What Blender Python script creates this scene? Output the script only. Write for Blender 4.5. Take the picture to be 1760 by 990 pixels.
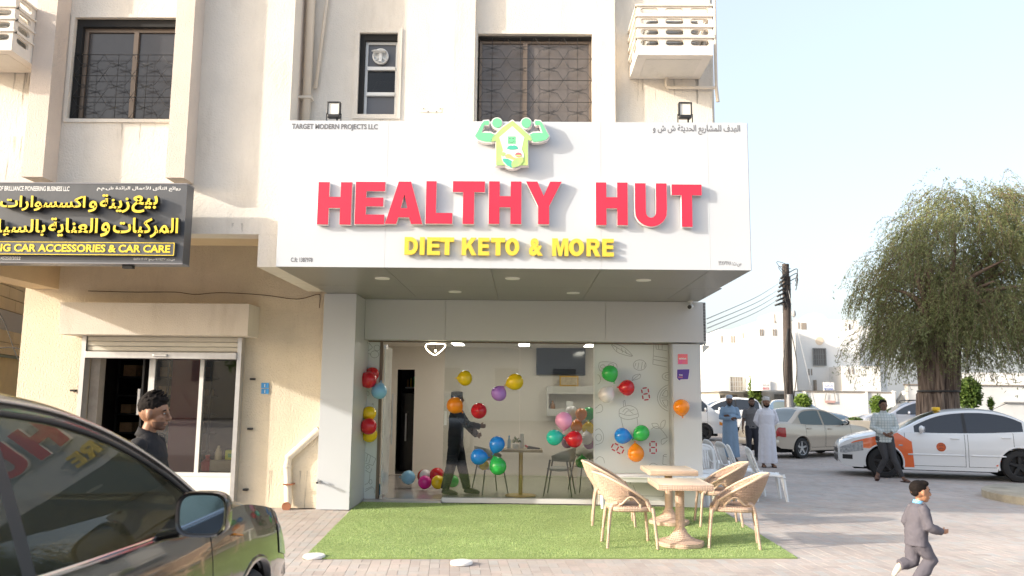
import bpy, bmesh, math, random
import numpy as np
from mathutils import Vector, Matrix, Euler, noise as mnoise
random.seed(7); np.random.seed(7)
SC = bpy.context.scene
COL = SC.collection
for _o in list(bpy.data.objects): bpy.data.objects.remove(_o)
R = math.radians
PI = math.pi

# ------------------------------------------------------------------ camera
FPX = 1400.0; HC = 1.70
PITCH, ROLL, YAW = R(7.555), R(0.601), R(-0.896)
_fw = Vector((math.sin(YAW)*math.cos(PITCH), math.cos(YAW)*math.cos(PITCH), math.sin(PITCH)))
_rt = Vector((math.cos(YAW), -math.sin(YAW), 0)); _up = _rt.cross(_fw)
CR = _rt*math.cos(ROLL) + _up*math.sin(ROLL); CU = -_rt*math.sin(ROLL) + _up*math.cos(ROLL); CF = _fw
cam = bpy.data.objects.new('camera', bpy.data.cameras.new('camera')); COL.objects.link(cam)
_m = Matrix((CR, CU, -CF)).transposed().to_4x4(); _m.translation = (0, 0, HC)
cam.matrix_world = _m
cam.data.sensor_width = 36; cam.data.lens = FPX*36/1760
cam.data.clip_start = 0.05; cam.data.clip_end = 3000
cam.data.dof.use_dof = True; cam.data.dof.focus_distance = 10.5; cam.data.dof.aperture_fstop = 2.8
SC.camera = cam

# ------------------------------------------------------------------ light
SUN = Vector((1.0, 0.37, -0.37)).normalized()           # the way the light travels
ELEV = math.asin(-SUN.z); AZ = math.atan2(-SUN.x, -SUN.y)
w = bpy.data.worlds.new('World'); SC.world = w; w.use_nodes = True
nt = w.node_tree; nt.nodes.clear()
sky = nt.nodes.new('ShaderNodeTexSky'); sky.sky_type = 'NISHITA'; sky.sun_disc = False
sky.sun_elevation = ELEV; sky.sun_rotation = AZ % (2*PI); sky.air_density = 1.0; sky.dust_density = 5.0; sky.ozone_density = 1.0
bg = nt.nodes.new('ShaderNodeBackground'); bg.inputs[1].default_value = 0.15
wo = nt.nodes.new('ShaderNodeOutputWorld')
hz = nt.nodes.new('ShaderNodeVectorMath'); hz.operation = 'ADD'; hz.inputs[1].default_value = (1.72, 1.78, 1.86)   # even milky haze over the whole sky
nt.links.new(sky.outputs[0], hz.inputs[0]); nt.links.new(hz.outputs[0], bg.inputs[0]); nt.links.new(bg.outputs[0], wo.inputs[0])
sl = bpy.data.lights.new('sun', 'SUN'); sl.energy = 3.0; sl.angle = R(1.0); sl.color = (1.0, 0.93, 0.83)
so = bpy.data.objects.new('sun', sl); COL.objects.link(so)
so.rotation_euler = SUN.to_track_quat('-Z', 'Y').to_euler(); so.location = (-20, -8, 20)
SC.view_settings.view_transform = 'Standard'; SC.view_settings.look = 'None'
SC.view_settings.gamma = 1; SC.view_settings.use_curve_mapping = False
SC.view_settings.exposure = 0.88
SC.render.engine = 'CYCLES'
SC.cycles.max_bounces = 8; SC.cycles.transparent_max_bounces = 24; SC.cycles.diffuse_bounces = 4
SC.cycles.glossy_bounces = 4; SC.cycles.caustics_reflective = False; SC.cycles.caustics_refractive = False
SC.cycles.sample_clamp_indirect = 6
try: SC.cycles.use_denoising = True
except Exception: pass

# ------------------------------------------------------------------ surveying: pixel of the photograph -> point on a real plane
def ray(px, py): return CR*((px-880)/FPX) - CU*((py-495)/FPX) + CF
def atY(px, py, Y):
    d = ray(px, py); return Vector((0, 0, HC)) + d*(Y/d.y)
def atZ(px, py, Z=0.0):
    d = ray(px, py); return Vector((0, 0, HC)) + d*((Z-HC)/d.z)
def atX(px, py, X):
    d = ray(px, py); return Vector((0, 0, HC)) + d*(X/d.x)
def lerp(a, b, t): return a + (b-a)*t

# ------------------------------------------------------------------ materials
MATS = {}
def mat(name, col, rough=0.6, metal=0.0, var=0.0, vscale=4.0, bump=0.0, bscale=40.0, emit=0, coat=0.0, trans=0.0, spec=0.5, col2=None, voro=False, dirt=0.0, alpha=None):
    if name in MATS: return MATS[name]
    m = bpy.data.materials.new(name); m.use_nodes = True; MATS[name] = m
    n = m.node_tree.nodes; l = m.node_tree.links; b = n['Principled BSDF']
    c = (*col, 1) if len(col) == 3 else col
    b.inputs['Base Color'].default_value = c; b.inputs['Roughness'].default_value = rough
    b.inputs['Metallic'].default_value = metal; b.inputs['Specular IOR Level'].default_value = spec
    if coat: b.inputs['Coat Weight'].default_value = coat; b.inputs['Coat Roughness'].default_value = 0.04
    if trans: b.inputs['Transmission Weight'].default_value = trans
    if emit: b.inputs['Emission Color'].default_value = c; b.inputs['Emission Strength'].default_value = emit
    tc = None
    def coord():
        nonlocal tc
        if tc is None: tc = n.new('ShaderNodeTexCoord')
        return tc.outputs['Object']
    if var or col2 or dirt:
        t = n.new('ShaderNodeTexNoise'); t.inputs['Scale'].default_value = vscale; t.inputs['Detail'].default_value = 6; t.inputs['Roughness'].default_value = 0.65
        l.new(coord(), t.inputs['Vector'])
        r = n.new('ShaderNodeMapRange'); r.inputs[1].default_value = 0.3; r.inputs[2].default_value = 0.7
        l.new(t.outputs[0], r.inputs[0])
        mx = n.new('ShaderNodeMix'); mx.data_type = 'RGBA'
        c2 = col2 if col2 else tuple(max(0, x*(1-var)) for x in col[:3]); v = 1+var*0.5
        mx.inputs[6].default_value = (*[min(1, x*(v if not col2 else 1)) for x in col[:3]], 1); mx.inputs[7].default_value = (*c2, 1)
        l.new(r.outputs[0], mx.inputs[0])
        out = mx.outputs[2]
        if dirt:
            t2 = n.new('ShaderNodeTexNoise'); t2.inputs['Scale'].default_value = 1.3; t2.inputs['Detail'].default_value = 8; t2.inputs['Roughness'].default_value = .7
            mp = n.new('ShaderNodeMapping'); mp.inputs['Scale'].default_value = (2.2, 2.2, 0.45)
            l.new(coord(), mp.inputs[0]); l.new(mp.outputs[0], t2.inputs['Vector'])
            r2 = n.new('ShaderNodeMapRange'); r2.inputs[1].default_value = 0.52; r2.inputs[2].default_value = 0.8; r2.inputs[4].default_value = dirt
            l.new(t2.outputs[0], r2.inputs[0])
            m2 = n.new('ShaderNodeMix'); m2.data_type = 'RGBA'; m2.inputs[7].default_value = (col[0]*.45, col[1]*.4, col[2]*.32, 1)
            l.new(r2.outputs[0], m2.inputs[0]); l.new(out, m2.inputs[6]); out = m2.outputs[2]
        l.new(out, b.inputs['Base Color'])
    if bump:
        if voro:
            t = n.new('ShaderNodeTexVoronoi'); t.inputs['Scale'].default_value = bscale; o = t.outputs['Distance']
        else:
            t = n.new('ShaderNodeTexNoise'); t.inputs['Scale'].default_value = bscale; t.inputs['Detail'].default_value = 4; o = t.outputs[0]
        l.new(coord(), t.inputs['Vector'])
        bp = n.new('ShaderNodeBump'); bp.inputs['Strength'].default_value = min(1, bump); bp.inputs['Distance'].default_value = 0.01*max(1, bump)
        l.new(o, bp.inputs['Height']); l.new(bp.outputs[0], b.inputs['Normal'])
    return m

def glass(name, tint=(0.85, 0.9, 0.88), refl=0.12, rough=0.0, ior=1.5, gl=1.0):
    """thin pane: what is behind shows through, the street in front reflects in it"""
    if name in MATS: return MATS[name]
    m = bpy.data.materials.new(name); m.use_nodes = True; MATS[name] = m
    n = m.node_tree.nodes; l = m.node_tree.links; n.clear()
    o = n.new('ShaderNodeOutputMaterial'); mx = n.new('ShaderNodeMixShader')
    t = n.new('ShaderNodeBsdfTransparent'); t.inputs[0].default_value = (*tint, 1)
    g = n.new('ShaderNodeBsdfGlossy'); g.inputs[0].default_value = (gl, gl, gl, 1); g.inputs['Roughness'].default_value = rough
    f = n.new('ShaderNodeFresnel'); f.inputs[0].default_value = ior
    a = n.new('ShaderNodeMath'); a.operation = 'ADD'; a.inputs[1].default_value = refl; a.use_clamp = True
    l.new(f.outputs[0], a.inputs[0]); l.new(a.outputs[0], mx.inputs[0]); l.new(t.outputs[0], mx.inputs[1]); l.new(g.outputs[0], mx.inputs[2])
    l.new(mx.outputs[0], o.inputs[0])
    return m

# ------------------------------------------------------------------ objects
def tag(o, label=None, cat=None, group=None, kind=None):
    if label: o['label'] = label
    if cat: o['category'] = cat
    if group: o['group'] = group
    if kind: o['kind'] = kind
    return o
def thing(name, label, cat, loc=(0, 0, 0), rz=0.0, group=None, s=1.0):
    o = bpy.data.objects.new(name, None); COL.objects.link(o); o.location = loc; o.rotation_euler = (0, 0, rz)
    o.scale = (s, s, s); o.empty_display_size = 0.1
    return tag(o, label, cat, group)
def rootM(o):
    m = Matrix.Identity(4)
    while o is not None:
        m = Matrix.LocRotScale(o.location, o.rotation_euler, o.scale) @ m; o = o.parent
    return m

class MB:
    """collects shapes, then links them as ONE mesh object"""
    def __init__(s): s.v = []; s.f = []; s.mi = []; s.cur = 0
    def add(s, vs, fs):
        k = len(s.v); s.v += [tuple(v) for v in vs]; s.f += [tuple(i+k for i in f) for f in fs]; s.mi += [s.cur]*len(fs); return s
    def box(s, a, b, rz=0, c=None):
        x0, y0, z0 = a; x1, y1, z1 = b
        vs = [(x, y, z) for z in (z0, z1) for y in (y0, y1) for x in (x0, x1)]
        if rz:
            c = c or ((x0+x1)/2, (y0+y1)/2); cs, sn = math.cos(rz), math.sin(rz)
            vs = [(c[0]+(x-c[0])*cs-(y-c[1])*sn, c[1]+(x-c[0])*sn+(y-c[1])*cs, z) for x, y, z in vs]
        return s.add(vs, [(0, 2, 3, 1), (4, 5, 7, 6), (0, 1, 5, 4), (2, 6, 7, 3), (0, 4, 6, 2), (1, 3, 7, 5)])
    def bbox(s, a, b, r=0.01):
        """box with bevelled edges"""
        bm = bmesh.new(); bmesh.ops.create_cube(bm, size=1)
        a, b = Vector(a), Vector(b); d = b-a; c = (a+b)/2
        for v in bm.verts: v.co = Vector((v.co.x*d.x, v.co.y*d.y, v.co.z*d.z))+c
        bmesh.ops.bevel(bm, geom=bm.edges[:], offset=min(r, min(abs(d.x), abs(d.y), abs(d.z))*.45), segments=2, affect='EDGES', profile=.5)
        bm.verts.ensure_lookup_table()
        s.add([v.co for v in bm.verts], [[v.index for v in f.verts] for f in bm.faces]); bm.free(); return s
    def tube(s, pts, r, n=8, cap=True, side=None):
        """tube through points; r number, list, or list of (ra, rb)"""
        pts = [Vector(p) for p in pts]; N = len(pts)
        if not isinstance(r, (list, tuple)): r = [r]*N
        r = [(q, q) if not isinstance(q, (list, tuple)) else q for q in r]
        vs = []; prev = None
        for i, p in enumerate(pts):
            t = (pts[min(i+1, N-1)]-pts[max(i-1, 0)])
            if t.length < 1e-9: t = Vector((0, 0, 1))
            t.normalize()
            if side is not None: u = Vector(side)
            elif prev is not None: u = prev
            else: u = Vector((1, 0, 0)) if abs(t.x) < .8 else Vector((0, 1, 0))
            u = (u-t*u.dot(t))
            if u.length < 1e-4: u = t.orthogonal()
            u.normalize(); v = t.cross(u); prev = u
            for k in range(n):
                a = 2*PI*k/n; vs.append(p+u*(r[i][0]*math.cos(a))+v*(r[i][1]*math.sin(a)))
        fs = [(i*n+k, i*n+(k+1) % n, (i+1)*n+(k+1) % n, (i+1)*n+k) for i in range(N-1) for k in range(n)]
        if cap: fs += [tuple(range(n))[::-1], tuple((N-1)*n+k for k in range(n))]
        return s.add(vs, fs)
    def ell(s, c, r, n=14, m=9, M=None):
        """ellipsoid"""
        vs = []; c = Vector(c)
        for j in range(m+1):
            th = PI*j/m
            for k in range(n):
                ph = 2*PI*k/n; p = Vector((r[0]*math.sin(th)*math.cos(ph), r[1]*math.sin(th)*math.sin(ph), r[2]*math.cos(th)))
                if M is not None: p = M @ p
                vs.append(c+p)
        fs = [(j*n+k, (j+1)*n+k, (j+1)*n+(k+1) % n, j*n+(k+1) % n) for j in range(m) for k in range(n)]
        return s.add(vs, fs)
    def lathe(s, prof, c=(0, 0, 0), n=24, axis='z', cap=True):
        """profile of (r, h) turned about an axis through c"""
        vs = []; cx, cy, cz = c
        for r, h in prof:
            for k in range(n):
                a = 2*PI*k/n; u, v = r*math.cos(a), r*math.sin(a)
                vs.append((cx+u, cy+v, cz+h) if axis == 'z' else (cx+u, cy+h, cz+v) if axis == 'y' else (cx+h, cy+u, cz+v))
        fs = [(i*n+k, i*n+(k+1) % n, (i+1)*n+(k+1) % n, (i+1)*n+k) for i in range(len(prof)-1) for k in range(n)]
        if cap and prof[0][0] > 1e-5: fs.append(tuple(range(n))[::-1])
        if cap and prof[-1][0] > 1e-5: fs.append(tuple((len(prof)-1)*n+k for k in range(n)))
        return s.add(vs, fs)
    def prism(s, poly, y0, y1):
        """polygon in (x, z) given depth from y0 to y1"""
        n = len(poly); vs = [(x, y0, z) for x, z in poly]+[(x, y1, z) for x, z in poly]
        fs = [tuple(range(n)), tuple(range(2*n-1, n-1, -1))]+[(i, n+i, n+(i+1) % n, (i+1) % n) for i in range(n)]
        return s.add(vs, fs)
    def grid(s, P, closed=False):
        """P[i][j] points"""
        a = len(P); b = len(P[0]); vs = [p for row in P for p in row]
        fs = [(i*b+j, (i+1)*b+j, (i+1)*b+(j+1) % b, i*b+(j+1) % b) for i in range(a-1) for j in range(b if closed else b-1)]
        return s.add(vs, fs)
    def build(s, name, m, parent=None, smooth=False, world=True, weld=False, mods=()):
        me = bpy.data.meshes.new(name); me.from_pydata(s.v, [], s.f)
        if parent is not None and world:
            me.transform(rootM(parent).inverted())
        for q in (m if isinstance(m, (list, tuple)) else [m]): me.materials.append(q)
        if any(s.mi): me.polygons.foreach_set('material_index', s.mi)
        bm = bmesh.new(); bm.from_mesh(me)
        if weld: bmesh.ops.remove_doubles(bm, verts=bm.verts, dist=1e-4)
        bmesh.ops.recalc_face_normals(bm, faces=bm.faces)
        bm.to_mesh(me); bm.free()
        if smooth: me.polygons.foreach_set('use_smooth', [True]*len(me.polygons))
        if smooth == 'auto':
            try: me.set_sharp_from_angle(angle=R(38))
            except Exception: pass
        me.update()
        o = bpy.data.objects.new(name, me); COL.objects.link(o); o.parent = parent
        return o
def structure(o): o['kind'] = 'structure'; return o
def copy_tree(o, parent=None):
    c = o.copy(); COL.objects.link(c); c.parent = parent
    for ch in list(o.children): copy_tree(ch, c)
    return c
def remesh(o, vox, sm=3, disp=0.0, dsize=0.08):
    m = o.modifiers.new('remesh', 'REMESH'); m.mode = 'VOXEL'; m.voxel_size = vox; m.use_smooth_shade = True
    if sm:
        q = o.modifiers.new('smooth', 'SMOOTH'); q.factor = .5; q.iterations = sm
    if disp:
        t = bpy.data.textures.new('folds', 'CLOUDS'); t.noise_scale = dsize; t.noise_depth = 2
        d = o.modifiers.new('folds', 'DISPLACE'); d.texture = t; d.strength = disp; d.mid_level = .5; d.texture_coords = 'LOCAL'
    return o
def spline(pts, n=8):
    """Catmull-Rom through points"""
    P = [Vector(p) for p in pts]; out = []
    for i in range(len(P)-1):
        a = P[max(i-1, 0)]; b = P[i]; c = P[i+1]; d = P[min(i+2, len(P)-1)]
        for k in range(n):
            t = k/n; out.append(.5*((2*b)+(c-a)*t+(2*a-5*b+4*c-d)*t*t+(3*b-a-3*c+d)*t**3))
    out.append(P[-1]); return out

# ------------------------------------------------------------------ lettering
_AR = {  # isolated, final, initial, medial presentation forms
 'ا': 'FE8D FE8E', 'أ': 'FE83 FE84', 'ئ': 'FE89 FE8A FE8B FE8C', 'ب': 'FE8F FE90 FE91 FE92', 'ة': 'FE93 FE94', 'ت': 'FE95 FE96 FE97 FE98',
 'ث': 'FE99 FE9A FE9B FE9C', 'ح': 'FEA1 FEA2 FEA3 FEA4', 'د': 'FEA9 FEAA', 'ر': 'FEAD FEAE', 'ز': 'FEAF FEB0', 'س': 'FEB1 FEB2 FEB3 FEB4',
 'ش': 'FEB5 FEB6 FEB7 FEB8', 'ع': 'FEC9 FECA FECB FECC', 'ف': 'FED1 FED2 FED3 FED4', 'ق': 'FED5 FED6 FED7 FED8', 'ك': 'FED9 FEDA FEDB FEDC',
 'ل': 'FEDD FEDE FEDF FEE0', 'م': 'FEE1 FEE2 FEE3 FEE4', 'ن': 'FEE5 FEE6 FEE7 FEE8', 'ه': 'FEE9 FEEA FEEB FEEC', 'و': 'FEED FEEE', 'ي': 'FEF1 FEF2 FEF3 FEF4'}
def arabic(t):
    t = t.replace('لأ', '\uFEF7'); out = []; j = lambda c: c in _AR
    for i, c in enumerate(t):
        if c == '\uFEF7': out.append('\uFEF8' if i and j(t[i-1]) and len(_AR[t[i-1]]) > 9 else c); continue
        if not j(c): out.append(c); continue
        f = _AR[c].split(); pre = i > 0 and j(t[i-1]) and len(_AR[t[i-1]]) > 9
        nxt = i+1 < len(t) and (j(t[i+1]) or t[i+1] == '\uFEF7')
        k = (3 if nxt else 1) if pre else (2 if nxt else 0)
        if len(f) == 2: k = 1 if pre else 0
        out.append(chr(int(f[k], 16)))
    s = ''.join(out[::-1])
    import re
    return re.sub('[0-9٠-٩/]+', lambda q: q.group()[::-1], s)
def text_geo(s, bold=0.0):
    c = bpy.data.curves.new('lettering', 'FONT'); c.body = s; c.offset = bold; c.resolution_u = 3; c.fill_mode = 'FRONT'
    o = bpy.data.objects.new('lettering', c); me = bpy.data.meshes.new_from_object(o)
    v = np.array([q.co[:2] for q in me.vertices]); f = [tuple(p.vertices) for p in me.polygons]
    e = {}
    for p in f:
        for a, b in zip(p, p[1:]+p[:1]): e[(a, b)] = e.get((a, b), 0)+1
    rim = [k for k in e if (k[1], k[0]) not in e]
    bpy.data.meshes.remove(me); bpy.data.objects.remove(o); bpy.data.curves.remove(c)
    return v, f, rim
def text_on(mb, s, x0, x1, z0, z1, Y, depth=0.0, bold=0.0, sx=None, keep_h=None):
    """lettering filling the box x0..x1, z0..z1 on a wall facing -Y; front face at Y"""
    v, f, rim = text_geo(s, bold)
    lo, hi = v.min(0), v.max(0); q = (v-lo)/(hi-lo)
    X = x0+q[:, 0]*(x1-x0); Z = z0+q[:, 1]*(z1-z0)
    vs = [(a, Y, b) for a, b in zip(X, Z)]; fs = list(f)
    if depth:
        n = len(vs); vs += [(a, Y+depth, b) for a, b in zip(X, Z)]; fs += [(b, a, a+n, b+n) for a, b in rim]
    mb.add(vs, fs); return mb
def px_text(mb, s, px0, py0, px1, py1, Y, depth=0.0, bold=0.0):
    a = atY(px0, py0, Y); b = atY(px1, py1, Y); return text_on(mb, s, a.x, b.x, b.z, a.z, Y, depth, bold)
# ================================================================== materials of the place
stucco = mat('cream_stucco', (0.76, 0.71, 0.63), .9, var=.07, vscale=1.5, bump=.9, bscale=55, dirt=.34)
stucco2 = mat('coarse_cream_stucco', (0.76, 0.675, 0.53), .92, var=.08, vscale=2, bump=1.6, bscale=38, dirt=.25)
beige = mat('beige_stucco', (0.68, 0.59, 0.51), .9, var=.07, vscale=2, bump=1.0, bscale=60, dirt=.12)
tan_bounce = mat('tan_bounce_plaster', (0.64, 0.50, 0.32), .9, var=.08, vscale=2, bump=.5, bscale=60)  # warm bounced light under the overhang is mixed into this colour
acp = mat('white_composite_panel', (0.56, 0.59, 0.625), .32, var=.02, vscale=.8, bump=.03, bscale=6)
acpg = mat('grey_white_composite_panel', (0.57, 0.575, 0.58), .35, var=.02, vscale=.8, bump=.03, bscale=6)
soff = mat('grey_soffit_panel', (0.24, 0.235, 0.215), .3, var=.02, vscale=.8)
dark = mat('dark_gap', (0.02, 0.02, 0.02), .9)
alu = mat('aluminium', (0.62, 0.62, 0.62), .38, metal=.85, var=.1, vscale=8)
alup = mat('pale_aluminium_paint', (0.72, 0.73, 0.72), .4, var=.05)
bronze = mat('bronze_aluminium', (0.20, 0.155, 0.12), .45, metal=.3)
iron = mat('black_iron', (0.03, 0.03, 0.03), .5)
white = mat('white_paint', (0.80, 0.80, 0.78), .55, var=.03, vscale=3)
black = mat('black_plastic', (0.02, 0.02, 0.022), .45)
pane_up = glass('grey_window_glass', (.42, .40, .38), -.01)
dpane = mat('dark_dusty_pane', (.060, .058, .060), .12, var=.25, vscale=1.5)
bpane = mat('brown_dusty_pane', (.150, .130, .118), .15, var=.22, vscale=2.5)
pane_shop = glass('shop_glass', (.88, .90, .88), .012)
pane_left = glass('dusty_dark_glass', (.92, .92, .88), .03, rough=.02)
room = mat('dim_room', (0.34, 0.30, 0.27), .9)
curtain = mat('brown_curtain', (0.36, 0.27, 0.23), .9, var=.3, vscale=14)

def wall(mb, x0, x1, z0, z1, Y, t, holes=()):
    """wall facing -Y with openings (hx0, hx1, hz0, hz1) and reveals of depth t"""
    xs = sorted({x0, x1, *[h[0] for h in holes], *[h[1] for h in holes]}); zs = sorted({z0, z1, *[h[2] for h in holes], *[h[3] for h in holes]})
    xs = [x for x in xs if x0 <= x <= x1]; zs = [z for z in zs if z0 <= z <= z1]
    inh = lambda x, z: any(h[0] < x < h[1] and h[2] < z < h[3] for h in holes)
    for i in range(len(xs)-1):
        for j in range(len(zs)-1):
            if inh((xs[i]+xs[i+1])/2, (zs[j]+zs[j+1])/2): continue
            for y in (Y, Y+t): mb.add([(xs[i], y, zs[j]), (xs[i+1], y, zs[j]), (xs[i+1], y, zs[j+1]), (xs[i], y, zs[j+1])], [(0, 1, 2, 3)])
    for a, b, c, d in [(x0, x1, z0, z1)]+list(holes):
        for p, q in (((a, c), (b, c)), ((b, c), (b, d)), ((b, d), (a, d)), ((a, d), (a, c))):
            mb.add([(p[0], Y, p[1]), (q[0], Y, q[1]), (q[0], Y+t, q[1]), (p[0], Y+t, p[1])], [(0, 1, 2, 3)])
    return mb

# key planes of the shop building (metres; x to the right, y away, z up)
YU = 9.90      # front of the overhanging upper storeys
YB = 10.40     # recessed upper wall above the sign
YS = 9.70      # face of the big white sign
YG = 13.40     # shop glass
YP = 12.30     # face of the white pillar
YL = 12.50     # wall of the left shop
ZS = 3.225     # underside of the sign box

bld = thing('shop_building', 'cream stuccoed apartment building with shops on its ground floor', 'building', (-2.5, 12, 0))
# --- upper wall left of the sign
lw = (-5.83, -4.30, atY(205, 205, YU).z, atY(200, 31, YU).z)
mb = MB(); wall(mb, -8.69, -2.99, 3.66, 11, YU, .30, [lw]); mb.build('wall', stucco, bld)
MB().box((-8.40, YU+.30, 3.66), (-2.99, YU+.8, 3.90)).build('beam', tan_bounce, bld)
MB().box((-8.40, YU+.8, 4.15), (-2.99, 12.49, 4.30)).build('ceiling', tan_bounce, bld)
MB().box((-8.69, YU+.301, 3.66), (-8.41, 24, 11)).build('wall', stucco, bld)
MB().box((-3.31, YU+.002, 3.25), (-2.99, YP-.02, 3.66)).build('beam', stucco, bld)
MB().box((-7.70, YU+.002, 3.28), (-7.27, YL, 3.66)).build('beam', tan_bounce, bld)
# side return between the two upper walls, and the recessed upper wall
sw = (atY(616, 130, YB).x, atY(682, 130, YB).x, atY(645, 197, YB).z, atY(650, 57, YB).z)
cw = (-0.655, 0.875, 5.06, atY(915, 59, YB).z)
mb = MB(); wall(mb, -2.99, 2.46, 4.9, 11, YB, .32, [sw, cw]); mb.build('wall', stucco, bld)
MB().box((-3.25, YU+.30, 3.9), (-2.991, 12.5, 11)).build('wall', beige, bld)
MB().box((-8.4, 12.76, 3.9), (2.45, 24, 11)).box((2.25, 10.73, 4.9), (2.455, 24, 11)).build('wall', stucco, bld)
MB().box((2.462, 10.95, 5.0), (2.62, 20, 11)).build('wall', stucco, bld)
MB().box((-9.3, 9.55, 11), (2.7, 24.1, 11.25)).build('roof', stucco, bld)
# pilasters
MB().box((-6.16, 9.60, 4.295), (-5.90, YU-.002, 11)).build('pilaster', beige, bld)
MB().box((-4.39, 9.60, 4.295), (-4.16, YU-.002, 11)).build('pilaster', beige, bld)
MB().box((-.965, 10.25, 5.0), (-.685, YB-.002, 11)).build('pilaster', stucco, bld)
MB().box((.905, 10.25, 5.0), (1.165, YB-.002, 11)).build('pilaster', stucco, bld)

def trim(mb, h, Y, w=.05, t=.02):
    a, b, c, d = h
    mb.box((a-w, Y-t, c-w), (b+w, Y-.001, c)).box((a-w, Y-t, d), (b+w, Y-.001, d+w)).box((a-w, Y-t, c), (a, Y-.001, d)).box((b, Y-t, c), (b+w, Y-.001, d)); return mb
trim(MB(), sw, YB, .06).build('window_trim', stucco, bld); trim(MB(), cw, YB, .04).build('window_trim', stucco, bld)
trim(MB(), (lw[0], -4.395, lw[2], lw[3]), YU, .045).build('window_trim', stucco, bld)

def room_box(parent, h, Y, d=1.6, m=None):
    a, b, c, e = h
    mb = MB(); x0, x1, z0, z1 = a-.4, b+.4, c-.3, e+.3; y0, y1 = Y, Y+d
    V = [(x0, y0, z0), (x1, y0, z0), (x1, y0, z1), (x0, y0, z1), (x0, y1, z0), (x1, y1, z0), (x1, y1, z1), (x0, y1, z1)]
    mb.add(V, [(4, 5, 6, 7), (0, 1, 5, 4), (3, 2, 6, 7), (0, 3, 7, 4), (1, 2, 6, 5)]); return mb.build('room', m or room, parent)

def grille(parent, h, Y, cols, rows, zt=None, sk=0.0, r=.0038):
    a, b, c, d = h; d = zt or d; g = MB(); W = (b-a)/cols; H = (d-c)/rows
    for k in range(cols*2+1):
        x = a+k*W/2
        if k % 2 == 1: g.tube([(x, Y, c), (x, Y, d)], r, 5)
    for k in range(rows+1): g.tube([(a, Y, c+k*H), (b, Y, c+k*H)], r*1.3, 5)
    for i in range(cols+1):
        for j in range(rows):
            x = a+i*W; z = d-j*H
            for sg in (-1, 1):
                for up in (0, 1):
                    s2 = -1 if up else 1; zz = z-up*H
                    p = [(0, 0), (.20, .40), (.5, .52), (.70, .60)]
                    P = [(min(max(x+sg*u*W+(sk*v*H), a), b), Y-.004*up, zz-s2*v*H) for u, v in p]
                    g.tube(P, r*.8, 5)
    return g.build('grille', iron, parent, smooth=True)

def window(parent, h, Y, frame, name='window', split=None, glassm=None, fw=.05):
    a, b, c, d = h; f = MB()
    f.box((a, Y, c), (a+fw, Y+.06, d)).box((b-fw, Y, c), (b, Y+.06, d)).box((a+fw, Y, c), (b-fw, Y+.06, c+fw)).box((a+fw, Y, d-fw), (b-fw, Y+.06, d))
    o = f.build(name, frame, parent)
    xs = [a+fw]+(split or [])+[b-fw]
    for i in range(len(xs)-1):
        if i: MB().box((xs[i]-.03, Y-.01, c+fw), (xs[i]+.03, Y+.05, d-fw)).build('mullion', frame, o)
        MB().box((xs[i], Y+.025, c+fw), (xs[i+1], Y+.031, d-fw)).build('pane', glassm or pane_up, o)
    return o
w1 = window(bld, (lw[0]+.08, lw[1], lw[2], lw[3]-.10), YU+.10, bronze, split=[-5.07], glassm=dpane)
grille(w1, (lw[0]+.02, lw[1], lw[2]+.02, lw[3]), YU+.025, 4, 3, zt=lw[2]+.87)
MB().box((lw[0]+.002, YU+.04, lw[3]-.10), (lw[1], YU+.17, lw[3]-.002)).build('dark_reveal', dark, w1)  # near-black strips along the top and left of the opening
MB().box((lw[0]+.002, YU+.04, lw[2]+.002), (lw[0]+.08, YU+.17, lw[3]-.101)).build('dark_reveal', dark, w1)
room_box(bld, lw, YU+.31)
w2 = window(bld, (cw[0]+.02, cw[1], cw[2], cw[3]-.05), YB+.10, bronze, split=[-.02], glassm=bpane, fw=.035); grille(w2, (cw[0], cw[1], 4.98, cw[3]-.03), YB+.03, 4, 5)
MB().box((cw[0]+.002, YB+.06, cw[3]-.05), (cw[1]-.002, YB+.16, cw[3]-.002)).build('dark_reveal', dark, w2)  # near-black strip along the top of the opening
room_box(bld, cw, YB+.33)
mb = MB(); P = []
for i in range(60):
    x = cw[0]+.12+i*.011; P.append([(x, YB+.42+.025*math.sin(i*1.1), 4.9), (x, YB+.42+.03*math.sin(i*1.1+.5), 6.1)])
mb.grid(P).build('curtain', curtain, w2, smooth=True)
a_, b_, c_, d_ = sw; fh = (d_-c_-.1)
w3 = window(bld, (a_+.07, b_, c_, d_-.09), YB+.08, alup, fw=.035)
for ch in list(w3.children): bpy.data.objects.remove(ch)
for k, zz in enumerate((c_+.27*(d_-c_)-.02, c_+.585*(d_-c_)-.02)):
    MB().box((a_+.105, YB+.06, zz), (b_-.035, YB+.13, zz+.045)).build('mullion', alup, w3)
dkp = mat('slate_panel', (0.10, 0.105, 0.12), .3)
MB().box((a_+.105, YB+.105, c_+.035), (b_-.035, YB+.11, c_+.27*(d_-c_)-.021)).build('pane', dkp, w3)
MB().box((a_+.105, YB+.105, c_+.27*(d_-c_)+.026), (b_-.035, YB+.11, c_+.585*(d_-c_)-.021)).build('pane', pane_up, w3)
MB().box((a_+.105, YB+.105, c_+.585*(d_-c_)+.026), (b_-.035, YB+.11, d_-.125)).build('pane', dkp, w3)
MB().box((a_+.002, YB+.03, c_+.002), (a_+.07, YB+.24, d_-.002)).build('dark_reveal', dark, w3)  # near-black strips down the left and across the top
MB().box((a_+.071, YB+.03, d_-.088), (b_-.002, YB+.24, d_-.002)).build('dark_reveal', dark, w3)
room_box(bld, sw, YB+.33)
fx, fz = (a_+b_)/2+.02, c_+.735*(d_-c_)
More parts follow.
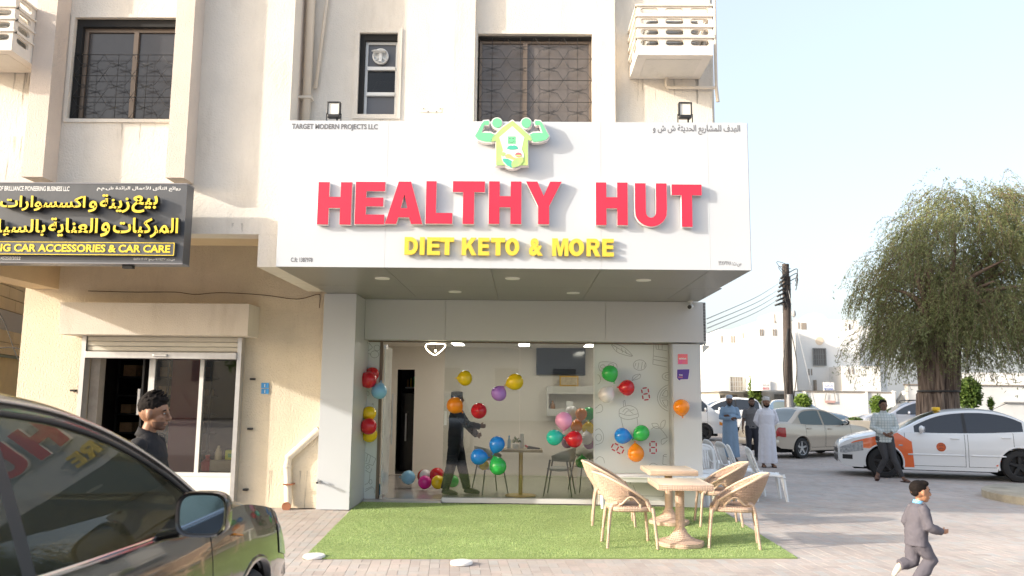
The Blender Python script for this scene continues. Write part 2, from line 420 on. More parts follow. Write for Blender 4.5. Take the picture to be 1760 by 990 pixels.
mb = MB(); mb.lathe([(.075, 0), (.105, 0), (.11, -.05), (.095, -.06), (.08, -.02)], (fx, YB+.10, fz), 28, 'y'); mb.box((fx-.02, YB+.04, fz-.08), (fx+.02, YB+.10, fz+.06))
mb.tube([(fx-.07, YB+.06, fz-.05), (fx, YB+.05, fz), (fx+.07, YB+.06, fz-.05)], .008, 6); mb.ell((fx-.02, YB+.03, fz+.06), (.105, .05, .014)); mb.build('exhaust_fan', alup, w3, smooth='auto')
MB().tube([(a_+.12, YB+.5, c_+.52), (a_+.16, YB+.5, c_+.65), (b_, YB+.5, c_+.65)], .02).ell((a_+.13, YB+.5, c_+.52), (.04, .04, .04)).build('pipe', beige, w3)

# drain pipes on the upper wall
cream = mat('cream_pvc', (0.74, 0.66, 0.55), .45, var=.05)
t = thing('drain_pipe', 'cream vertical drain pipe in the recess above the sign, beside the corner', 'pipe', (-2.90, 10.3, 5.0))
MB().tube([(-2.90, 10.3, 5.0), (-2.90, 10.3, 11)], .055, 14).build('pipe', cream, t, smooth=True)
MB().box((-2.99, 10.22, 5.55), (-2.82, 10.36, 5.58)).build('bracket', cream, t)
t = thing('drain_pipe', 'thin cream waste pipe leaning beside the thicker drain pipe', 'pipe', (-2.78, 10.34, 5.7))
MB().tube([(-2.80, 10.34, 5.72), (-2.68, 10.34, 7.2), (-2.67, 10.34, 11)], .022, 10).build('pipe', cream, t, smooth=True)

# rain streaks and grime on the stucco
stn = bpy.data.materials.new('rain_grime'); stn.use_nodes = True; _n = stn.node_tree.nodes; _l = stn.node_tree.links; _o = [q for q in _n if q.type == 'OUTPUT_MATERIAL'][0]; _b = _n['Principled BSDF']; _b.inputs['Base Color'].default_value = (.10, .085, .07, 1); _b.inputs['Roughness'].default_value = .95
_tc = _n.new('ShaderNodeTexCoord'); _mp = _n.new('ShaderNodeMapping'); _mp.inputs['Scale'].default_value = (14, 14, 1.1); _t = _n.new('ShaderNodeTexNoise'); _t.inputs['Scale'].default_value = 1.5; _t.inputs['Detail'].default_value = 7; _r = _n.new('ShaderNodeMapRange'); _r.inputs[1].default_value = .48; _r.inputs[2].default_value = .75; _r.inputs[4].default_value = .62
_tr = _n.new('ShaderNodeBsdfTransparent'); _mx = _n.new('ShaderNodeMixShader'); _l.new(_tc.outputs['Object'], _mp.inputs[0]); _l.new(_mp.outputs[0], _t.inputs['Vector']); _l.new(_t.outputs[0], _r.inputs[0]); _l.new(_r.outputs[0], _mx.inputs[0]); _l.new(_tr.outputs[0], _mx.inputs[1]); _l.new(_b.outputs[0], _mx.inputs[2]); _l.new(_mx.outputs[0], _o.inputs[0])
_rg = random.Random(8)
def streaks(x0, x1, z, Y, n, ln=.5):
    for k in range(n):
        x = lerp(x0, x1, (k+_rg.random())/n); w_ = _rg.uniform(.008, .03); L_ = ln*_rg.uniform(.4, 1); m = MB(); m.grid([[V_(x+s_*w_*(1-.75*q/6)+.004*math.sin(q*2+k), Y-.0015-.0002*(k % 5), z-L_*q/6) for q in range(7)] for s_ in (-1, 0, 1)]); m.build('stain', stn, bld)
V_ = lambda *a: Vector(a)
streaks(-6.55, -6.18, 5.75, YU, 9, 1.3); streaks(-6.6, -6.2, 4.9, YU, 5, .7); streaks(lw[0]-.03, -4.45, lw[2]-.052, YU, 8, .3); streaks(sw[0]-.05, sw[1]+.05, sw[2]-.062, YB, 3, .1); streaks(-3.9, -3.15, .55, YL, 9, .55); streaks(-7.6, -7.0, .6, YL, 6, .6); streaks(1.4, 2.3, 5.90, YB, 7, .45); streaks(-4.1, -3.2, 3.8, YU, 5, .13)

# patch with screw holes
o = MB().box((-1.40, YB-.006, 5.42), (-1.12, YB-.002, 5.49)).build('wall_patch', stucco, bld)
mb = MB()
for x, z in ((-1.36, 5.47), (-1.30, 5.43), (-1.19, 5.43), (-1.14, 5.47)): mb.lathe([(0, -.004), (.007, -.004), (.007, 0)], (x, YB-.007, z), 8, 'y')
mb.build('screw_hole', dark, bld)

# --- the white pillar, soffit core, fascia and the right post
MB().box((-3.03, YP+.01, 0.02), (-2.575, YG+.2, ZS)).build('pillar', acp, bld)
z_ = [0.012, 1.62, ZS-.004]
for i in range(2): MB().box((-3.055, YP, z_[i]), (-2.565, YP+.012, z_[i+1]-.005)).build('panel', acp, bld)
for i in range(2): MB().box((-2.573, YP+.013, z_[i]), (-2.561, YG-.01, z_[i+1]-.005)).build('panel', acpg, bld)
fs = [-2.56, atY(766, 540, 13.0).x, 1.30, 2.86]
for i in range(3): MB().box((fs[i]+.003, 13.0, 2.575), (fs[i+1]-.003, 13.02, ZS-.004)).build('panel', acpg, bld)
MB().box((-2.56, 13.02, 2.58), (2.855, 13.5, ZS-.003)).build('lintel', acpg, bld)
MB().box((-2.56, 13.36, 2.562), (2.36, 13.5, 2.578)).build('door_track', bronze, bld)
MB().box((2.375, 13.07, 0), (2.815, 13.6, 2.556)).build('pillar', acp, bld)
MB().box((2.36, 13.12, 0), (2.374, 13.5, 2.56)).build('channel', alu, bld)
MB().box((2.60, 13.62, 0), (2.80, 24, 4.9)).build('wall', stucco, bld)
MB().box((-3.0, YU+.02, 3.26), (2.70, 13.6, 5.0)).build('slab', acp, bld)

# --- left shop wall
shut = (-6.78, -4.32, 0.0, 2.52)
mb = MB(); wall(mb, -7.79, -3.03, 0, 4.2, YL, .25, [(-6.70, -4.38, 0, 2.50)]); mb.build('wall', stucco2, bld)
MB().box((-7.80, YL+.26, 0), (-7.55, 24, 4.2)).build('wall', stucco2, bld)
aw = (-6.93, -4.10, 2.545, 3.02)
mb = MB(); mb.box((aw[0], 12.0, aw[2]), (aw[1], YL-.002, aw[3])); mb.build('shutter_box', stucco, bld)
# mouldings and cracks: wire along the wall
wr = MB(); wp = [(152, 500), (230, 502), (300, 502), (335, 506), (380, 503), (452, 507), (510, 514), (545, 506), (550, 510), (549, 529)]
wr.tube(spline([atY(x, y, YL-.03) for x, y in wp], 6), .006, 5); wr.build('cable', mat('brown_cable', (.12, .07, .04), .7), bld, smooth=True)
sh = thing('roller_shutter', 'half hidden roller shutter rolled up over the car care shop front', 'shutter', (-5.55, 12.4, 0))
z1 = 2.545
for k in range(3): MB().bbox((-6.68, 12.36+.006*k, z1-.075*(k+1)), (-4.36, 12.41, z1-.075*k-.006), .01).build('slat', mat('cream_slat', (.70, .67, .58), .5, var=.08), sh)
MB().bbox((-6.68, 12.30, z1-.34), (-4.36, 12.40, z1-.235), .01).build('bottom_bar', alu, sh)
MB().bbox((-5.62, 12.27, z1-.31), (-5.40, 12.30, z1-.27), .01).build('handle', alu, sh)
for x in (-6.75, -4.36): MB().box((x, 12.34, 0), (x+.065, 12.49, z1-.005)).build('guide_rail', alu, sh)
for i, (x, z) in enumerate(((-6.93, 1.70), (-4.18, 1.90), (-4.18, 1.15), (-4.2, .25))):
    MB().box((x, 12.44, z), (x+.07, 12.5, z+.03)).tube([(x+.01, 12.42, z+.015), (x+.06, 12.42, z+.015)], .01, 6).build('hinge', iron, sh)
# shopfront with panes
sf = thing('glazed_storefront', 'white framed shop front of the car care shop with dusty glass', 'shop front', (-5.5, 12.6, 0))
fx0, fx1 = -6.68, -4.385
xm1, xm2 = atY(258, 700, 12.6).x, atY(344, 700, 12.6).x
zb, zt = atY(340, 812, 12.6).z, 2.27
MB().box((fx0, 12.58, zt), (fx1, 12.66, zt+.25)).box((xm1-.045, 12.58, 0), (xm1+.045, 12.66, zt)).box((xm2-.03, 12.58, zb), (xm2+.03, 12.66, zt)).box((fx1-.03, 12.58, 0), (fx1, 12.66, zt)).box((xm1+.045, 12.58, zb-.06), (fx1-.03, 12.66, zb)).build('frame', alup, sf)
MB().box((xm1+.045, 12.59, .02), (fx1-.03, 12.65, zb-.06)).build('kick_panel', white, sf)
MB().box((xm1+.045, 12.61, zb), (xm2-.03, 12.617, zt)).build('pane', pane_left, sf)
MB().box((xm2+.03, 12.61, zb), (fx1-.03, 12.617, zt)).build('pane', pane_left, sf)
MB().box((fx0, 12.53, 0), (fx0+.14, 12.70, zt)).build('door_frame', mat('grey_frame', (.42, .38, .33), .6, var=.2, vscale=6), sf)
MB().box((-5.98, 12.75, .02), (-5.95, 13.1, zt)).build('door_leaf', iron, sf)
MB().box((-6.02, 12.72, 1.35), (-5.98, 12.76, 1.75)).build('handle', alu, sf)
MB().box((fx0, 12.5, -.01), (fx1, 13.0, .02)).build('threshold', mat('grey_step', (.5, .47, .42), .8, var=.2), sf)
# interior of the left shop
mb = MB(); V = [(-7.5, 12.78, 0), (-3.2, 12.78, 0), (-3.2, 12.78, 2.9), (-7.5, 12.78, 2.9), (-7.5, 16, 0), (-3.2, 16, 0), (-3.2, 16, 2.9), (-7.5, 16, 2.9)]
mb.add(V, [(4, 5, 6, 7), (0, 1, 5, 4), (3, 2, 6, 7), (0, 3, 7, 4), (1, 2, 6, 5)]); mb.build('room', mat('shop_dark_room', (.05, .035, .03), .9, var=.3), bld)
shl = thing('shelf_rack', 'dark shelf rack with small cartons inside the car care shop door', 'shelf', (-7.0, 15, 0))
mb = MB()
for k in range(7): mb.box((-7.3, 14.6, .3+k*.33), (-5.6, 15.0, .33+k*.33))
for x in (-7.3, -6.4, -5.63): mb.box((x, 14.6, 0), (x+.04, 14.64, 2.5))
mb.build('frame', iron, shl)
cart = mat('carton', (.42, .27, .14), .8, var=.4, vscale=6)
for k in range(7):
    for j in range(5):
        if random.random() < .75:
            x = -7.2+j*.33; MB().box((x, 14.62, .335+k*.33), (x+.16+random.random()*.1, 14.9, .335+k*.33+.1+random.random()*.1)).build('carton', cart, shl)
red = mat('red_wall_panel', (.18, .015, .02), .7)
MB().box((-6.05, 14.0, 0), (-5.55, 14.04, 2.4)).build('red_panel', red, bld)
# things on the sill behind the glass
zz = zb+.01
t = thing('red_bottle', 'red plastic jug behind the car shop glass, left of the carton', 'bottle', (atY(356, 800, 12.85).x, 12.85, zz)); t.location.z = zb
MB().lathe([(0, 0), (.085, 0), (.09, .02), (.09, .14), (.06, .17), (.03, .19), (.03, .22), (0, .22)], t.location, 18).build('body', mat('red_plastic', (.55, .02, .03), .35), t, smooth='auto')
MB().lathe([(0, .221), (.035, .221), (.035, .245), (0, .245)], t.location, 14).build('cap', mat('red_plastic', (.5, .02, .03)), t, smooth='auto')
x = atY(387, 800, 12.85).x
t = thing('cardboard_carton', 'long brown carton on the sill behind the car shop glass', 'carton', (x, 12.9, zb))
MB().bbox((x-.22, 12.78, zb), (x+.22, 13.05, zb+.17), .006).build('box', mat('grey_carton', (.42, .35, .26), .8, var=.2), t)
x = atY(374, 780, 12.85).x
t = thing('spray_bottle', 'pale yellowish trigger bottle standing on the brown carton', 'bottle', (x, 12.88, zb+.17))
MB().lathe([(0, 0), (.05, 0), (.052, .02), (.052, .11), (.035, .16), (.018, .19), (.018, .215), (0, .215)], t.location, 16).build('body', mat('milky_plastic', (.62, .52, .34), .4), t, smooth='auto')
x = atY(399, 780, 12.85).x
t = thing('yellow_pack', 'bright lime yellow pack of wipes standing on the brown carton', 'pack', (x, 12.88, zb+.17))
MB().bbox((x-.11, 12.83, zb+.17), (x+.11, 12.95, zb+.325), .02).build('pack', mat('lime_pack', (.62, .68, .03), .35, var=.15, vscale=12), t, smooth='auto')
MB().bbox((x-.06, 12.826, zb+.21), (x+.06, 12.829, zb+.27), .001).build('print', mat('green_print', (.10, .35, .05), .4), t)

# blue number plate, wall vent pipe
t = thing('number_plate', 'small blue plate with white 1 over 1 on the stucco', 'sign', (atY(455, 668, YL).x, YL, 1.8))
bl = mat('sign_blue', (.05, .30, .68), .35)
a = atY(449, 658, YL-.02); b = atY(461.5, 667, YL-.02); MB().bbox((a.x, YL-.02, b.z), (b.x, YL-.003, a.z), .004).build('plate', bl, t)
c = atY(449, 668, YL-.02); d = atY(461.5, 677, YL-.02); MB().bbox((c.x, YL-.02, d.z), (d.x, YL-.003, c.z), .004).build('plate', bl, t)
mb = MB(); px_text(mb, '1', 454.5, 660, 455.6, 665.5, YL-.022); px_text(mb, '1', 454.5, 670, 455.7, 675.5, YL-.022); mb.build('lettering', white, t)
t = thing('waste_pipe', 'cream drain pipe with an elbow low on the stucco wall, left of the white pillar', 'pipe', (atY(496, 860, YL-.06).x, YL-.06, 0))
p = [atY(549, 738, YL-.06), atY(497, 785, YL-.06), atY(494, 800, YL-.06), atY(495, 868, YL-.08), atY(492, 873, YL-.22)]
p[-1].z = max(.05, p[-1].z); p[-2].z = .09
MB().tube(p, .057, 14, cap=False).build('pipe', cream, t, smooth=True)
MB().lathe([(.06, -.008), (.066, -.008), (.066, .008), (.06, .008)], p[-1], 16, 'y').build('rim', mat('rust', (.30, .12, .06), .8), t)
for q in (p[1], p[2]+Vector((0, 0, -.02))): MB().ell(q, (.066, .066, .05)).build('collar', cream, t, smooth=True)
MB().box((p[3].x-.07, YL-.15, .35), (p[3].x+.07, YL-.001, .37)).build('clamp', mat('rust', (.30, .12, .06)), t)
t = thing('wall_tap', 'small metal tap sticking out of the white pillar', 'tap', atY(549, 828, YP))
q = Vector(t.location); MB().lathe([(.028, 0), (.028, -.01), (.013, -.012), (.013, -.10), (.020, -.10), (.020, -.14), (0, -.14)], q, 14, 'y').box((q.x-.012, q.y-.08, q.z), (q.x+.012, q.y-.055, q.z+.04)).build('body', alu, t, smooth='auto')
MB().lathe([(0, -.141), (.015, -.141), (.015, -.143), (0, -.143)], q, 12, 'y').build('spout', dark, t)
# ================================================================== the big white shop sign
sg = thing('shop_sign', 'big white boxed shop sign with raised red HEALTHY HUT letters', 'sign', (-.15, YS, ZS))
xs = [atY(474, 457, YS).x]+[atY(x, 350, YS).x for x in (664, 845, 1033, 1219)]+[atY(1291, 460, YS).x]
ZT = atY(880, 209, YS).z
for i in range(5): MB().box((xs[i]+.0008, YS, ZS), (xs[i+1]-.0008, YS+.012, ZT)).build('panel', acp, sg)
MB().box((xs[0]+.001, YS+.0125, ZS+.02), (xs[5]-.001, YS+.19, ZT-.004)).build('box_frame', mat('box_core', (.5, .5, .5), .6), sg)
yb = [YS+.0, 11.4, 13.0]
for i in range(5):
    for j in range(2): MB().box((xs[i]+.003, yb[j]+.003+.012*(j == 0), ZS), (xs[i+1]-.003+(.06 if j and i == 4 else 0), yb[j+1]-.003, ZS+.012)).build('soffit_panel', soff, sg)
MB().box((xs[5]-.003, YS+.013, ZS+.001), (xs[5]+.009, 13.0, ZT-.002)).build('end_panel', acp, sg)
MB().box((xs[0], YS+.19, ZT-.03), (xs[5]-.003, YB-.01, ZT-.004)).build('top_cover', acp, sg)
redf = mat('red_letter_face', (.64, .022, .058), .22, var=.10, vscale=3, coat=.3)
letw = mat('white_letter_side', (.85, .80, .78), .5)
yelf = mat('yellow_letter_face', (.74, .55, .06), .35)
GL = {  # block letters drawn in a unit square
 'H': [[(0, 0), (.33, 0), (.33, .39), (.67, .39), (.67, 0), (1, 0), (1, 1), (.67, 1), (.67, .65), (.33, .65), (.33, 1), (0, 1)]],
 'E': [[(0, 0), (1, 0), (1, .225), (.37, .225), (.37, .42), (.95, .42), (.95, .625), (.37, .625), (.37, .78), (1, .78), (1, 1), (0, 1)]],
 'A': [[(0, 0), (.30, 0), (.355, .155), (.645, .155), (.70, 0), (1, 0), (.67, 1), (.34, 1)], [(.41, .37), (.50, .70), (.59, .37)]],
 'L': [[(0, 0), (1, 0), (1, .25), (.385, .25), (.385, 1), (0, 1)]],
 'T': [[(.325, 0), (.675, 0), (.675, .745), (1, .745), (1, 1), (0, 1), (0, .745), (.325, .745)]],
 'Y': [[(.345, 0), (.655, 0), (.655, .42), (1, 1), (.68, 1), (.50, .66), (.32, 1), (0, 1), (.345, .42)]],
 'U': [[(1, 1), (.66, 1), (.66, .38)]+[(.5+.16*math.cos(a), .33+.13*-math.sin(a)) for a in np.linspace(.3, PI-.3, 7)]+[(.34, .38), (.34, 1), (0, 1), (0, .40)]+[(.5-.5*math.cos(a), .34-.34*math.sin(a)) for a in np.linspace(.25, PI-.25, 13)]+[(1, .40)]]}
_arc = lambda cx, cy, rx, ry, a0, a1, n=9: [(cx+rx*math.cos(R(a)), cy+ry*math.sin(R(a))) for a in np.linspace(a0, a1, n)]
GL['I'] = [[(0, 0), (1, 0), (1, 1), (0, 1)]]
GL['K'] = [[(0, 0), (.30, 0), (.30, .28), (.42, .42), (.66, 0), (1, 0), (.62, .60), (.98, 1), (.62, 1), (.30, .60), (.30, 1), (0, 1)]]
GL['M'] = [[(0, 0), (.25, 0), (.25, .62), (.41, 0), (.59, 0), (.75, .62), (.75, 0), (1, 0), (1, 1), (.66, 1), (.5, .45), (.34, 1), (0, 1)]]
SPLIT = {'D': [[(0, 0), (.45, 0), (.45, .24), (.31, .24), (.31, .76), (.45, .76), (.45, 1), (0, 1)], _arc(.45, .5, .55, .5, -90, 90, 15)+_arc(.45, .5, .24, .26, 90, -90, 11)],
 'O': [_arc(.5, .5, .5, .5, 90, 270, 15)+_arc(.5, .5, .19, .27, 270, 90, 11), _arc(.5, .5, .5, .5, -90, 90, 15)+_arc(.5, .5, .19, .27, 90, -90, 11)],
 'R': [[(0, 0), (.30, 0), (.30, 1), (0, 1)], [(.3005, 1), (.3005, .78), (.55, .78)]+_arc(.57, .69, .08, .09, 90, -90, 7)+[(.3005, .60), (.3005, .38), (.42, .38), (.64, 0), (1, 0), (.74, .41)]+_arc(.60, .70, .34, .30, -62, 90, 11)]}
def letter3d(mb, ch, x0, x1, z0, z1, y0, y1):
    if ch in SPLIT:
        for p in SPLIT[ch]: mb.prism([(lerp(x0, x1, u), lerp(z0, z1, v)) for u, v in p], y0, y1)
        return
    polys = GL[ch]
    if len(polys) == 1:
        mb.prism([(lerp(x0, x1, u), lerp(z0, z1, v)) for u, v in polys[0]], y0, y1)
    else:   # A with its counter: left half and right half
        P = lambda l: [(lerp(x0, x1, u), lerp(z0, z1, v)) for u, v in l]
        mb.prism(P([(0, 0), (.30, 0), (.355, .155), (.5, .155), (.5, .37), (.41, .37), (.50, .70), (.50, 1), (.34, 1)]), y0, y1)
        mb.prism(P([(1, 0), (.67, 1), (.5, 1), (.5, .70), (.59, .37), (.5, .37), (.5, .155), (.645, .155), (.70, 0)]), y0, y1)
L = [('H', 547.9, 602.6, 313, 387), ('E', 612, 660, 312.5, 386.5), ('A', 664, 725.7, 312, 386), ('L', 733, 777, 311.5, 385.5), ('T', 778.7, 832.3, 311.5, 386), ('H', 840.8, 895.6, 311.7, 386), ('Y', 904, 965, 312, 386.5),
     ('H', 1024, 1079, 313.5, 388), ('U', 1091, 1146.5, 315, 390.5), ('T', 1154, 1207, 317, 391)]
for ch, a, b, c, d in L:
    p = atY(a, c, YS-.07); q = atY(b, d-1, YS-.07)
    m = MB(); letter3d(m, ch, p.x, q.x, q.z, p.z, YS-.076, YS-.068); o = m.build('letter', redf, sg)
    m = MB(); letter3d(m, ch, p.x-.006, q.x+.006, q.z-.006, p.z+.006, YS-.0675, YS-.012); m.build('letter_edge', letw, o)
for wd, ext in (('DIET', [(695.8, 718), (722, 729.5), (734.5, 756), (757, 780)]), ('KETO', [(794, 819), (822, 841), (844, 868), (868.5, 892.5)]), ('&', [(909, 933)]), ('MORE', [(949, 977), (977.5, 1004), (1008, 1032), (1035, 1055)])):
    for ch, (a, b) in zip(wd, ext):
        yy = (a-695)/360*3.2; p = atY(a, 407.5+yy, YS-.05); q = atY(b, 438+yy, YS-.05)
        m = MB(); (letter3d(m, ch, p.x, q.x, q.z, p.z, YS-.06, YS-.02) if ch in GL or ch in SPLIT else text_on(m, ch, p.x, q.x, q.z, p.z, YS-.06, .04, .05)); m.build('letter', yelf, sg)
ink = mat('grey_print', (.16, .16, .17), .5)
for s_, e_, b_ in (('TARGET MODERN PROJECTS LLC', (502, 212.5, 649, 225), .028), ('C.R: 1387978', (500, 442.5, 537, 450.5), .02), (arabic('الهدف للمشاريع الحديثة ش ش و'), (1122, 214, 1272, 232), .012), (arabic('س.ت: ١٣٨٧٩٧٨'), (1235, 448, 1274, 458.5), .01)):
    m = MB(); px_text(m, s_, *e_, YS-.003, bold=b_); m.build('printed_lettering', ink, sg)

# logo: two flexed arms, a house with a smiling face and a bowl of vegetables
lg = MB()
def LP(pts, y): return [(lambda q: (q.x, q.z))(atY(780+x/8.25, 190+z/8.25, y)) for x, z in pts]
armL = [(300, 360), (345, 280), (385, 200), (425, 148), (490, 142), (500, 170), (490, 205), (430, 200), (390, 320), (430, 312), (520, 315), (570, 335), (535, 400), (530, 440), (460, 440), (400, 430), (340, 410)]
armR = [(1650-x-2, z) for x, z in armL][::-1]
house = [(830, 142), (1090, 370), (1105, 425), (1050, 420), (1050, 775), (600, 775), (600, 430), (535, 440), (545, 385), (690, 240)]
def grow(poly, d):
    n = len(poly); out = []; A = sum(poly[i][0]*poly[(i+1) % n][1]-poly[(i+1) % n][0]*poly[i][1] for i in range(n)); s = 1 if A > 0 else -1
    for i in range(n):
        a, b, c = poly[i-1], poly[i], poly[(i+1) % n]
        n1 = Vector((b[1]-a[1], a[0]-b[0])).normalized(); n2 = Vector((c[1]-b[1], b[0]-c[0])).normalized(); v = (n1+n2); v = v.normalized() if v.length > .1 else n1
        out.append((b[0]+v.x*d*s, b[1]+v.y*d*s))
    return out
circ = lambda cx, cy, r, n=20, ry=None: [(cx+r*math.cos(2*PI*k/n), cy+(ry or r)*math.sin(2*PI*k/n)) for k in range(n)]
wh = MB(); yb_ = YS-.11
for k, p in enumerate([armL, armR, house, circ(612, 180, 68), circ(1026, 180, 68), circ(835, 650, 165)]):
    wh.prism(LP(grow(p, 17), YS-.11), yb_+.0012*k, YS-.02)
lo = wh.build('logo', letw, sg)
green = mat('logo_mint', (.18, .68, .32), .4); hgr = mat('logo_leaf_green', (.26, .60, .24), .4, col2=(.58, .70, .20), vscale=2.2); teal = mat('logo_teal', (.08, .50, .36), .4)
m = MB()
for k, p in enumerate([armL, armR, circ(612, 175, 68), circ(1026, 175, 68)]): m = MB(); m.prism(LP(p, YS-.115), YS-.116, YS-.1105); m.build('logo_print', green, lo)
m = MB(); m.prism(LP(house, YS-.117), YS-.1175, YS-.1115); m.build('logo_print', hgr, lo)
m = MB(); m.prism(LP([(830, 222), (1000, 380), (960, 560), (700, 560), (645, 380)], YS-.119), YS-.12, YS-.118); m.build('logo_print', letw, lo); m = MB(); m.prism(LP(circ(835, 650, 160), YS-.12), YS-.1215, YS-.1178); m.build('logo_print', letw, lo)
m = MB(); m.prism(LP([(765, 365), (875, 365), (875, 470), (765, 470)], YS-.123), YS-.1235, YS-.1205); m.build('logo_print', green, lo)
m = MB(); m.prism(LP(circ(795, 395, 9, 10), YS-.125), YS-.125, YS-.124); m.build('logo_print', ink, lo); m = MB(); m.prism(LP(circ(840, 395, 9, 10), YS-.125), YS-.125, YS-.124)
arc = [(775+k*9, 428+22*math.sin(PI*k/9)) for k in range(10)]; m.prism(LP(arc+[(x, z+7) for x, z in arc[::-1]], YS-.125), YS-.125, YS-.124); m.build('logo_print', ink, lo)
m = MB(); m.prism(LP([(750, 540), (770, 505), (810, 490), (830, 498), (860, 490), (900, 508), (910, 545), (860, 552), (800, 555)], YS-.125), YS-.125, YS-.1218)
m.build('logo_print', teal, lo); m = MB(); m.prism(LP([(692, 678), (760, 682), (822, 712), (812, 760), (822, 812), (760, 780), (700, 720)], YS-.125), YS-.125, YS-.1218); m.build('logo_print', teal, lo)
m = MB(); m.prism(LP([(985, 660), (985, 720), (940, 780), (835, 812), (818, 770), (835, 715), (890, 675)], YS-.125), YS-.125, YS-.1218); m.build('logo_print', hgr, lo); m = MB(); m.prism(LP(circ(915, 640, 48, 12, 12), YS-.126), YS-.1262, YS-.1255); m.build('logo_print', hgr, lo); m = MB(); m.prism(LP([(660, 610), (700, 585), (735, 600), (720, 640), (690, 650)], YS-.125), YS-.125, YS-.1218); m.build('logo_print', hgr, lo)
m = MB(); m.prism(LP(circ(915, 628, 46, 16, 34), YS-.1255), YS-.1254, YS-.1218); m.build('logo_print', mat('logo_tomato', (.82, .15, .17), .4), lo)
m = MB(); m.prism(LP([(728, 640), (760, 612), (800, 620), (845, 660), (890, 672), (850, 700), (790, 680), (735, 668)], YS-.1253), YS-.1252, YS-.1218); m.build('logo_print', mat('logo_orange', (.88, .50, .22), .4), lo)

# flood lights on the sign's top edge
led = mat('flood_lens', (.75, .74, .68), .25)
for i, (px, py, lab) in enumerate(((574.5, 190, 'black LED floodlight on the sign, below the small narrow window'), (1177, 191, 'black LED floodlight on the sign, below the white AC cage at right'))):
    c = atY(px, py, YS+.25); t = thing('flood_light', lab, 'floodlight', (c.x, YS+.25, ZT-.004), group='floodlights along the top of the sign')
    x, z = c.x, c.z; h = .105; k = .02*(1 if i == 0 else -.3)
    w_ = .085
    fr = MB(); fr.bbox((x-w_, c.y-.05, z-h+.045), (x-w_+.018, c.y+.02, z+h), .006); fr.bbox((x+w_-.018, c.y-.05, z-h+.045), (x+w_, c.y+.02, z+h), .006)
    fr.bbox((x-w_+.0185, c.y-.05, z+h-.018), (x+w_-.0185, c.y+.02, z+h), .006); fr.bbox((x-w_*.9, c.y-.05, z-h), (x+w_*.9, c.y+.03, z-h+.0445), .01)
    fr.build('housing', black, t)
    MB().box((x-w_+.0185, c.y-.035, z-h+.045), (x+w_-.0185, c.y-.02, z+h-.0185)).build('lens', led, t)
    MB().box((x-w_-.012, c.y-.02, z-h-.05), (x-w_-.001, c.y, z-h+.06)).box((x+w_+.001, c.y-.02, z-h-.05), (x+w_+.012, c.y, z-h+.06)).box((x-w_-.012, c.y-.02, z-h-.056), (x+w_+.012, c.y+.02, z-h-.0505)).box((x+.03, c.y-.01, z-h-.05), (x+.05, c.y+.01, z-h-.001)).build('bracket', black, t)
    t.location.z = z-h-.056
    for ch in t.children: ch.location.z = (ZT-.004)-(z-h-.056)
# downlights
for i, (px, py, lab) in enumerate(((657, 478, 'round white downlight in the soffit nearest its left end'), (782, 501, 'round white downlight in the soffit above the heart lamp'), (881, 478, 'round white downlight in the middle of the soffit, under KETO'), (985, 503, 'round white downlight in the soffit, back row, right of centre'), (1106, 481, 'round white downlight in the soffit nearest its right end'))):
    c = atZ(px, py, ZS); t = thing('downlight', lab, 'downlight', (c.x, c.y, ZS-.012), group='downlights in the soffit')
    MB().lathe([(.075, 0), (.095, 0), (.098, .008), (.098, .0118), (.07, .0118)], t.location, 28).build('ring', mat('lamp_ring', (.85, .84, .80), .4), t, smooth='auto')
    MB().lathe([(0, .004), (.074, .002), (.074, .011), (0, .011)], t.location, 24).build('diffuser', mat('lamp_off', (.55, .53, .48), .3), t, smooth='auto')
# small security camera
c = atY(1187, 525, 12.9); t = thing('security_camera', 'small white dome camera hanging at the right end of the soffit', 'camera', (c.x, 12.9, ZS-.002))
x, y = c.x, 12.9; MB().lathe([(0, 0), (.045, 0), (.045, -.015), (.02, -.02), (.02, -.05), (0, -.05)], (x, y, ZS-.001), 16).build('mount', alup, t, smooth='auto')
MB().tube([(x+.02, y+.03, ZS-.075), (x-.005, y-.01, ZS-.085), (x-.03, y-.06, ZS-.10)], [.035, .042, .04], 16).build('body', alup, t, smooth='auto')
MB().tube([(x-.03, y-.0605, ZS-.1005), (x-.033, y-.066, ZS-.102)], .033, 16).build('lens', black, t)

# ================================================================== sign of the car shop
YC = 9.40
cs = thing('car_shop_sign', 'dark grey sign with yellow Arabic letters for car accessories', 'sign', (-5.5, YC, 3.2))
gs = mat('dark_grey_sheet', (.095, .10, .11), .35, var=.2, vscale=2.5, dirt=.3)
xr = atY(318, 380, YC).x; zt_ = atY(160, 315, YC).z; zb_ = atY(160, 452, YC).z; xl = -7.1
MB().box((xl, YC, zb_), (xr, YC+.2, zt_)).build('board', gs, cs)
for a in ((xl, zt_), (xl, zb_-.0)): MB().box((a[0], YC-.006, a[1]-.008), (xr+.004, YC+.2, a[1]+.006)).build('edge_trim', mat('grey_trim', (.22, .22, .24), .4), cs)
ygf = mat('yellow_arabic_face', (.88, .66, .05), .35, var=.15, vscale=8); bks = mat('black_letter_side', (.02, .02, .02), .5)
def raised(s, px0, py0, px1, py1, bold, d=.09, n='word'):
    a = atY(px0, py0, YC-d); b = atY(px1, py1, YC-d)
    m = MB(); text_on(m, s, a.x, b.x, b.z, a.z, YC-d-.004, .004, bold); o = m.build(n, ygf, cs)
    m = MB(); text_on(m, s, a.x, b.x, b.z, a.z, YC-d+.0005, d-.02, bold); m.build('word_side', bks, o); return o
raised(arabic('بيع'), 228, 336, 270, 366, .02); raised(arabic('زينة'), 173, 334, 222, 366, .02); raised(arabic('و'), 153, 345, 166, 365, .02); raised(arabic('اكسسوارات'), 2, 336, 146, 363, .02)
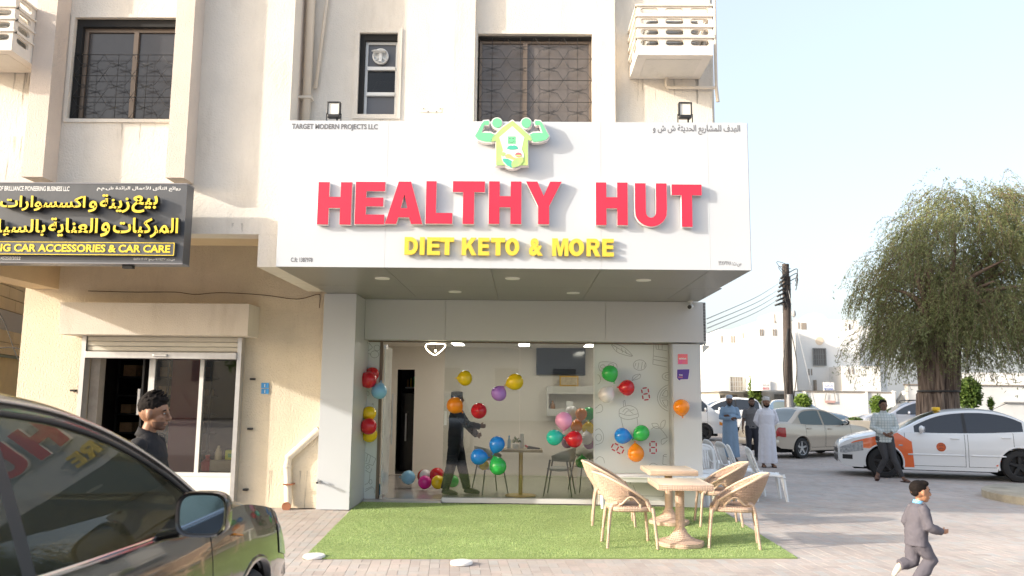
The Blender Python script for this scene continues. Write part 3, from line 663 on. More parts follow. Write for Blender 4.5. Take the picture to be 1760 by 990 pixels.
raised(arabic('المركبات'), 196, 374, 305, 409, .02); raised(arabic('و'), 174, 382, 188, 407, .02); raised(arabic('العناية'), 85, 374, 167, 407, .02); raised(arabic('بالسيارات'), -62, 376, 77, 407, .02)
a = atY(-60, 414.5, YC-.05); b = atY(299, 439.5, YC-.05)
o = MB().box((a.x, YC-.05, b.z), (b.x, YC-.002, a.z)).build('strip_board', gs, cs)
MB().box((a.x, YC-.054, a.z-.008), (b.x, YC-.0505, a.z)).box((a.x, YC-.054, b.z), (b.x, YC-.0505, b.z+.008)).box((b.x-.008, YC-.054, b.z+.008), (b.x, YC-.0505, a.z-.008)).build('yellow_line', ygf, o)
m = MB(); px_text(m, 'SELLING CAR ACCESSORIES & CAR CARE', -50, 418.5, 292, 434.5, YC-.056, .005, .03); m.build('lettering', ygf, o)
for s_, e_ in (('PIECES OF BRILLIANCE PIONEERING BUSINESS LLC', (-22, 319.5, 119, 328.5)), (arabic('روائع التألق للأعمال الرائدة ش.م.م'), (167, 318.5, 310, 329)), ('C.M:45250/2022', (-12, 440.8, 35, 446.5)), (arabic('س.ت: ١٤٢١٤٣٧ ب.م: ٤٥٢٥٠/٢٠٢٢'), (230, 442.5, 300, 449.5))):
    m = MB(); px_text(m, s_, *e_, YC-.002, bold=.014); m.build('printed_lettering', white, cs)
q = atY(222, 456, YC+.1); MB().box((q.x-.06, YC+.05, zb_-.05), (q.x+.06, YC+.12, zb_-.009)).build('bracket', iron, cs)

# ================================================================== caged air conditioners
cg = mat('cream_concrete_cage', (.80, .74, .66), .7, var=.05, bump=.2, bscale=50, dirt=.15)
def ac_cage(x0, x1, z0, z1, y0, y1, lab, flip=False):
    t = thing('ac_cage', lab, 'air conditioner cage', ((x0+x1)/2, y1, z0), group='concrete AC cages on the upper wall')
    MB().box((x0, y0, z0-.09), (x1, y1, z0)).build('base_slab', cg, t); MB().box((x0+.12, y0+.12, z0-.096), (x1-.12, y1-.08, z0-.0905)).build('base_panel', stucco, t)
    n = 4; H = (z1-z0)/n; gap = H*.52
    def face(P0, P1, nor, cols):   # slab with rounded slots between P0 and P1
        d = (P1-P0); Lf = d.length; d.normalize(); k = .035
        for r in range(n):
            zb1 = z0+r*H; zz0 = zb1+(H-gap)/2; bx = lambda a, b, c, e: m.add([(P0+d*u+nor*v+Vector((0, 0, zz))) for zz in (c, e) for v in (0, k) for u in (a, b)], [(0, 2, 3, 1), (4, 5, 7, 6), (0, 1, 5, 4), (2, 6, 7, 3), (0, 4, 6, 2), (1, 3, 7, 5)])
            bx(0, Lf, zb1, zz0); bx(0, Lf, zz0+gap, zb1+H); 
            wS = Lf/cols
            for c in range(cols+1):
                xc = c*wS; a, b = max(0, xc-wS*.13), min(Lf, xc+wS*.13); bx(a, b, zz0, zz0+gap)
                for s_ in (-1, 1):
                    e_ = xc+s_*wS*.13
                    if 0 < e_ < Lf:
                        for q in range(5):   # rounded ends
                            a0 = -PI/2+PI*q/5; a1 = a0+PI/5; rr = gap/2
                            p = [(e_+s_*rr*(1-math.cos(a0)), rr+rr*math.sin(a0)), (e_+s_*rr*(1-math.cos(a1)), rr+rr*math.sin(a1)), (e_-s_*.001, rr+rr*math.sin(a1)), (e_-s_*.001, rr+rr*math.sin(a0))]
                            V = [P0+d*u+nor*v+Vector((0, 0, zz0+w_)) for v in (0, k) for u, w_ in p]
                            m.add(V, [(0, 1, 2, 3), (7, 6, 5, 4), (0, 4, 5, 1), (1, 5, 6, 2), (2, 6, 7, 3), (3, 7, 4, 0)])
            m2.add([P0+d*u+nor*v+Vector((0, 0, zz)) for zz in (zb1+H-.012, zb1+H+.012) for v in (-.02, k+.01) for u in (-.02, Lf+.02)], [(0, 2, 3, 1), (4, 5, 7, 6), (0, 1, 5, 4), (2, 6, 7, 3), (0, 4, 6, 2), (1, 3, 7, 5)])
    for P0, P1, nor, cols in ((Vector((x0, y0, 0)), Vector((x1, y0, 0)), Vector((0, 1, 0)), 3), (Vector((x0, y0+.036, 0)), Vector((x0, y1, 0)), Vector((1, 0, 0)), 2), (Vector((x1, y0+.036, 0)), Vector((x1, y1, 0)), Vector((-1, 0, 0)), 2)):
        m = MB(); m2 = MB(); face(P0, P1, nor, cols); o = m.build('grille_panel', cg, t); m2.build('rib', cg, o)
    ac = thing('air_conditioner', lab.replace('concrete cage', 'AC unit').replace('caged', 'boxed')+', the unit inside', 'air conditioner', ((x0+x1)/2, (y0+y1)/2, z0))
    MB().bbox((x0+.14, y0+.15, z0+.004), (x1-.14, y1-.05, z1-.12), .02).build('casing', mat('ac_metal', (.45, .45, .43), .5, var=.15), ac)
    m = MB()
    for q in range(12): m.box((x0+.18, y0+.143, z0+.06+q*.035), (x1-.18, y0+.149, z0+.07+q*.035))
    m.build('fin', alu, ac)
ac_cage(1.37, 2.30, 5.985, atY(1150, 8, 9.6).z, 9.62, YB-.01, 'white slotted concrete cage at the upper right corner of the facade')
c = atY(48, 95, 9.55); ac_cage(c.x-.95, c.x+.02, atY(40, 92, 9.5).z, atY(40, 92, 9.5).z+.62, 9.2, YU-.01, 'stained cream concrete cage cut off by the upper left edge')
t = thing('condensate_pipe', 'cream plastic pipe elbow below the right hand AC cage', 'pipe', atY(1146, 150, YB-.03))
MB().tube([atY(1146, 126, YB-.05), atY(1145, 148, YB-.05), atY(1148, 150, YB-.05), atY(1228, 151, YB-.05), atY(1231, 152, YB-.05), atY(1228, 0, YB-.05)], .022, 10).tube([atY(1231, 150, YB-.05), atY(1234, 175, YB-.05)], .024, 10).build('pipe', cream, t, smooth='auto')
# condenser on the side wall
t = thing('condenser_unit', 'outdoor AC condenser on a bracket at the right side of the shop', 'air conditioner', (3.0, 13.3, 2.5))
a = atY(1203, 520, 13.15); b = atY(1213.5, 597, 13.15)
x0 = 2.862; x1 = b.x
MB().bbox((x0+.02, 13.1, b.z+.05), (x1, 14.0, a.z), .012).build('casing', alup, t)
m = MB()
for q in range(26): m.box((x0-.0+.004, 13.085, b.z+.10+q*.024), (x0+.05, 13.099, b.z+.112+q*.024))
m.build('fin', mat('coil', (.12, .11, .10), .6), t)
MB().box((x0, 13.1, b.z-.01), (x1+.04, 13.15, b.z+.03)).prism([(x0, b.z-.011), (x0, b.z-.10), (x1+.03, b.z-.011)], 13.105, 13.14).build('bracket', alup, t)
for s in (13.11,): MB().lathe([(0, -.01), (.012, -.01), (.012, .0)], (x1-.03, s, b.z+.04), 8, 'y').lathe([(0, -.01), (.012, -.01), (.012, .0)], (x1-.03, s, (a.z+b.z)/2), 8, 'y').build('screw', iron, t)
# ================================================================== ground
def paver_mat():
    m = bpy.data.materials.new('pink_grey_paver'); m.use_nodes = True; n = m.node_tree.nodes; l = m.node_tree.links; b = n['Principled BSDF']
    g = n.new('ShaderNodeNewGeometry'); oi = n.new('ShaderNodeObjectInfo'); ad = n.new('ShaderNodeMath'); ad.operation = 'ADD'
    l.new(g.outputs['Random Per Island'], ad.inputs[0]); l.new(oi.outputs['Random'], ad.inputs[1]); fr = n.new('ShaderNodeMath'); fr.operation = 'FRACT'; l.new(ad.outputs[0], fr.inputs[0])
    cr = n.new('ShaderNodeValToRGB'); e = cr.color_ramp; e.elements[0].color = (.47, .40, .36, 1); e.elements[1].color = (.50, .46, .42, 1)
    for p, c in ((.25, (.50, .45, .41)), (.45, (.44, .38, .35)), (.6, (.47, .455, .435)), (.8, (.52, .44, .40))):
        q = e.elements.new(p); q.color = (*c, 1)
    l.new(fr.outputs[0], cr.inputs[0])
    tc = n.new('ShaderNodeNewGeometry'); t = n.new('ShaderNodeTexNoise'); t.inputs['Scale'].default_value = .55; t.inputs['Detail'].default_value = 7; t.inputs['Roughness'].default_value = .7
    l.new(tc.outputs['Position'], t.inputs['Vector']); mr = n.new('ShaderNodeMapRange'); mr.inputs[1].default_value = .35; mr.inputs[2].default_value = .7; mr.inputs[3].default_value = 1.06; mr.inputs[4].default_value = .78
    l.new(t.outputs[0], mr.inputs[0]); vm = n.new('ShaderNodeVectorMath'); vm.operation = 'SCALE'; l.new(cr.outputs[0], vm.inputs[0]); l.new(mr.outputs[0], vm.inputs['Scale'])
    l.new(vm.outputs[0], b.inputs['Base Color']); b.inputs['Roughness'].default_value = .8
    t2 = n.new('ShaderNodeTexNoise'); t2.inputs['Scale'].default_value = 90; l.new(tc.outputs['Position'], t2.inputs['Vector'])
    bp = n.new('ShaderNodeBump'); bp.inputs['Strength'].default_value = .35; bp.inputs['Distance'].default_value = .004; l.new(t2.outputs[0], bp.inputs['Height']); l.new(bp.outputs[0], b.inputs['Normal'])
    return m
pavm = paver_mat()
structure(MB().box((-400, -300, -.6), (400, 900, -.06)).build('ground', mat('pale_sandy_ground', (.42, .37, .32), .95, var=.15, vscale=.4)))
pv = structure(MB().box((-14, 2.5, -.058), (34, 44, -.012)).build('pavement', mat('mortar', (.24, .21, .19), .95, var=.2, vscale=12)))
O0 = Vector((-1.0, 7.0))
def uv2w(u, v):   # pattern axes: v runs away from the camera, leaning a little to the left
    return (O0.x+u*math.cos(.09)-v*math.sin(.09), O0.y+u*math.sin(.09)+v*math.cos(.09))
def inv(x, y):
    x -= O0.x; y -= O0.y; return (x*math.cos(.09)+y*math.sin(.09), -x*math.sin(.09)+y*math.cos(.09))
def paver_mesh(name, a, b):
    bm = bmesh.new(); bmesh.ops.create_cube(bm, size=1)
    for v in bm.verts: v.co = Vector((v.co.x*a, v.co.y*b, v.co.z*.05-.025))
    top = [e for e in bm.edges if all(v.co.z > -.01 for v in e.verts)]
    bmesh.ops.bevel(bm, geom=top, offset=.0007, segments=1, affect='EDGES')
    bm.faces.ensure_lookup_table(); bmesh.ops.delete(bm, geom=[f for f in bm.faces if f.normal.z < -.5], context='FACES')
    me = bpy.data.meshes.new(name); bm.to_mesh(me); bm.free(); me.materials.append(pavm); return me
pm = {0: paver_mesh('paver_lengthwise', .0965, .1965), 1: paver_mesh('paver_crosswise', .1965, .0965)}
geo = {k: (np.array([v.co[:] for v in m.vertices]), [tuple(p.vertices) for p in m.polygons]) for k, m in pm.items()}
cand = []
for ci in range(-62, 130):
    off = (ci % 2)*.15; v = -3.0+off
    while v < 27:
        for u_, v_, k in ((ci*.2+.05, v+.1, 0), (ci*.2+.15, v+.1, 0), (ci*.2+.1, v+.25, 1)):
            x, y = uv2w(u_, v_)
            if not (3.0 < y < 30): continue
            if x < -.66*y-.3 or x > .66*y+.4: continue
            if y > 12.45 and x < -2.9: continue
            if y > 13.0 and x < 2.85: continue
            if x > 11.0 and y > 22: continue
            if 9.15 < y < 13.2 and -2.1 < x < 2.85: continue
            cand.append((x, y, k))
        v += .3
vis = sorted([c for c in cand if c[1] > 7.4 and abs(c[0]-.02) < .62*c[1] and not (c[0] < -1.35*1 and c[1] < 7.9) and c[0] > -.29*c[1]], key=lambda c: c[1])
near = set(vis[:300]); rs = np.random.RandomState(3)
for x, y, k in vis[:300]:
    o = bpy.data.objects.new('paver', pm[k]); COL.objects.link(o); o.parent = pv; o.location = (x, y, rs.uniform(-.0008, .0008)); o.rotation_euler = (rs.normal(0, .0025), rs.normal(0, .0025), .09+rs.normal(0, .003))
V = []; Fc = []; n0 = 0
for c in cand:
    if c in near: continue
    x, y, k = c; g, f = geo[k]; a = .09+rs.normal(0, .003); ca, sa = math.cos(a), math.sin(a)
    q = np.empty_like(g); tx, ty = rs.normal(0, .0025, 2)
    q[:, 0] = x+g[:, 0]*ca-g[:, 1]*sa; q[:, 1] = y+g[:, 0]*sa+g[:, 1]*ca; q[:, 2] = g[:, 2]+g[:, 0]*tx+g[:, 1]*ty+rs.uniform(-.0008, .0008)
    V.append(q); Fc += [tuple(i+n0 for i in p) for p in f]; n0 += len(g)
me = bpy.data.meshes.new('pavers'); me.from_pydata(np.concatenate(V).tolist(), [], Fc); me.materials.append(pavm)
o = bpy.data.objects.new('pavers', me); COL.objects.link(o); o.parent = pv; o['kind'] = 'stuff'
# street surface far away
structure(MB().box((-30, 44.1, -.058), (60, 120, -.02)).build('road', mat('asphalt', (.16, .15, .14), .9, var=.2)))
structure(MB().box((-60, -26, -.058), (60, 2.45, -.014)).build('parking_ground', mat('parking_pavers', (.42, .37, .34), .9, var=.2, vscale=2)))

# artificial grass
GC = [atZ(521, 961.5), atZ(1371, 960.5), atZ(1238, 866), atZ(606, 871), ]
GC = [Vector((GC[0].x, GC[0].y)), Vector((GC[1].x, GC[1].y)), Vector((3.02, 13.02)), Vector((-2.54, 13.2)), Vector((-2.54, 12.40))]
gt = thing('grass_mat', 'green artificial grass mat spread in front of the shop entrance', 'grass mat', (.3, 11, 0))
turf = mat('turf_backing', (.26, .35, .11), .95, var=.25, vscale=30)
m = MB(); n = len(GC); m.add([(p.x, p.y, .003) for p in GC]+[(p.x, p.y, .014) for p in GC], [tuple(range(n, 2*n))]+[(i, (i+1) % n, n+(i+1) % n, n+i) for i in range(n)]); m.build('backing', turf, gt)
def inside(x, y):
    c = np.ones(len(x), bool)
    for i in range(n):
        a, b = GC[i], GC[(i+1) % n]; c &= ((b.x-a.x)*(y-a.y)-(b.y-a.y)*(x-a.x)) > 0
    return c
N = 170000; rs = np.random.RandomState(5); gx = rs.uniform(-2.7, 3.3, N); gy = rs.uniform(8.5, 13.3, N); k = inside(gx, gy)
SEAM = 10.05; k &= ~((np.abs(gy-SEAM-.01*np.sin(gx*3)) < .016) & (gx < 3)); gx, gy = gx[k], gy[k]; N = len(gx)
an = rs.uniform(0, 2*PI, N); hh = rs.uniform(.012, .019, N)+.004*np.sin(gx*4)*np.sin(gy*5); ln = rs.normal(0, .006, (N, 2)); w_ = .0034
bx, by = np.cos(an)*w_, np.sin(an)*w_
V = np.empty((N, 3, 3)); V[:, 0] = np.stack([gx-bx, gy-by, np.full(N, .012)], 1); V[:, 1] = np.stack([gx+bx, gy+by, np.full(N, .012)], 1); V[:, 2] = np.stack([gx+ln[:, 0], gy+ln[:, 1], hh+.008], 1)
me = bpy.data.meshes.new('grass_blades'); V = V.reshape(-1, 3); me.vertices.add(len(V)); me.vertices.foreach_set('co', (V-np.array([.3, 11, 0])).ravel())
me.loops.add(3*N); me.loops.foreach_set('vertex_index', np.arange(3*N)); me.polygons.add(N); me.polygons.foreach_set('loop_start', np.arange(0, 3*N, 3)); me.polygons.foreach_set('loop_total', np.full(N, 3)); me.update()
def island_mat(name, cols, rough=.7, transl=0.0, patch=.0, pscale=.8):
    m = bpy.data.materials.new(name); m.use_nodes = True; nn = m.node_tree.nodes; l = m.node_tree.links; b = nn['Principled BSDF']; b.inputs['Roughness'].default_value = rough; b.inputs['Specular IOR Level'].default_value = .25
    g = nn.new('ShaderNodeNewGeometry'); cr = nn.new('ShaderNodeValToRGB'); e = cr.color_ramp; e.elements[0].color = (*cols[0], 1); e.elements[1].color = (*cols[-1], 1)
    for i, c in enumerate(cols[1:-1]): q = e.elements.new((i+1)/(len(cols)-1)); q.color = (*c, 1)
    l.new(g.outputs['Random Per Island'], cr.inputs[0]); out = cr.outputs[0]
    if patch:
        t = nn.new('ShaderNodeTexNoise'); t.inputs['Scale'].default_value = pscale; t.inputs['Detail'].default_value = 5; l.new(g.outputs['Position'], t.inputs['Vector'])
        mr = nn.new('ShaderNodeMapRange'); mr.inputs[1].default_value = .3; mr.inputs[2].default_value = .7; mr.inputs[3].default_value = 1+patch; mr.inputs[4].default_value = 1-patch; l.new(t.outputs[0], mr.inputs[0])
        vm = nn.new('ShaderNodeVectorMath'); vm.operation = 'SCALE'; l.new(out, vm.inputs[0]); l.new(mr.outputs[0], vm.inputs['Scale']); out = vm.outputs[0]
    l.new(out, b.inputs['Base Color'])
    if transl:
        o = [q for q in nn if q.type == 'OUTPUT_MATERIAL'][0]; tr = nn.new('ShaderNodeBsdfTranslucent'); l.new(out, tr.inputs[0]); mx = nn.new('ShaderNodeMixShader'); mx.inputs[0].default_value = transl
        l.new(b.outputs[0], mx.inputs[1]); l.new(tr.outputs[0], mx.inputs[2]); l.new(mx.outputs[0], o.inputs[0])
    return m
me.materials.append(island_mat('artificial_grass', [(.26, .38, .13), (.38, .50, .21), (.52, .61, .33), (.33, .46, .17)], .6, .25, .16, 1.2))
o = bpy.data.objects.new('grass_blades', me); COL.objects.link(o); o.parent = gt; o['kind'] = 'stuff'

for (px, py, lab) in ((540, 956, 'white round disc lying at the left front corner of the grass mat'), (793, 967, 'white round disc on the pavers at the middle of the mat front')):
    c = atZ(px, py, .02); t = thing('white_disc', lab, 'disc', (c.x, c.y, 0), group='white discs along the mat edge')
    MB().lathe([(0, .004), (.108, .004), (.115, .012), (.115, .028), (.105, .038), (.04, .040), (.035, .036), (0, .036)], t.location, 30).build('disc', mat('white_plastic', (.80, .79, .77), .4), t, smooth='auto')

# raised kerb circle at the right
c = atZ(1800, 850, .16); t = structure(MB().lathe([(0, -.02), (1.62, -.02), (1.62, .12), (1.58, .145), (0, .15)], (c.x+1.0, c.y+.45, 0), 64).build('kerb_island', mat('worn_concrete', (.42, .39, .32), .9, var=.3, vscale=3, bump=.4, bscale=30, dirt=.5), smooth='auto'))

# ================================================================== the shop front
en = thing('glass_shop_front', 'frameless glass shop front with open printed door', 'shop front', (0, YG, 0))
MB().bbox((-1.30, 13.33, 0), (2.36, 13.47, .075), .008).build('sill', mat('white_sill', (.74, .74, .71), .4), en)
MB().box((-2.55, 13.25, 0), (-1.302, 13.5, .035)).build('threshold', mat('grey_marble', (.55, .53, .50), .3, var=.15, vscale=4), en)
gx0 = atY(763, 700, YG).x; gxm = atY(893, 700, YG).x; gx1 = atY(1021, 700, YG).x
MB().box((gx0, YG, .076), (gxm-.002, YG+.01, 2.558)).build('pane', pane_shop, en)
MB().box((gxm+.002, YG, .076), (gx1, YG+.01, 2.558)).build('pane', pane_shop, en)
wp_ = mat('white_vinyl', (.70, .74, .74), .25, coat=.3)
MB().box((gx1+.003, YG-.002, .076), (2.358, YG+.012, 2.558)).build('printed_panel', wp_, en)
MB().box((gx1-.012, YG-.012, .076), (gx1+.016, YG-.003, 2.558)).build('joint_strip', alup, en)
px0 = atY(628, 700, YG).x; px1 = atY(650, 700, YG).x
MB().box((px0, YG, .04), (px1, YG+.012, 2.558)).build('printed_panel', wp_, en)
MB().box((px1+.004, YG-.01, .04), (px1+.05, YG+.03, 2.558)).build('door_post', bronze, en)
dx0 = px1+.075; dlen = .80; dcos = math.cos(R(91)); dsin = math.sin(R(91))
D0 = Vector((dx0, YG+.01)); D1 = D0+Vector((dcos*dlen, dsin*dlen)); nD = Vector((dsin, -dcos))
m = MB(); T = .012
for q in (0,): m.add([(p.x+nD.x*s, p.y+nD.y*s, z) for z in (.05, 2.50) for p, s in ((D0, 0), (D1, 0), (D1, T), (D0, T))], [(0, 1, 2, 3), (7, 6, 5, 4), (0, 4, 5, 1), (1, 5, 6, 2), (2, 6, 7, 3), (3, 7, 4, 0)])
dr = m.build('door', wp_, en)
hp = D0+Vector((dcos, dsin))*(dlen-.10)+nD*.055
z0h, z1h = .86, 1.72
MB().tube([(hp.x, hp.y, z0h), (hp.x, hp.y, z1h)], .016, 12).tube([(hp.x, hp.y, z0h+.14), (hp.x-nD.x*.05, hp.y-nD.y*.05, z0h+.14)], .01).tube([(hp.x, hp.y, z1h-.14), (hp.x-nD.x*.05, hp.y-nD.y*.05, z1h-.14)], .01).build('handle', alu, dr, smooth='auto')
MB().box((D0.x-.01, D0.y-.02, .04), (D0.x+.03, D0.y+.16, .10)).box((D0.x-.01, D0.y-.02, 2.45), (D0.x+.03, D0.y+.16, 2.52)).build('hinge_patch', alu, dr)
mb = MB(); mb.box((gx0+.01, YG-.02, 1.22), (gx0+.05, YG-.002, 1.45)); mb.build('handle_plate', alup, en)

# line drawings printed on the panels
inkl = mat('line_print', (.13, .15, .15), .5)
def strokes(mb, polys, Y, w_=.0035):
    for P in polys:
        Q = [Vector((p.x, Y, p.z)) for p in P]
        for a, b in zip(Q, Q[1:]):
            d = (b-a)
            if d.length < 1e-5: continue
            nn = Vector((-d.z, 0, d.x)).normalized()*w_; mb.add([a-nn, b-nn, b+nn, a+nn], [(0, 1, 2, 3)])
def PX(l): return [atY(x, y, YG) for x, y in l]
def cir(cx, cy, rx, ry=None, a0=0, a1=360, n=26): return PX([(cx+rx*math.cos(R(a0+(a1-a0)*k/n)), cy+(ry or rx)*math.sin(R(a0+(a1-a0)*k/n))) for k in range(n+1)])
def SP(l, n=6): return PX([(v.x, v.y) for v in spline([(x, y, 0) for x, y in l], n)])
S = []
S += [SP([(1050, 591), (1060, 592), (1074, 598), (1087, 612), (1070, 609), (1058, 603), (1050, 591)]), SP([(1052, 592), (1066, 601), (1087, 612)]), SP([(1060, 597), (1060, 604)]), SP([(1068, 598), (1070, 606)]), SP([(1074, 601), (1077, 608)])]
S += [cir(1099.5, 627.5, 11, 9), SP([(1091, 630), (1093, 624)]), SP([(1096, 634), (1098, 623)]), SP([(1102, 635), (1104, 622)]), SP([(1107, 632), (1109, 624)])]
S += [PX([(1124, 590), (1122, 626), (1147, 631)]), PX([(1124, 612), (1147, 616)]), PX([(1123, 618), (1147, 622)]), PX([(1127, 591), (1128, 600), (1147, 603)]), PX([(1131, 591), (1132, 600)]), PX([(1138, 591), (1138, 601)])]
S += [SP([(1086, 654), (1089, 646), (1100, 643), (1099, 650), (1086, 654)]), SP([(1086, 654), (1100, 643)])]
S += [SP([(1029, 631), (1031, 623), (1045, 622), (1058, 625), (1060, 634), (1050, 638), (1033, 638), (1029, 631)]), cir(1036, 630, 4, 3), cir(1050, 629, 5, 4)]
S += [cir(1160-2, 684, 28, 24, 110, 250), cir(1158, 684, 24, 20, 118, 242), PX([(1136, 684), (1147, 684)]), SP([(1138, 680), (1143, 672), (1147, 672), (1147, 681), (1138, 680)]), SP([(1138, 688), (1143, 697), (1147, 697), (1147, 688), (1138, 688)])]
S += [cir(1149, 647, 11, 7, 80, 280), cir(1149, 647, 6, 3, 80, 280)]
S += [SP([(1064, 709), (1066, 703), (1080, 697), (1093, 702), (1097, 712), (1096, 717), (1080, 721), (1066, 717), (1064, 709)]), SP([(1064, 710), (1080, 714), (1097, 711)]), PX([(1067, 718), (1071, 735)]), PX([(1095, 718), (1096, 730)]), PX([(1072, 699), (1071, 690), (1074, 688), (1075, 698)]), SP([(1070, 708), (1076, 702), (1083, 705), (1090, 704)]), SP([(1073, 712), (1080, 706), (1088, 711)])]
S += [SP([(1119, 738), (1128, 733), (1138, 740), (1147, 752)]), SP([(1120, 728), (1129, 728), (1133, 736), (1124, 735), (1120, 728)]), SP([(1136, 738), (1136, 727), (1143, 722), (1142, 732), (1136, 738)]), SP([(1147, 752), (1137, 756), (1138, 764), (1147, 757)])]
S += [SP([(1023, 702), (1032, 695), (1036, 702), (1033, 708), (1024, 710)]), cir(1027, 652, 5, 8, -90, 90), SP([(1023, 740), (1030, 737), (1037, 747), (1035, 760), (1023, 765)]), cir(1029, 752, 5, 6), SP([(1024, 790), (1030, 785), (1037, 788), (1039, 796)])]
S += [PX([(1140, 782), (1139, 798), (1147, 799)]), cir(1146, 783, 6, 2, 90, 270), SP([(1115, 800), (1122, 796), (1130, 799)]), cir(1105, 862-30, 22, 14, 180, 360), PX([(1088, 834), (1096, 852), (1140, 853), (1147, 830)])]
for s_ in S: m = MB(); strokes(m, [s_], YG-.0035, .0026); m.build('drawn_line', inkl, en)
S = [SP([(633, 589), (640, 597), (633, 603)]), cir(644, 609, 7, 6), cir(648, 598, 5, 5), SP([(632, 607), (637, 609)]), SP([(630, 672), (634, 674), (634, 679), (630, 679)]), SP([(639, 697), (641, 693), (642, 697)])]
S += [PX([(628, 778), (646, 788), (641, 800), (628, 796)]), PX([(637, 784), (634, 796)]), PX([(632, 781), (629, 794)]), SP([(628, 808), (636, 812), (639, 805)]), cir(632, 803, 3, 3), SP([(636, 812), (634, 828), (627, 833)]), cir(637, 828, 2.5, 4), SP([(627, 845), (641, 838), (644, 848)]), SP([(628, 841), (640, 836)])]
for s_ in S: m = MB(); strokes(m, [s_], YG-.0025, .0024); m.build('drawn_line', inkl, en)
m = MB()
def dstroke(pts, w_=.0028, m=None):
    m = m or globals()['m']   # on the open door leaf
    Q = [D0+Vector((dcos, dsin))*(u*dlen) for u, z in pts]
    for (a, (u, z)), (b, (u2, z2)) in zip(zip(Q, pts), list(zip(Q, pts))[1:]):
        A = Vector((a.x, a.y, z)); B = Vector((b.x, b.y, z2)); d = B-A
        if d.length < 1e-4: continue
        nn = Vector((nD.x, nD.y, 0)); s = d.cross(nn).normalized()*w_; o_ = nn*.0145; m.add([A-s+o_, B-s+o_, B+s+o_, A+s+o_], [(0, 1, 2, 3)])
rr = random.Random(4)
for k in range(16):
    m = MB(); cu, cz, ra = rr.uniform(.15, .85), .25+k*.138, rr.uniform(.04, .10)
    for q in range(2):
        r_ = ra*(1-.35*q); dstroke([(min(.98, max(.02, cu+r_*1.1*math.cos(a)*(1+.2*math.sin(3*a+k)))), cz+r_*math.sin(a)*(1+.2*math.cos(2*a+k))) for a in np.linspace(0, 2*PI, 18)])
    dstroke([(cu-.05, cz-.02), (cu+.05, cz+.03)]); m.build('drawn_line', inkl, dr)
# seven segment eights
rd8 = mat('red_print', (.50, .03, .06), .5)
m = MB()
def eight(cx, cy, h, ang, Y=YG):
    c = atY(cx, cy, Y); s = h/2*Y/FPX; wd = s*.55
    for (a, b) in (((-wd, s), (wd, s)), ((-wd, 0), (wd, 0)), ((-wd, -s), (wd, -s)), ((-wd, 0), (-wd, s)), ((wd, 0), (wd, s)), ((-wd, -s), (-wd, 0)), ((wd, -s), (wd, 0))):
        a, b = Vector(a), Vector(b); d = (b-a).normalized(); nn = Vector((-d.y, d.x))*s*.11; a = a+d*s*.14; b = b-d*s*.14
        pts = [a, a+d*s*.1+nn, b-d*s*.1+nn, b, b-d*s*.1-nn, a+d*s*.1-nn]
        ca, sa = math.cos(R(ang)), math.sin(R(ang)); m.add([(c.x+p.x*ca-p.y*sa, Y-.004, c.z+p.x*sa+p.y*ca) for p in pts], [tuple(range(6))])
for e_ in ((1109.5, 677, 20, 8), (1061.5, 771, 20, 62), (1122.5, 769, 19, 0)): m = MB(); eight(*e_); m.build('printed_eight', rd8, en)

# stickers on the right post
t = thing('orange_sticker', 'square pink and orange sticker high on the right hand post', 'sticker', atY(1173, 617, 13.07))
a = atY(1165, 608.5, 13.066); b = atY(1182, 626, 13.066)
MB().box((a.x, 13.064, b.z), (b.x, 13.069, a.z)).build('sticker', mat('orange_pink_print', (.90, .25, .08), .4, col2=(.72, .10, .40), vscale=5), t)
m = MB(); text_on(m, 'talabat', a.x+.015, b.x-.02, a.z-.085, a.z-.055, 13.0635, 0, .03); m.build('lettering', white, t)
t = thing('purple_sticker', 'purple speech bubble sticker below the square orange one', 'sticker', atY(1173, 643, 13.07))
m = MB(); SPk = lambda l, y: [(lambda q: (q.x, q.z))(atY(1140+x/11, 590+z/11, y)) for x, z in l]
bub = [(262, 495), (495, 490), (490, 560), (468, 682), (325, 684), (318, 706), (285, 690), (260, 660)]
m.prism(SPk(grow(bub, 9), 13.065), 13.066, 13.069); m.build('border', white, t)
m = MB(); m.prism(SPk(bub, 13.065), 13.0635, 13.0658); m.build('sticker', mat('purple_print', (.09, .045, .30), .4), t)
m = MB(); P1 = lambda x0, z0, x1, z1: (1140+x0/11, 590+z0/11, 1140+x1/11, 590+z1/11)
px_text(m, 'TM', *P1(295, 588, 362, 615), 13.0633, 0, .03); m.build('lettering', white, t)
m = MB(); px_text(m, 'DONE', *P1(285, 630, 365, 656), 13.0633, 0, .03); m.build('lettering', mat('pink_print', (.75, .25, .2), .5), t)

# ================================================================== interior
inm = mat('interior_paint', (.74, .69, .62), .7, var=.02); flm = mat('polished_floor', (.48, .46, .44), .15, var=.08, vscale=2)
YK = 17.4
MB().box((-2.95, YG+.21, -.02), (2.55, YK+2.5, .04)).box((-2.55, YG+.05, -.02), (2.55, YG+.209, .04)).build('floor', flm, bld)
MB().box((-2.95, YG+.12, 2.72), (2.55, YK, 2.78)).build('ceiling', inm, bld)
da, db = atY(681, 700, YK), atY(711.5, 700, YK); dzt = atY(700, 635, YK).z
mb = MB(); wall(mb, -2.95, 2.55, .04, 2.72, YK, .1, [(da.x, db.x, .041, dzt)]); mb.build('wall', inm, bld)
MB().box((-3.02, YG+.21, .04), (-2.95, YK, 2.72)).build('wall', inm, bld)
MB().box((2.551, YG+.02, .04), (2.6, YK, 2.72)).build('wall', inm, bld)
mb = MB(); V = [(-2.9, YK+.101, .04), (-1.6, YK+.101, .04), (-1.6, YK+.101, 2.4), (-2.9, YK+.101, 2.4), (-2.9, YK+2, .04), (-1.6, YK+2, .04), (-1.6, YK+2, 2.4), (-2.9, YK+2, 2.4)]
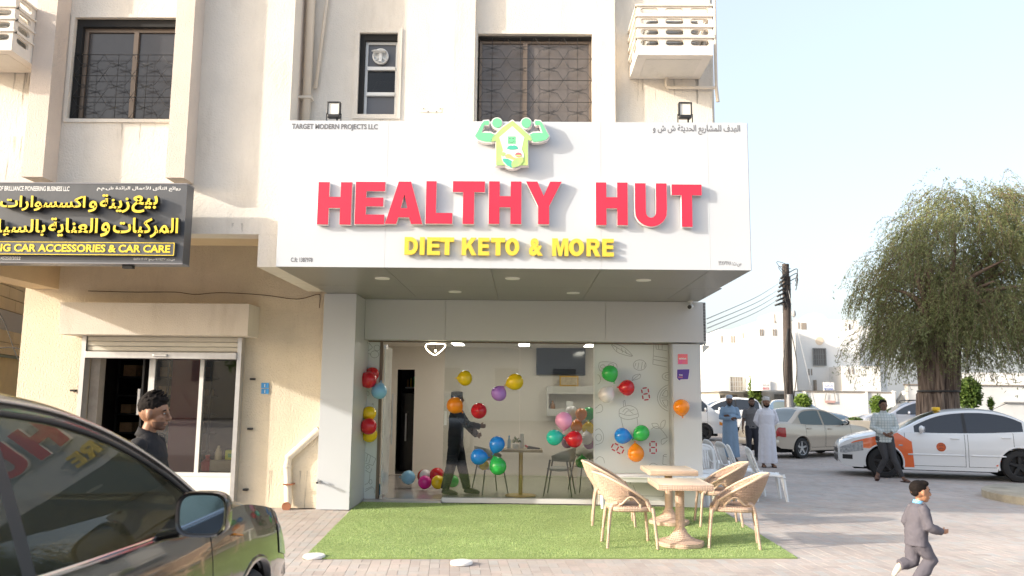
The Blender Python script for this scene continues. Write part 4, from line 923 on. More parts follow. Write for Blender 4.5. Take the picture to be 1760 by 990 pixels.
mb.add(V, [(4, 5, 6, 7), (3, 2, 6, 7), (0, 3, 7, 4), (1, 2, 6, 5)]); mb.build('back_room', mat('kitchen_grey', (.10, .10, .11), .8), bld)
fr_ = thing('black_fridge', 'tall black fridge seen through the dark back doorway', 'fridge', (da.x+.35, YK+.9, .04))
MB().bbox((da.x+.0, YK+.7, .05), (da.x+.55, YK+1.3, 1.75), .02).build('cabinet', mat('gloss_black', (.015, .015, .018), .2), fr_); MB().box((da.x+.10, YK+.67, .7), (da.x+.13, YK+.699, 1.3)).build('handle', alu, fr_)
t = thing('kitchen_shelf', 'small shelf with bottles in the dark back doorway', 'shelf', (da.x+.3, YK+1.4, 1.85))
MB().box((da.x, YK+1.2, 1.85), (da.x+.7, YK+1.5, 1.88)).build('board', alup, t)
for k in range(6):
    x = da.x+.05+k*.07; MB().lathe([(0, 0), (.025, 0), (.025, .14+.03*(k % 3)), (.012, .18+.03*(k % 3)), (0, .18+.03*(k % 3))], (x, YK+1.3, 1.881), 10).build('bottle', [cart, yelf, green, red][k % 4], t, smooth='auto')
# unseen ceiling strips, added to brighten the room
for i, x in enumerate((-1.3, 0.0, 1.3)):
    t = thing('added_ceiling_strip', ('lit', 'lit', 'lit')[i]+' long ceiling strip added unseen inside the shop, '+('nearest the door', 'in the middle', 'at the right')[i], 'ceiling lamp', (x, 15.4, 2.70), group='added unseen ceiling strips inside the shop')
    MB().box((x-.12, 14.6, 2.70), (x+.12, 16.4, 2.719)).build('housing', alup, t); MB().box((x-.10, 14.62, 2.692), (x+.10, 16.38, 2.6995)).build('diffuser', mat('added_lit_panel', (1, .93, .82), .5, emit=8.0), t)
# niche wall with television
tv0 = atY(922, 593, YK-.05); tv1 = atY(1006, 645, YK-.05)
t = thing('television', 'dark flat television high on the back wall of the shop', 'television', ((tv0.x+tv1.x)/2, YK-.05, tv1.z))
MB().bbox((tv0.x, YK-.07, tv1.z), (tv1.x, YK-.005, tv0.z), .006).build('casing', black, t); MB().box((tv0.x+.015, YK-.073, tv1.z+.02), (tv1.x-.015, YK-.0705, tv0.z-.015)).build('screen', mat('screen', (.015, .018, .025), .08), t)
sx0 = atY(940, 660, YK-.3).x; sx1 = atY(1022, 660, YK-.3).x
sf_ = thing('wall_shelf', 'pale boxed wall shelf with two tiers under the television', 'shelf', ((sx0+sx1)/2, YK, 1.2))
shm = mat('shelf_white', (.60, .59, .55), .5)
for i, (za, zb2) in enumerate(((atY(980, 677, YK-.3).z, atY(980, 664, YK-.3).z), (atY(980, 715, YK-.3).z, atY(980, 703, YK-.3).z))): MB().box((sx0, YK-.32, za), (sx1, YK-.002, zb2)).build('shelf_board', shm, sf_)
MB().box((sx0, YK-.3, atY(980, 703, YK-.3).z), (sx0+.04, YK-.003, atY(980, 677, YK-.3).z)).build('side_board', shm, sf_)
zA = atY(980, 664, YK-.3).z; zB = atY(980, 703, YK-.3).z
t = thing('picture_frame', 'gold framed picture leaning on the upper shelf under the television', 'picture', (atY(978, 655, YK-.2).x, YK-.2, zA))
x = t.location.x; MB().box((x-.20, YK-.2, zA), (x+.20, YK-.17, zA+.22)).build('frame', mat('gold', (.65, .40, .10), .35, metal=.8), t); MB().box((x-.17, YK-.204, zA+.03), (x+.17, YK-.2005, zA+.19)).build('print', mat('cream_print', (.6, .5, .35), .6, var=.3, vscale=12), t)
t = thing('small_card_box', 'small white box on the lower shelf in the shop', 'box', (atY(979, 695, YK-.2).x, YK-.2, zB)); x = t.location.x; MB().bbox((x-.07, YK-.25, zB), (x+.07, YK-.18, zB+.16), .005).build('box', white, t)
t = thing('decanter', 'small amber bottle on the lower shelf in the shop', 'bottle', (atY(950, 697, YK-.2).x, YK-.2, zB)); MB().lathe([(0, 0), (.05, 0), (.05, .08), (.02, .12), (.02, .17), (0, .17)], t.location, 14).build('body', mat('amber', (.30, .13, .03), .2), t, smooth='auto')
# heart shaped lit lamp
t = thing('heart_lamp', 'glowing heart shaped pendant lamp inside the doorway', 'lamp', atY(748, 590, 14.6))
hp_ = [atY(x, 590.5+(y-584)*.8, 13.8) for x, y in ((748, 584), (740, 584), (733, 586), (731.5, 591), (734, 597), (741, 605), (747.5, 608.5), (754, 604), (763, 594), (765.5, 588), (763, 585), (755, 584.5), (748, 584))]
MB().tube(spline(hp_, 4), .009, 8).build('glowing_tube', mat('lamp_glow', (1, .86, .62), .5, emit=5), t, smooth=True)
hb = atY(748.5, 603, 13.8); MB().tube([(hb.x, 13.8, hb.z+.04), (hb.x, 13.8, 2.72)], .003, 5).build('cord', black, t); MB().ell(hb, (.018, .018, .022)).build('bulb', mat('lamp_glow', (1, .86, .62)), t, smooth=True)
# cafe table
YT = 14.05
tx = atY(895, 800, YT).x; t = thing('cafe_table', 'round edged cafe table with a brass column inside the window', 'table', (tx, YT, .04))
brass = mat('brass', (.70, .48, .18), .28, metal=.9)
za = atY(895, 771, YT).z; m = MB(); m.bbox((atY(862, 772, YT).x, YT-.30, za-.045), (atY(932, 772, YT).x, YT+.30, za), .008); m.build('top', mat('gold_edged_top', (.50, .36, .16), .35, var=.5, vscale=7), t)
MB().tube([(tx, YT, .06), (tx, YT, za-.046)], .035, 16).build('column', brass, t, smooth='auto'); MB().lathe([(0, 0), (.26, 0), (.26, .012), (.03, .02)], (tx, YT, .041), 28).build('base', brass, t, smooth='auto')
x = atY(887, 760, YT-.1).x; t = thing('potted_plant', 'small green potted plant on the cafe table', 'plant', (x, YT-.1, za))
MB().lathe([(0, .001), (.04, .001), (.055, .04), (.05, .08), (.045, .08), (0, .07)], t.location, 18).build('pot', white, t, smooth='auto')
m = MB(); rr = random.Random(2)
for k in range(90):
    a, b = rr.uniform(0, 2*PI), rr.uniform(-.2, 1.3); r_ = rr.uniform(.03, .09); c = Vector((x+r_*math.cos(a)*math.cos(b), YT-.1+r_*math.sin(a)*math.cos(b), za+.12+r_*math.sin(b)*.9)); d = Vector((rr.uniform(-1, 1), rr.uniform(-1, 1), rr.uniform(-1, 1)))*.018; e = d.cross(Vector((0, 0, 1)))*.6+Vector((0, 0, .008))
    m.add([c-d, c+e, c+d, c-e], [(0, 1, 2, 3)])
m.build('leaves', island_mat('pot_leaves', [(.05, .12, .02), (.12, .22, .05), (.45, .42, .15)]), t)
x = atY(897, 755, YT+.05).x; t = thing('white_flask', 'white vacuum flask behind the potted plant', 'flask', (x, YT+.1, za)); MB().lathe([(0, 0), (.04, 0), (.042, .14), (.03, .19), (.032, .24), (0, .245)], (x, YT+.1, za+.001), 18).build('body', white, t, smooth='auto')
x = atY(875, 760, YT+.05).x; t = thing('water_bottle', 'clear bluish water bottle left of the potted plant', 'bottle', (x, YT+.05, za)); MB().lathe([(0, 0), (.03, 0), (.03, .13), (.012, .17), (.012, .19), (0, .19)], (x, YT+.05, za+.001), 14).build('body', mat('clear_blue', (.35, .5, .6), .1), t, smooth='auto'); MB().lathe([(0, .1905), (.014, .1905), (.014, .21), (0, .21)], (x, YT+.05, za+.001), 12).build('cap', bl, t)
x0 = atY(902, 765, YT-.15); x1 = atY(928, 770, YT-.15); t = thing('balloon_pump', 'black and red hand pump lying on the cafe table', 'pump', (x0.x, YT-.15, za))
MB().tube([(x0.x+.04, YT-.15, za+.03), (x0.x+.08, YT-.15, za+.03), (x1.x, YT-.15, za+.015)], [.03, .025, .012], 12).build('barrel', black, t, smooth='auto'); MB().tube([(x0.x, YT-.16, za+.07), (x0.x+.03, YT-.16, za+.045), (x0.x+.06, YT-.16, za+.035)], [.012, .02, .015], 10).build('handle', mat('red_plastic', (.5, .02, .03)), t, smooth='auto')
MB().tube([(tx+.0-.24, YT-.2, za+.011), (tx-.05, YT-.22, za+.011)], .007, 6).build('pencil', white, t)

gchair = mat('grey_shell', (.42, .42, .37), .5); gleg = mat('dark_grey_leg', (.13, .13, .12), .45)
def cafe_chair(x, y, rz, lab):
    t = thing('cafe_chair', lab, 'chair', (x, y, .04), rz, 'grey cafe chairs inside the shop')
    m = MB()
    for sx in (-1, 1):
        for sy in (-1, 1): m.tube([(sx*.15, sy*.17, .40), (sx*.24, sy*.24, 0)], [.018, .011], 8)
        MB.tube(m, [(sx*.15, -.17, .40), (sx*.15, .17, .40)], .012)
    for (sx, sy) in ((-1, -1), (1, -1), (-1, 1), (1, 1)): MB().tube([(sx*.14, sy*.17, .62 if sx < 0 else .60), (sx*.24, sy*.25, 0)], [.016, .010], 8).build('leg', gleg, t, world=False, smooth='auto')
    MB().ell((0, 0, .44), (.22, .22, .045), 20, 8).build('seat', gchair, t, world=False, smooth=True)
    P = []
    for i in range(25):
        a = R(-112+224*i/24)+PI; f = abs(a-PI)/R(112); zt = .80-.14*f*f; P.append([Vector((math.cos(a)*r_, math.sin(a)*r_*1.02, z)) for r_, z in ((.235, .56+.02*f), (.26, .62), (.285, zt))])
    m = MB(); m.grid(P); o = m.build('backrest', gchair, t, world=False, smooth=True); q = o.modifiers.new('thickness', 'SOLIDIFY'); q.thickness = .022
    return t
cafe_chair(atY(842, 800, 14.3).x, 14.35, R(25), 'grey cafe chair left of the cafe table, behind blue and green balloons')
cafe_chair(atY(962, 800, 14.15).x, 14.2, R(170), 'grey cafe chair right of the cafe table, fully visible')
cafe_chair(atY(1008, 800, 14.8).x, 14.9, R(200), 'grey cafe chair furthest right inside, next to the green balloon')

# ================================================================== balloons
BC = {'red': (.62, .015, .03), 'yellow': (.88, .62, .01), 'light blue': (.25, .55, .80), 'orange': (.92, .28, .01), 'purple': (.45, .22, .70), 'blue': (.02, .26, .80), 'green': (.04, .50, .10), 'pink': (.88, .38, .66), 'turquoise': (.03, .60, .50), 'white': (.80, .76, .78), 'magenta': (.68, .02, .30), 'dark red': (.40, .01, .02), 'violet': (.25, .05, .22)}
def bal_mat(c):
    m = mat(c.replace(' ', '_')+'_latex', BC[c], .22, coat=.25); b = m.node_tree.nodes['Principled BSDF']; b.inputs['Subsurface Weight'].default_value = .15; b.inputs['Subsurface Radius'].default_value = (.1, .1, .1); return m
PROF = [(0, -1.0), (.25, -.97), (.5, -.87), (.75, -.66), (.93, -.36), (1, 0), (.97, .28), (.86, .58), (.68, .84), (.46, 1.06), (.24, 1.22), (.10, 1.30), (.045, 1.33)]
def balloon(px, py, r, kn, c, Y, lab, el=1.0, group=None):
    C = atY(px, py, Y); s = r*Y/FPX; d = Vector((kn[0], kn[2] if len(kn) > 2 else 0, kn[1])).normalized()
    t = thing('balloon', lab, 'balloon', C, 0, group); M = d.to_track_quat('Z', 'Y').to_matrix()
    m = MB(); m.lathe([(a*s, (b*el)*s) for a, b in PROF], (0, 0, 0), 26); m.v = [tuple(M @ Vector(v)) for v in m.v]; m.build('skin', bal_mat(c), t, world=False, smooth=True)
    m = MB(); m.lathe([(.03*s, 1.32*s*el), (.07*s, 1.36*s*el), (.04*s, 1.40*s*el), (.14*s, 1.50*s*el), (.12*s, 1.51*s*el)], (0, 0, 0), 12); m.v = [tuple(M @ Vector(v)) for v in m.v]; m.build('knot', bal_mat(c), t, world=False, smooth=True)
G1, G2, G3, G4 = 'balloons taped to the left door jamb', 'balloons lying on the shop floor', 'balloons taped to the shop window', 'balloons taped to the printed panel'
BL = [(639.5, 643, 12, (.3, .3, 1), 'red', 13.32, 'rear red balloon at the top of the jamb cluster', G1), (632.7, 653, 14.5, (.4, .4, 1), 'red', 13.05, 'front red balloon, top of the cluster on the door jamb', G1), (651.6, 673, 13.5, (.1, 1, .3), 'light blue', 13.1, 'light blue balloon hanging on the door jamb', G1),
 (634.4, 710, 12.5, (0, -1, .8), 'yellow', 13.2, 'upper yellow balloon on the door jamb, above a red one', G1), (633.4, 733, 14, (.2, .2, 1), 'red', 13.05, 'single red balloon between two yellow ones on the jamb', G1), (635, 747, 13.5, (0, .5, 1), 'yellow', 13.25, 'lower yellow balloon half hidden under the red one on the jamb', G1),
 (649, 842, 11, (0, -1, .3), 'light blue', 13.75, 'light blue balloon squeezed on the floor behind the door post', G2), (702.4, 820.5, 11.8, (-1, 0, .2), 'light blue', 14.9, 'light blue balloon on the floor inside the doorway', G2), (728, 818.5, 11, (0, .2, 1), 'dark red', 15.2, 'dark red balloon behind the magenta one on the floor', G2), (731, 817, 9.8, (0, .2, 1), 'white', 15.0, 'white balloon peeking over the magenta one on the floor', G2),
 (730, 829, 11.5, (0, 0, 1), 'magenta', 14.55, 'magenta balloon on the floor in the doorway', G2), (751, 817, 13, (.5, 0, 1), 'red', 15.0, 'red balloon on the floor behind the yellow one', G2), (753, 829, 11.5, (0, 0, 1), 'yellow', 14.5, 'yellow balloon on the floor at the edge of the glass', G2), (778, 827, 10.5, (0, 0, 1), 'green', 14.9, 'green balloon on the floor between the legs of the man inside', G2),
 (800, 650, 13.3, (-1, 0), 'yellow', 13.26, 'highest yellow balloon on the window, its knot to the left', G3), (781, 696, 14.3, (.75, -.65), 'orange', 13.2, 'orange balloon on the window in front of the man inside', G3), (823, 706, 13.6, (0, 0, -1), 'red', 13.22, 'single red balloon on the window, right of the orange one', G3), (857, 677, 13.5, (.6, .9), 'purple', 13.25, 'purple balloon on the window', G3), (886, 656, 14.2, (-1, -.35), 'yellow', 13.25, 'yellow balloon on the window beside the purple one', G3),
 (854.5, 763, 13.3, (-.4, -1), 'blue', 13.2, 'upper blue balloon of the pair on the window', G3), (822, 785, 13.8, (1, -.05), 'blue', 13.2, 'lower left blue balloon of the pair on the window', G3), (856, 802, 14.5, (-.45, 1), 'green', 13.2, 'green balloon under the two blue ones on the window', G3), (832, 800, 8.5, (0, 1), 'yellow', 13.9, 'small yellow balloon behind the blue and green window balloons', G3),
 (969, 722, 14.5, (0, -1), 'pink', 13.2, 'pink balloon on the window', G3), (952, 752, 13.5, (1, .2), 'turquoise', 13.22, 'turquoise balloon on the window', G3), (988, 755, 14.3, (-1, .15), 'red', 13.18, 'red balloon on the window under the pink one', G3)]
BL += [(999, 711, 10, (0, -1), 'orange', 14.6, 'upper orange balloon of the bunch behind the window', None), (1012, 710, 11, (0, -1), 'green', 14.8, 'upper green balloon of the bunch behind the window', None), (982, 708, 11, (0, -1), 'white', 15.0, 'upper white balloon of the bunch behind the window', None), (991, 733, 10.5, (0, 1), 'orange', 14.7, 'lower orange balloon of the bunch behind the window', None), (1011, 737, 11, (0, 1), 'yellow', 14.6, 'yellow balloon of the bunch behind the window', None), (1008, 754, 11, (0, 1), 'white', 14.5, 'lower white balloon of the bunch behind the window', None), (1013, 762, 10.5, (0, 1), 'violet', 14.7, 'violet balloon lowest right of the bunch behind the window', None), (975, 761, 10, (0, 1), 'violet', 14.6, 'violet balloon behind the red and turquoise window balloons', None), (1000, 795, 11, (0, 1), 'green', 14.6, 'green balloon hanging above the cafe chair seat', None)]
BL += [(1048, 641, 14.2, (.45, -1), 'green', 13.2, 'green balloon highest on the printed panel', G4), (1078.5, 666.5, 13.8, (-1, .05), 'red', 13.2, 'red balloon on the printed panel', G4), (1042, 679, 13.8, (.6, .8), 'white', 13.2, 'white balloon on the printed panel', G4), (1069, 749, 13.6, (1, -.2), 'blue', 13.2, 'blue balloon on the printed panel', G4), (1103, 744, 13.4, (-.7, -.5), 'green', 13.2, 'green balloon right of the blue one on the printed panel', G4), (1093, 780, 14, (-.08, 1), 'orange', 13.2, 'orange balloon under the blue and green ones on the panel', G4), (1171, 699, 14, (.12, -1), 'orange', 12.92, 'lone orange balloon on the right hand post', None)]
for px, py, r_, kn, c, Y, lab, g in BL: balloon(px, py, r_, kn, c, Y, lab, .86+.13*((px*7.3) % 1), g)
# ================================================================== garden furniture
def weave_mat(name, col):
    m = bpy.data.materials.new(name); m.use_nodes = True; n = m.node_tree.nodes; l = m.node_tree.links; b = n['Principled BSDF']; b.inputs['Roughness'].default_value = .6
    tc = n.new('ShaderNodeTexCoord'); outs = []
    for ax in ('X', 'Y', 'Z'):
        wv = n.new('ShaderNodeTexWave'); wv.bands_direction = ax; wv.inputs['Scale'].default_value = 17; wv.inputs['Distortion'].default_value = .6; l.new(tc.outputs['Object'], wv.inputs['Vector']); outs.append(wv.outputs['Fac'])
    mx = n.new('ShaderNodeMath'); mx.operation = 'MULTIPLY'; l.new(outs[0], mx.inputs[0]); l.new(outs[1], mx.inputs[1]); m2 = n.new('ShaderNodeMath'); m2.operation = 'ADD'; l.new(mx.outputs[0], m2.inputs[0]); l.new(outs[2], m2.inputs[1])
    cr = n.new('ShaderNodeMix'); cr.data_type = 'RGBA'; cr.inputs[6].default_value = (*[c*.84 for c in col], 1); cr.inputs[7].default_value = (*[min(1, c*1.05) for c in col], 1); l.new(m2.outputs[0], cr.inputs[0]); l.new(cr.outputs[2], b.inputs['Base Color'])
    bp = n.new('ShaderNodeBump'); bp.inputs['Strength'].default_value = .8; bp.inputs['Distance'].default_value = .006; l.new(m2.outputs[0], bp.inputs['Height']); l.new(bp.outputs[0], b.inputs['Normal']); return m
rat = weave_mat('beige_woven_plastic', (.60, .43, .325)); ratp = mat('beige_smooth_plastic', (.66, .49, .36), .5, var=.06, vscale=8); ratl = mat('pale_woven_top', (.70, .57, .43), .55, var=.06, vscale=20, bump=.5, bscale=60)
def rattan_proto():
    t = thing('rattan_chair', 'x', 'chair', (0, 0, 0), 0, 'beige woven plastic chairs on the grass mat')
    # rim sweeps from the front legs up to a high flared back
    def rim(a):      # a in -1..1 round the back
        th = PI-a*R(128); f = abs(a); r_ = lerp(.345, .285, min(1, f*1.15)**1.3); z = .825-.12*f**1.5-.27*max(0, f-.25)**1.2
        return Vector((math.cos(th)*r_*1.0-.075*(1-f), math.sin(th)*r_*1.0, z))
    def low(a):
        f = abs(a); th = PI-a*R(122); r_ = .245; arch = math.exp(-((f-.70)/.155)**2); z = .47+.105*arch
        if f > .90: z = lerp(z, .44, (f-.9)/.1)
        q = Vector((math.cos(th)*r_*.98, math.sin(th)*r_*1.02, z)); rr_ = rim(a); k = min(1, max(0, (z-.46)/(rr_.z-.40))); q.x = lerp(q.x, rr_.x, k*.85); q.y = lerp(q.y, rr_.y, k*.85); return q
    NA, NV = 92, 20; P = []
    for i in range(NA+1):
        a = -1+2*i/NA; A, B = rim(a), low(a); row = []
        for j in range(NV+1):
            u = j/NV; q = A.lerp(B, u); q.x += -.02*math.sin(PI*u)*(1-abs(a)); row.append(q)
        P.append(row)
    m = MB(); m.grid(P); o = m.build('shell', rat, t, world=False, smooth=True); q = o.modifiers.new('weave', 'WIREFRAME'); q.thickness = .0145; q.use_even_offset = False; q.use_boundary = True; q.use_replace = True
    m = MB(); m.tube([rim(-1+2*i/60) for i in range(61)], .015, 8); m.tube([low(-1+2*i/60) for i in range(61)], .013, 8); m.build('rim', ratp, t, world=False, smooth=True)
    m = MB(); N_ = 26; rr_ = .235
    sup = lambda k: (math.copysign(abs(math.cos(k))**.6, math.cos(k))*rr_, math.copysign(abs(math.sin(k))**.6, math.sin(k))*rr_*1.04)
    G = []
    for j in range(12):
        f = j/11; G.append([Vector((sup(2*PI*k/44)[0]*f, sup(2*PI*k/44)[1]*f, .462-.012*(1-f))) for k in range(44)])
    m.grid(G, closed=True); o = m.build('seat', rat, t, world=False, smooth=True); q = o.modifiers.new('weave', 'WIREFRAME'); q.thickness = .012; q.use_even_offset = False
    m = MB(); G = [[Vector((*[c*s for c in sup(2*PI*k/44)], z)) for k in range(44)] for s, z in ((.97, .455), (1.02, .462), (1.04, .44), (1.03, .405), (.98, .40), (.96, .41))]; m.grid(G, closed=True); m.build('seat_frame', rat, t, world=False, smooth=True)
    for s in (-1, 1):
        A = rim(s*1.0); MB().tube(spline([A+Vector((-.02, 0, .02)), A+Vector((.035, 0, -.09)), Vector((.235, s*.245, .40)), Vector((.275, s*.275, .0))], 6), [.026]*7+[.022]*6+[.017]*6, 10).build('leg', rat, t, world=False, smooth='auto')
        MB().tube(spline([low(s*.42)+Vector((0, 0, .03)), Vector((-.235, s*.165, .42)), Vector((-.285, s*.225, 0))], 6), [.027]*6+[.022]*3+[.017]*4, 10).build('leg', rat, t, world=False, smooth='auto')
        MB().tube([low(s*.9), low(s*.9)+Vector((.0, 0, -.06))], .014, 8).build('arch_foot', ratp, t, world=False)
    return t
proto = rattan_proto()
def place(proto, x, y, rz, lab, first=[True], z=.014, s=1.0):
    o = proto if first[0] else copy_tree(proto); first[0] = False; o.location = (x, y, z); o.rotation_euler = (0, 0, rz); o.scale = (s, s, s); o['label'] = lab; return o
def cen(*p): q = [atZ(x, y, .02) for x, y in p]; return sum(q, Vector())/len(q)
f1 = []
c = cen((1039, 929), (1049, 944), (1110, 927.5), (1128, 944)); place(proto, c.x, c.y, R(3), 'woven beige chair nearest the camera, left of the front table')
c = cen((1019, 892), (1022, 906), (1083, 891), (1094, 910)); place(proto, c.x, c.y, R(-4), 'woven beige chair in the back row, left of the tables')
c = cen((1242, 947), (1312, 942), (1209, 930), (1279, 927)); place(proto, c.x, c.y, R(168), 'woven beige chair nearest the camera, right of the front table')
c = cen((1194, 890.6), (1209, 909), (1260, 894), (1277, 909)); place(proto, c.x, c.y, R(176), 'woven beige chair in the back row, right of the tables')
def rtable(px, py, w_, dp, ztop, lab):
    c = atZ(px, py, .02); t = thing('woven_table', lab, 'table', (c.x, c.y, .014), 0, 'beige woven pedestal tables')
    m = MB(); m.bbox((-w_/2, -dp/2, ztop-.065), (w_/2, dp/2, ztop-.004), .012); m.build('table_rim', rat, t, world=False, smooth='auto')
    MB().bbox((-w_/2+.035, -dp/2+.035, ztop-.01), (w_/2-.035, dp/2-.035, ztop), .003).build('table_top', ratl, t, world=False, smooth='auto')
    for sx in (-1, 1): MB().box((sx*w_/2-(0 if sx < 0 else .034), -dp/2, ztop-.0035), (sx*w_/2+(.034 if sx < 0 else 0), dp/2, ztop-.0005)).build('edge_band', ratl, t, world=False)
    m = MB(); m.tube([(0, 0, .14), (0, 0, ztop-.066)], .052, 26); m.build('column', rat, t, world=False, smooth='auto')
    m = MB(); P = []
    for r_, z in ((.262, .0), (.268, .02), (.262, .048), (.24, .055), (.19, .066), (.13, .095), (.085, .14), (.06, .19), (.052, .20)):
        P.append([Vector((math.cos(2*PI*k/48)*r_*(1+.03*math.cos(8*2*PI*k/48)*(1 if r_ > .1 else 0)), math.sin(2*PI*k/48)*r_*(1+.03*math.cos(8*2*PI*k/48)*(1 if r_ > .1 else 0)), z)) for k in range(48)])
    m.grid(P, closed=True); m.add(P[0], [tuple(range(48))[::-1]]); m.build('base', rat, t, world=False, smooth='auto')
    return t
tb = rtable(1169.5, 936, .62, .80, .72, 'front beige woven square table on a round pedestal'); tb.location.x += -.0
rtable(1150, 899, .64, .86, .735, 'rear beige woven table, partly behind the front one')

# white plastic chairs
wpl = mat('white_monobloc_plastic', (.86, .86, .85), .35, var=.03, vscale=5)
def mono_proto():
    t = thing('plastic_chair', 'x', 'chair', (0, 0, 0), 0, 'white plastic chairs beside the shop')
    P = [[Vector((x, y*(1+.1*x), .44+.015*math.cos((x+.05)*7)-.02*(1-abs(y)/.22)**2-(.02 if x > .19 else 0)-(.03 if abs(y) > .225 else 0))) for y in np.linspace(-.24, .24, 11)] for x in np.linspace(-.21, .24, 10)]
    m = MB(); m.grid(P); o = m.build('seat', wpl, t, world=False, smooth=True); q = o.modifiers.new('thickness', 'SOLIDIFY'); q.thickness = .018
    bk = lambda y, z: Vector((-.20-.32*(z-.44)-.05*(z-.44)**2+.12*y*y*2, y, z))
    loop = spline([bk(-.215, .42), bk(-.235, .60), bk(-.215, .78), bk(-.13, .845), bk(0, .855), bk(.13, .845), bk(.215, .78), bk(.235, .60), bk(.215, .42)], 6)
    MB().tube(loop, [(.016, .027)]*len(loop), 8, side=(1, 0, 0)).build('backrest_frame', wpl, t, world=False, smooth=True)
    m = MB()
    for k in range(7):
        y = -.13+k*.0433; p0, p1 = bk(y*.9, .455), bk(y, .80); m.tube([p0, p0.lerp(p1, .5)+Vector((-.012, 0, 0)), p1], [(.006, .015)]*3, 6, side=(1, 0, 0))
    P = [[bk(y, z)+Vector((.004, 0, 0)) for z in (.775, .80, .83, .85-.25*y*y)] for y in np.linspace(-.19, .19, 9)]
    m.grid(P); m.build('slats', wpl, t, world=False, smooth=True)
    for sx in (-1, 1):
        for sy in (-1, 1):
            T, B = Vector((sx*.185, sy*.205, .44)), Vector((sx*.255+(0), sy*.245, 0)); m = MB()
            if sx < 0: T.x = -.19; B.x = -.24
            m.tube([T, T.lerp(B, .25), B], [(.048, .017), (.038, .015), (.024, .013)], 10, side=(1, 0, 0)); m.tube([T, T.lerp(B, .25), B], [(.014, .045), (.012, .036), (.010, .02)], 10, side=(1, 0, 0)); m.build('leg', wpl, t, world=False, smooth='auto')
    return t
mp = mono_proto(); fst = [True]
for x, y, rz, lab in ((4.16, 14.2, R(-4), 'white plastic chair nearest in the row beside the post'), (4.02, 14.95, R(-8), 'second white plastic chair, right behind the nearest of the row'), (4.06, 15.9, R(12), 'third white plastic chair, in front of the man in blue'), (4.0, 16.7, R(8), 'fourth white plastic chair, farthest of the row'), (3.22, 14.7, R(-85), 'white slatted plastic chair facing the camera right beside the post')):
    place(mp, x, y, rz, lab, fst, z=0)
lp = atZ(1035, 874, .014); tz = .50
t = thing('white_bench', 'long low white bench standing under the printed panel', 'bench', (2.0, 12.6, .014))
m = MB(); m.bbox((lp.x-.08, lp.y-.03, tz-.03), (3.0, lp.y+.52, tz), .01); m.build('top', wpl, t, smooth='auto'); MB().box((lp.x-.05, lp.y-.005, tz-.09), (2.96, lp.y+.015, tz-.031)).build('apron', wpl, t)
for x in (lp.x, 2.9):
    for y in (lp.y, lp.y+.46): MB().tube([(x, y, tz-.031), (x+(.01 if x < 2 else .03), y, .014)], [.042, .030], 10).build('leg', wpl, t, smooth='auto')

# ================================================================== people
def skinm(n, c): 
    m = mat(n, c, .5, var=.12, vscale=9); b = m.node_tree.nodes['Principled BSDF']; b.inputs['Subsurface Weight'].default_value = .12; b.inputs['Subsurface Radius'].default_value = (.03, .012, .006); return m
def cloth(n, c, var=.06, bump=.15, bs=160, rough=.9): return mat(n, c, rough, var=var, vscale=5, bump=bump, bscale=bs)
V3 = Vector
def DJ():
    d = dict(pel=V3((0, 0, .93)), waist=V3((0, 0, 1.06)), chest=V3((.01, 0, 1.28)), neck=V3((0, 0, 1.45)), head=V3((.02, 0, 1.60)), hr=0.0, hp=0.0)
    for s, k in ((1, 'l'), (-1, 'r')):
        d['sh'+k] = V3((0, s*.175, 1.375)); d['el'+k] = V3((-.02, s*.235, 1.12)); d['wr'+k] = V3((.05, s*.245, .87)); d['ha'+k] = V3((.09, s*.24, .78))
        d['hi'+k] = V3((0, s*.09, .90)); d['kn'+k] = V3((.02, s*.10, .48)); d['an'+k] = V3((-.01, s*.11, .085)); d['to'+k] = V3((.17, s*.13, .03))
    return d
def hand(m, w_, h, palm_n, curl=.5, s=1.0):
    """palm with five separate bent fingers; w_ wrist, h knuckle point, palm_n normal of the palm"""
    d = (h-w_).normalized(); n = palm_n-d*palm_n.dot(d); n.normalize(); sd = d.cross(n).normalized(); r_ = .0088*s
    k0 = w_+d*.085*s
    m.tube([w_-d*.01, w_+d*.03*s, w_+d*.06*s, k0], [(.024*s, .018*s), (.034*s, .016*s), (.040*s, .015*s), (.038*s, .012*s)], 12, side=sd)
    for i, L_ in enumerate((.066, .074, .070, .055)):
        b0 = k0+sd*(.028-.0188*i)*s-d*.008*s; p = [b0]; dd = d.copy()
        for q in range(3):
            c = curl*(.45+.35*q); dd = (d*math.cos(c)+n*math.sin(c)).normalized(); p.append(p[-1]+dd*L_*s*(.45, .32, .23)[q])
        m.tube(p, [r_*1.05, r_, r_*.92, r_*.75], 8)
    b0 = w_+d*.02*s+sd*.030*s; m.tube([b0, b0+(d*.6+sd*.6+n*.3).normalized()*.035*s, b0+(d*.85+sd*.45+n*.5).normalized()*.062*s, b0+(d*1+sd*.25+n*.65).normalized()*.085*s], [.014*s, .012*s, .0105*s, .008*s], 8)
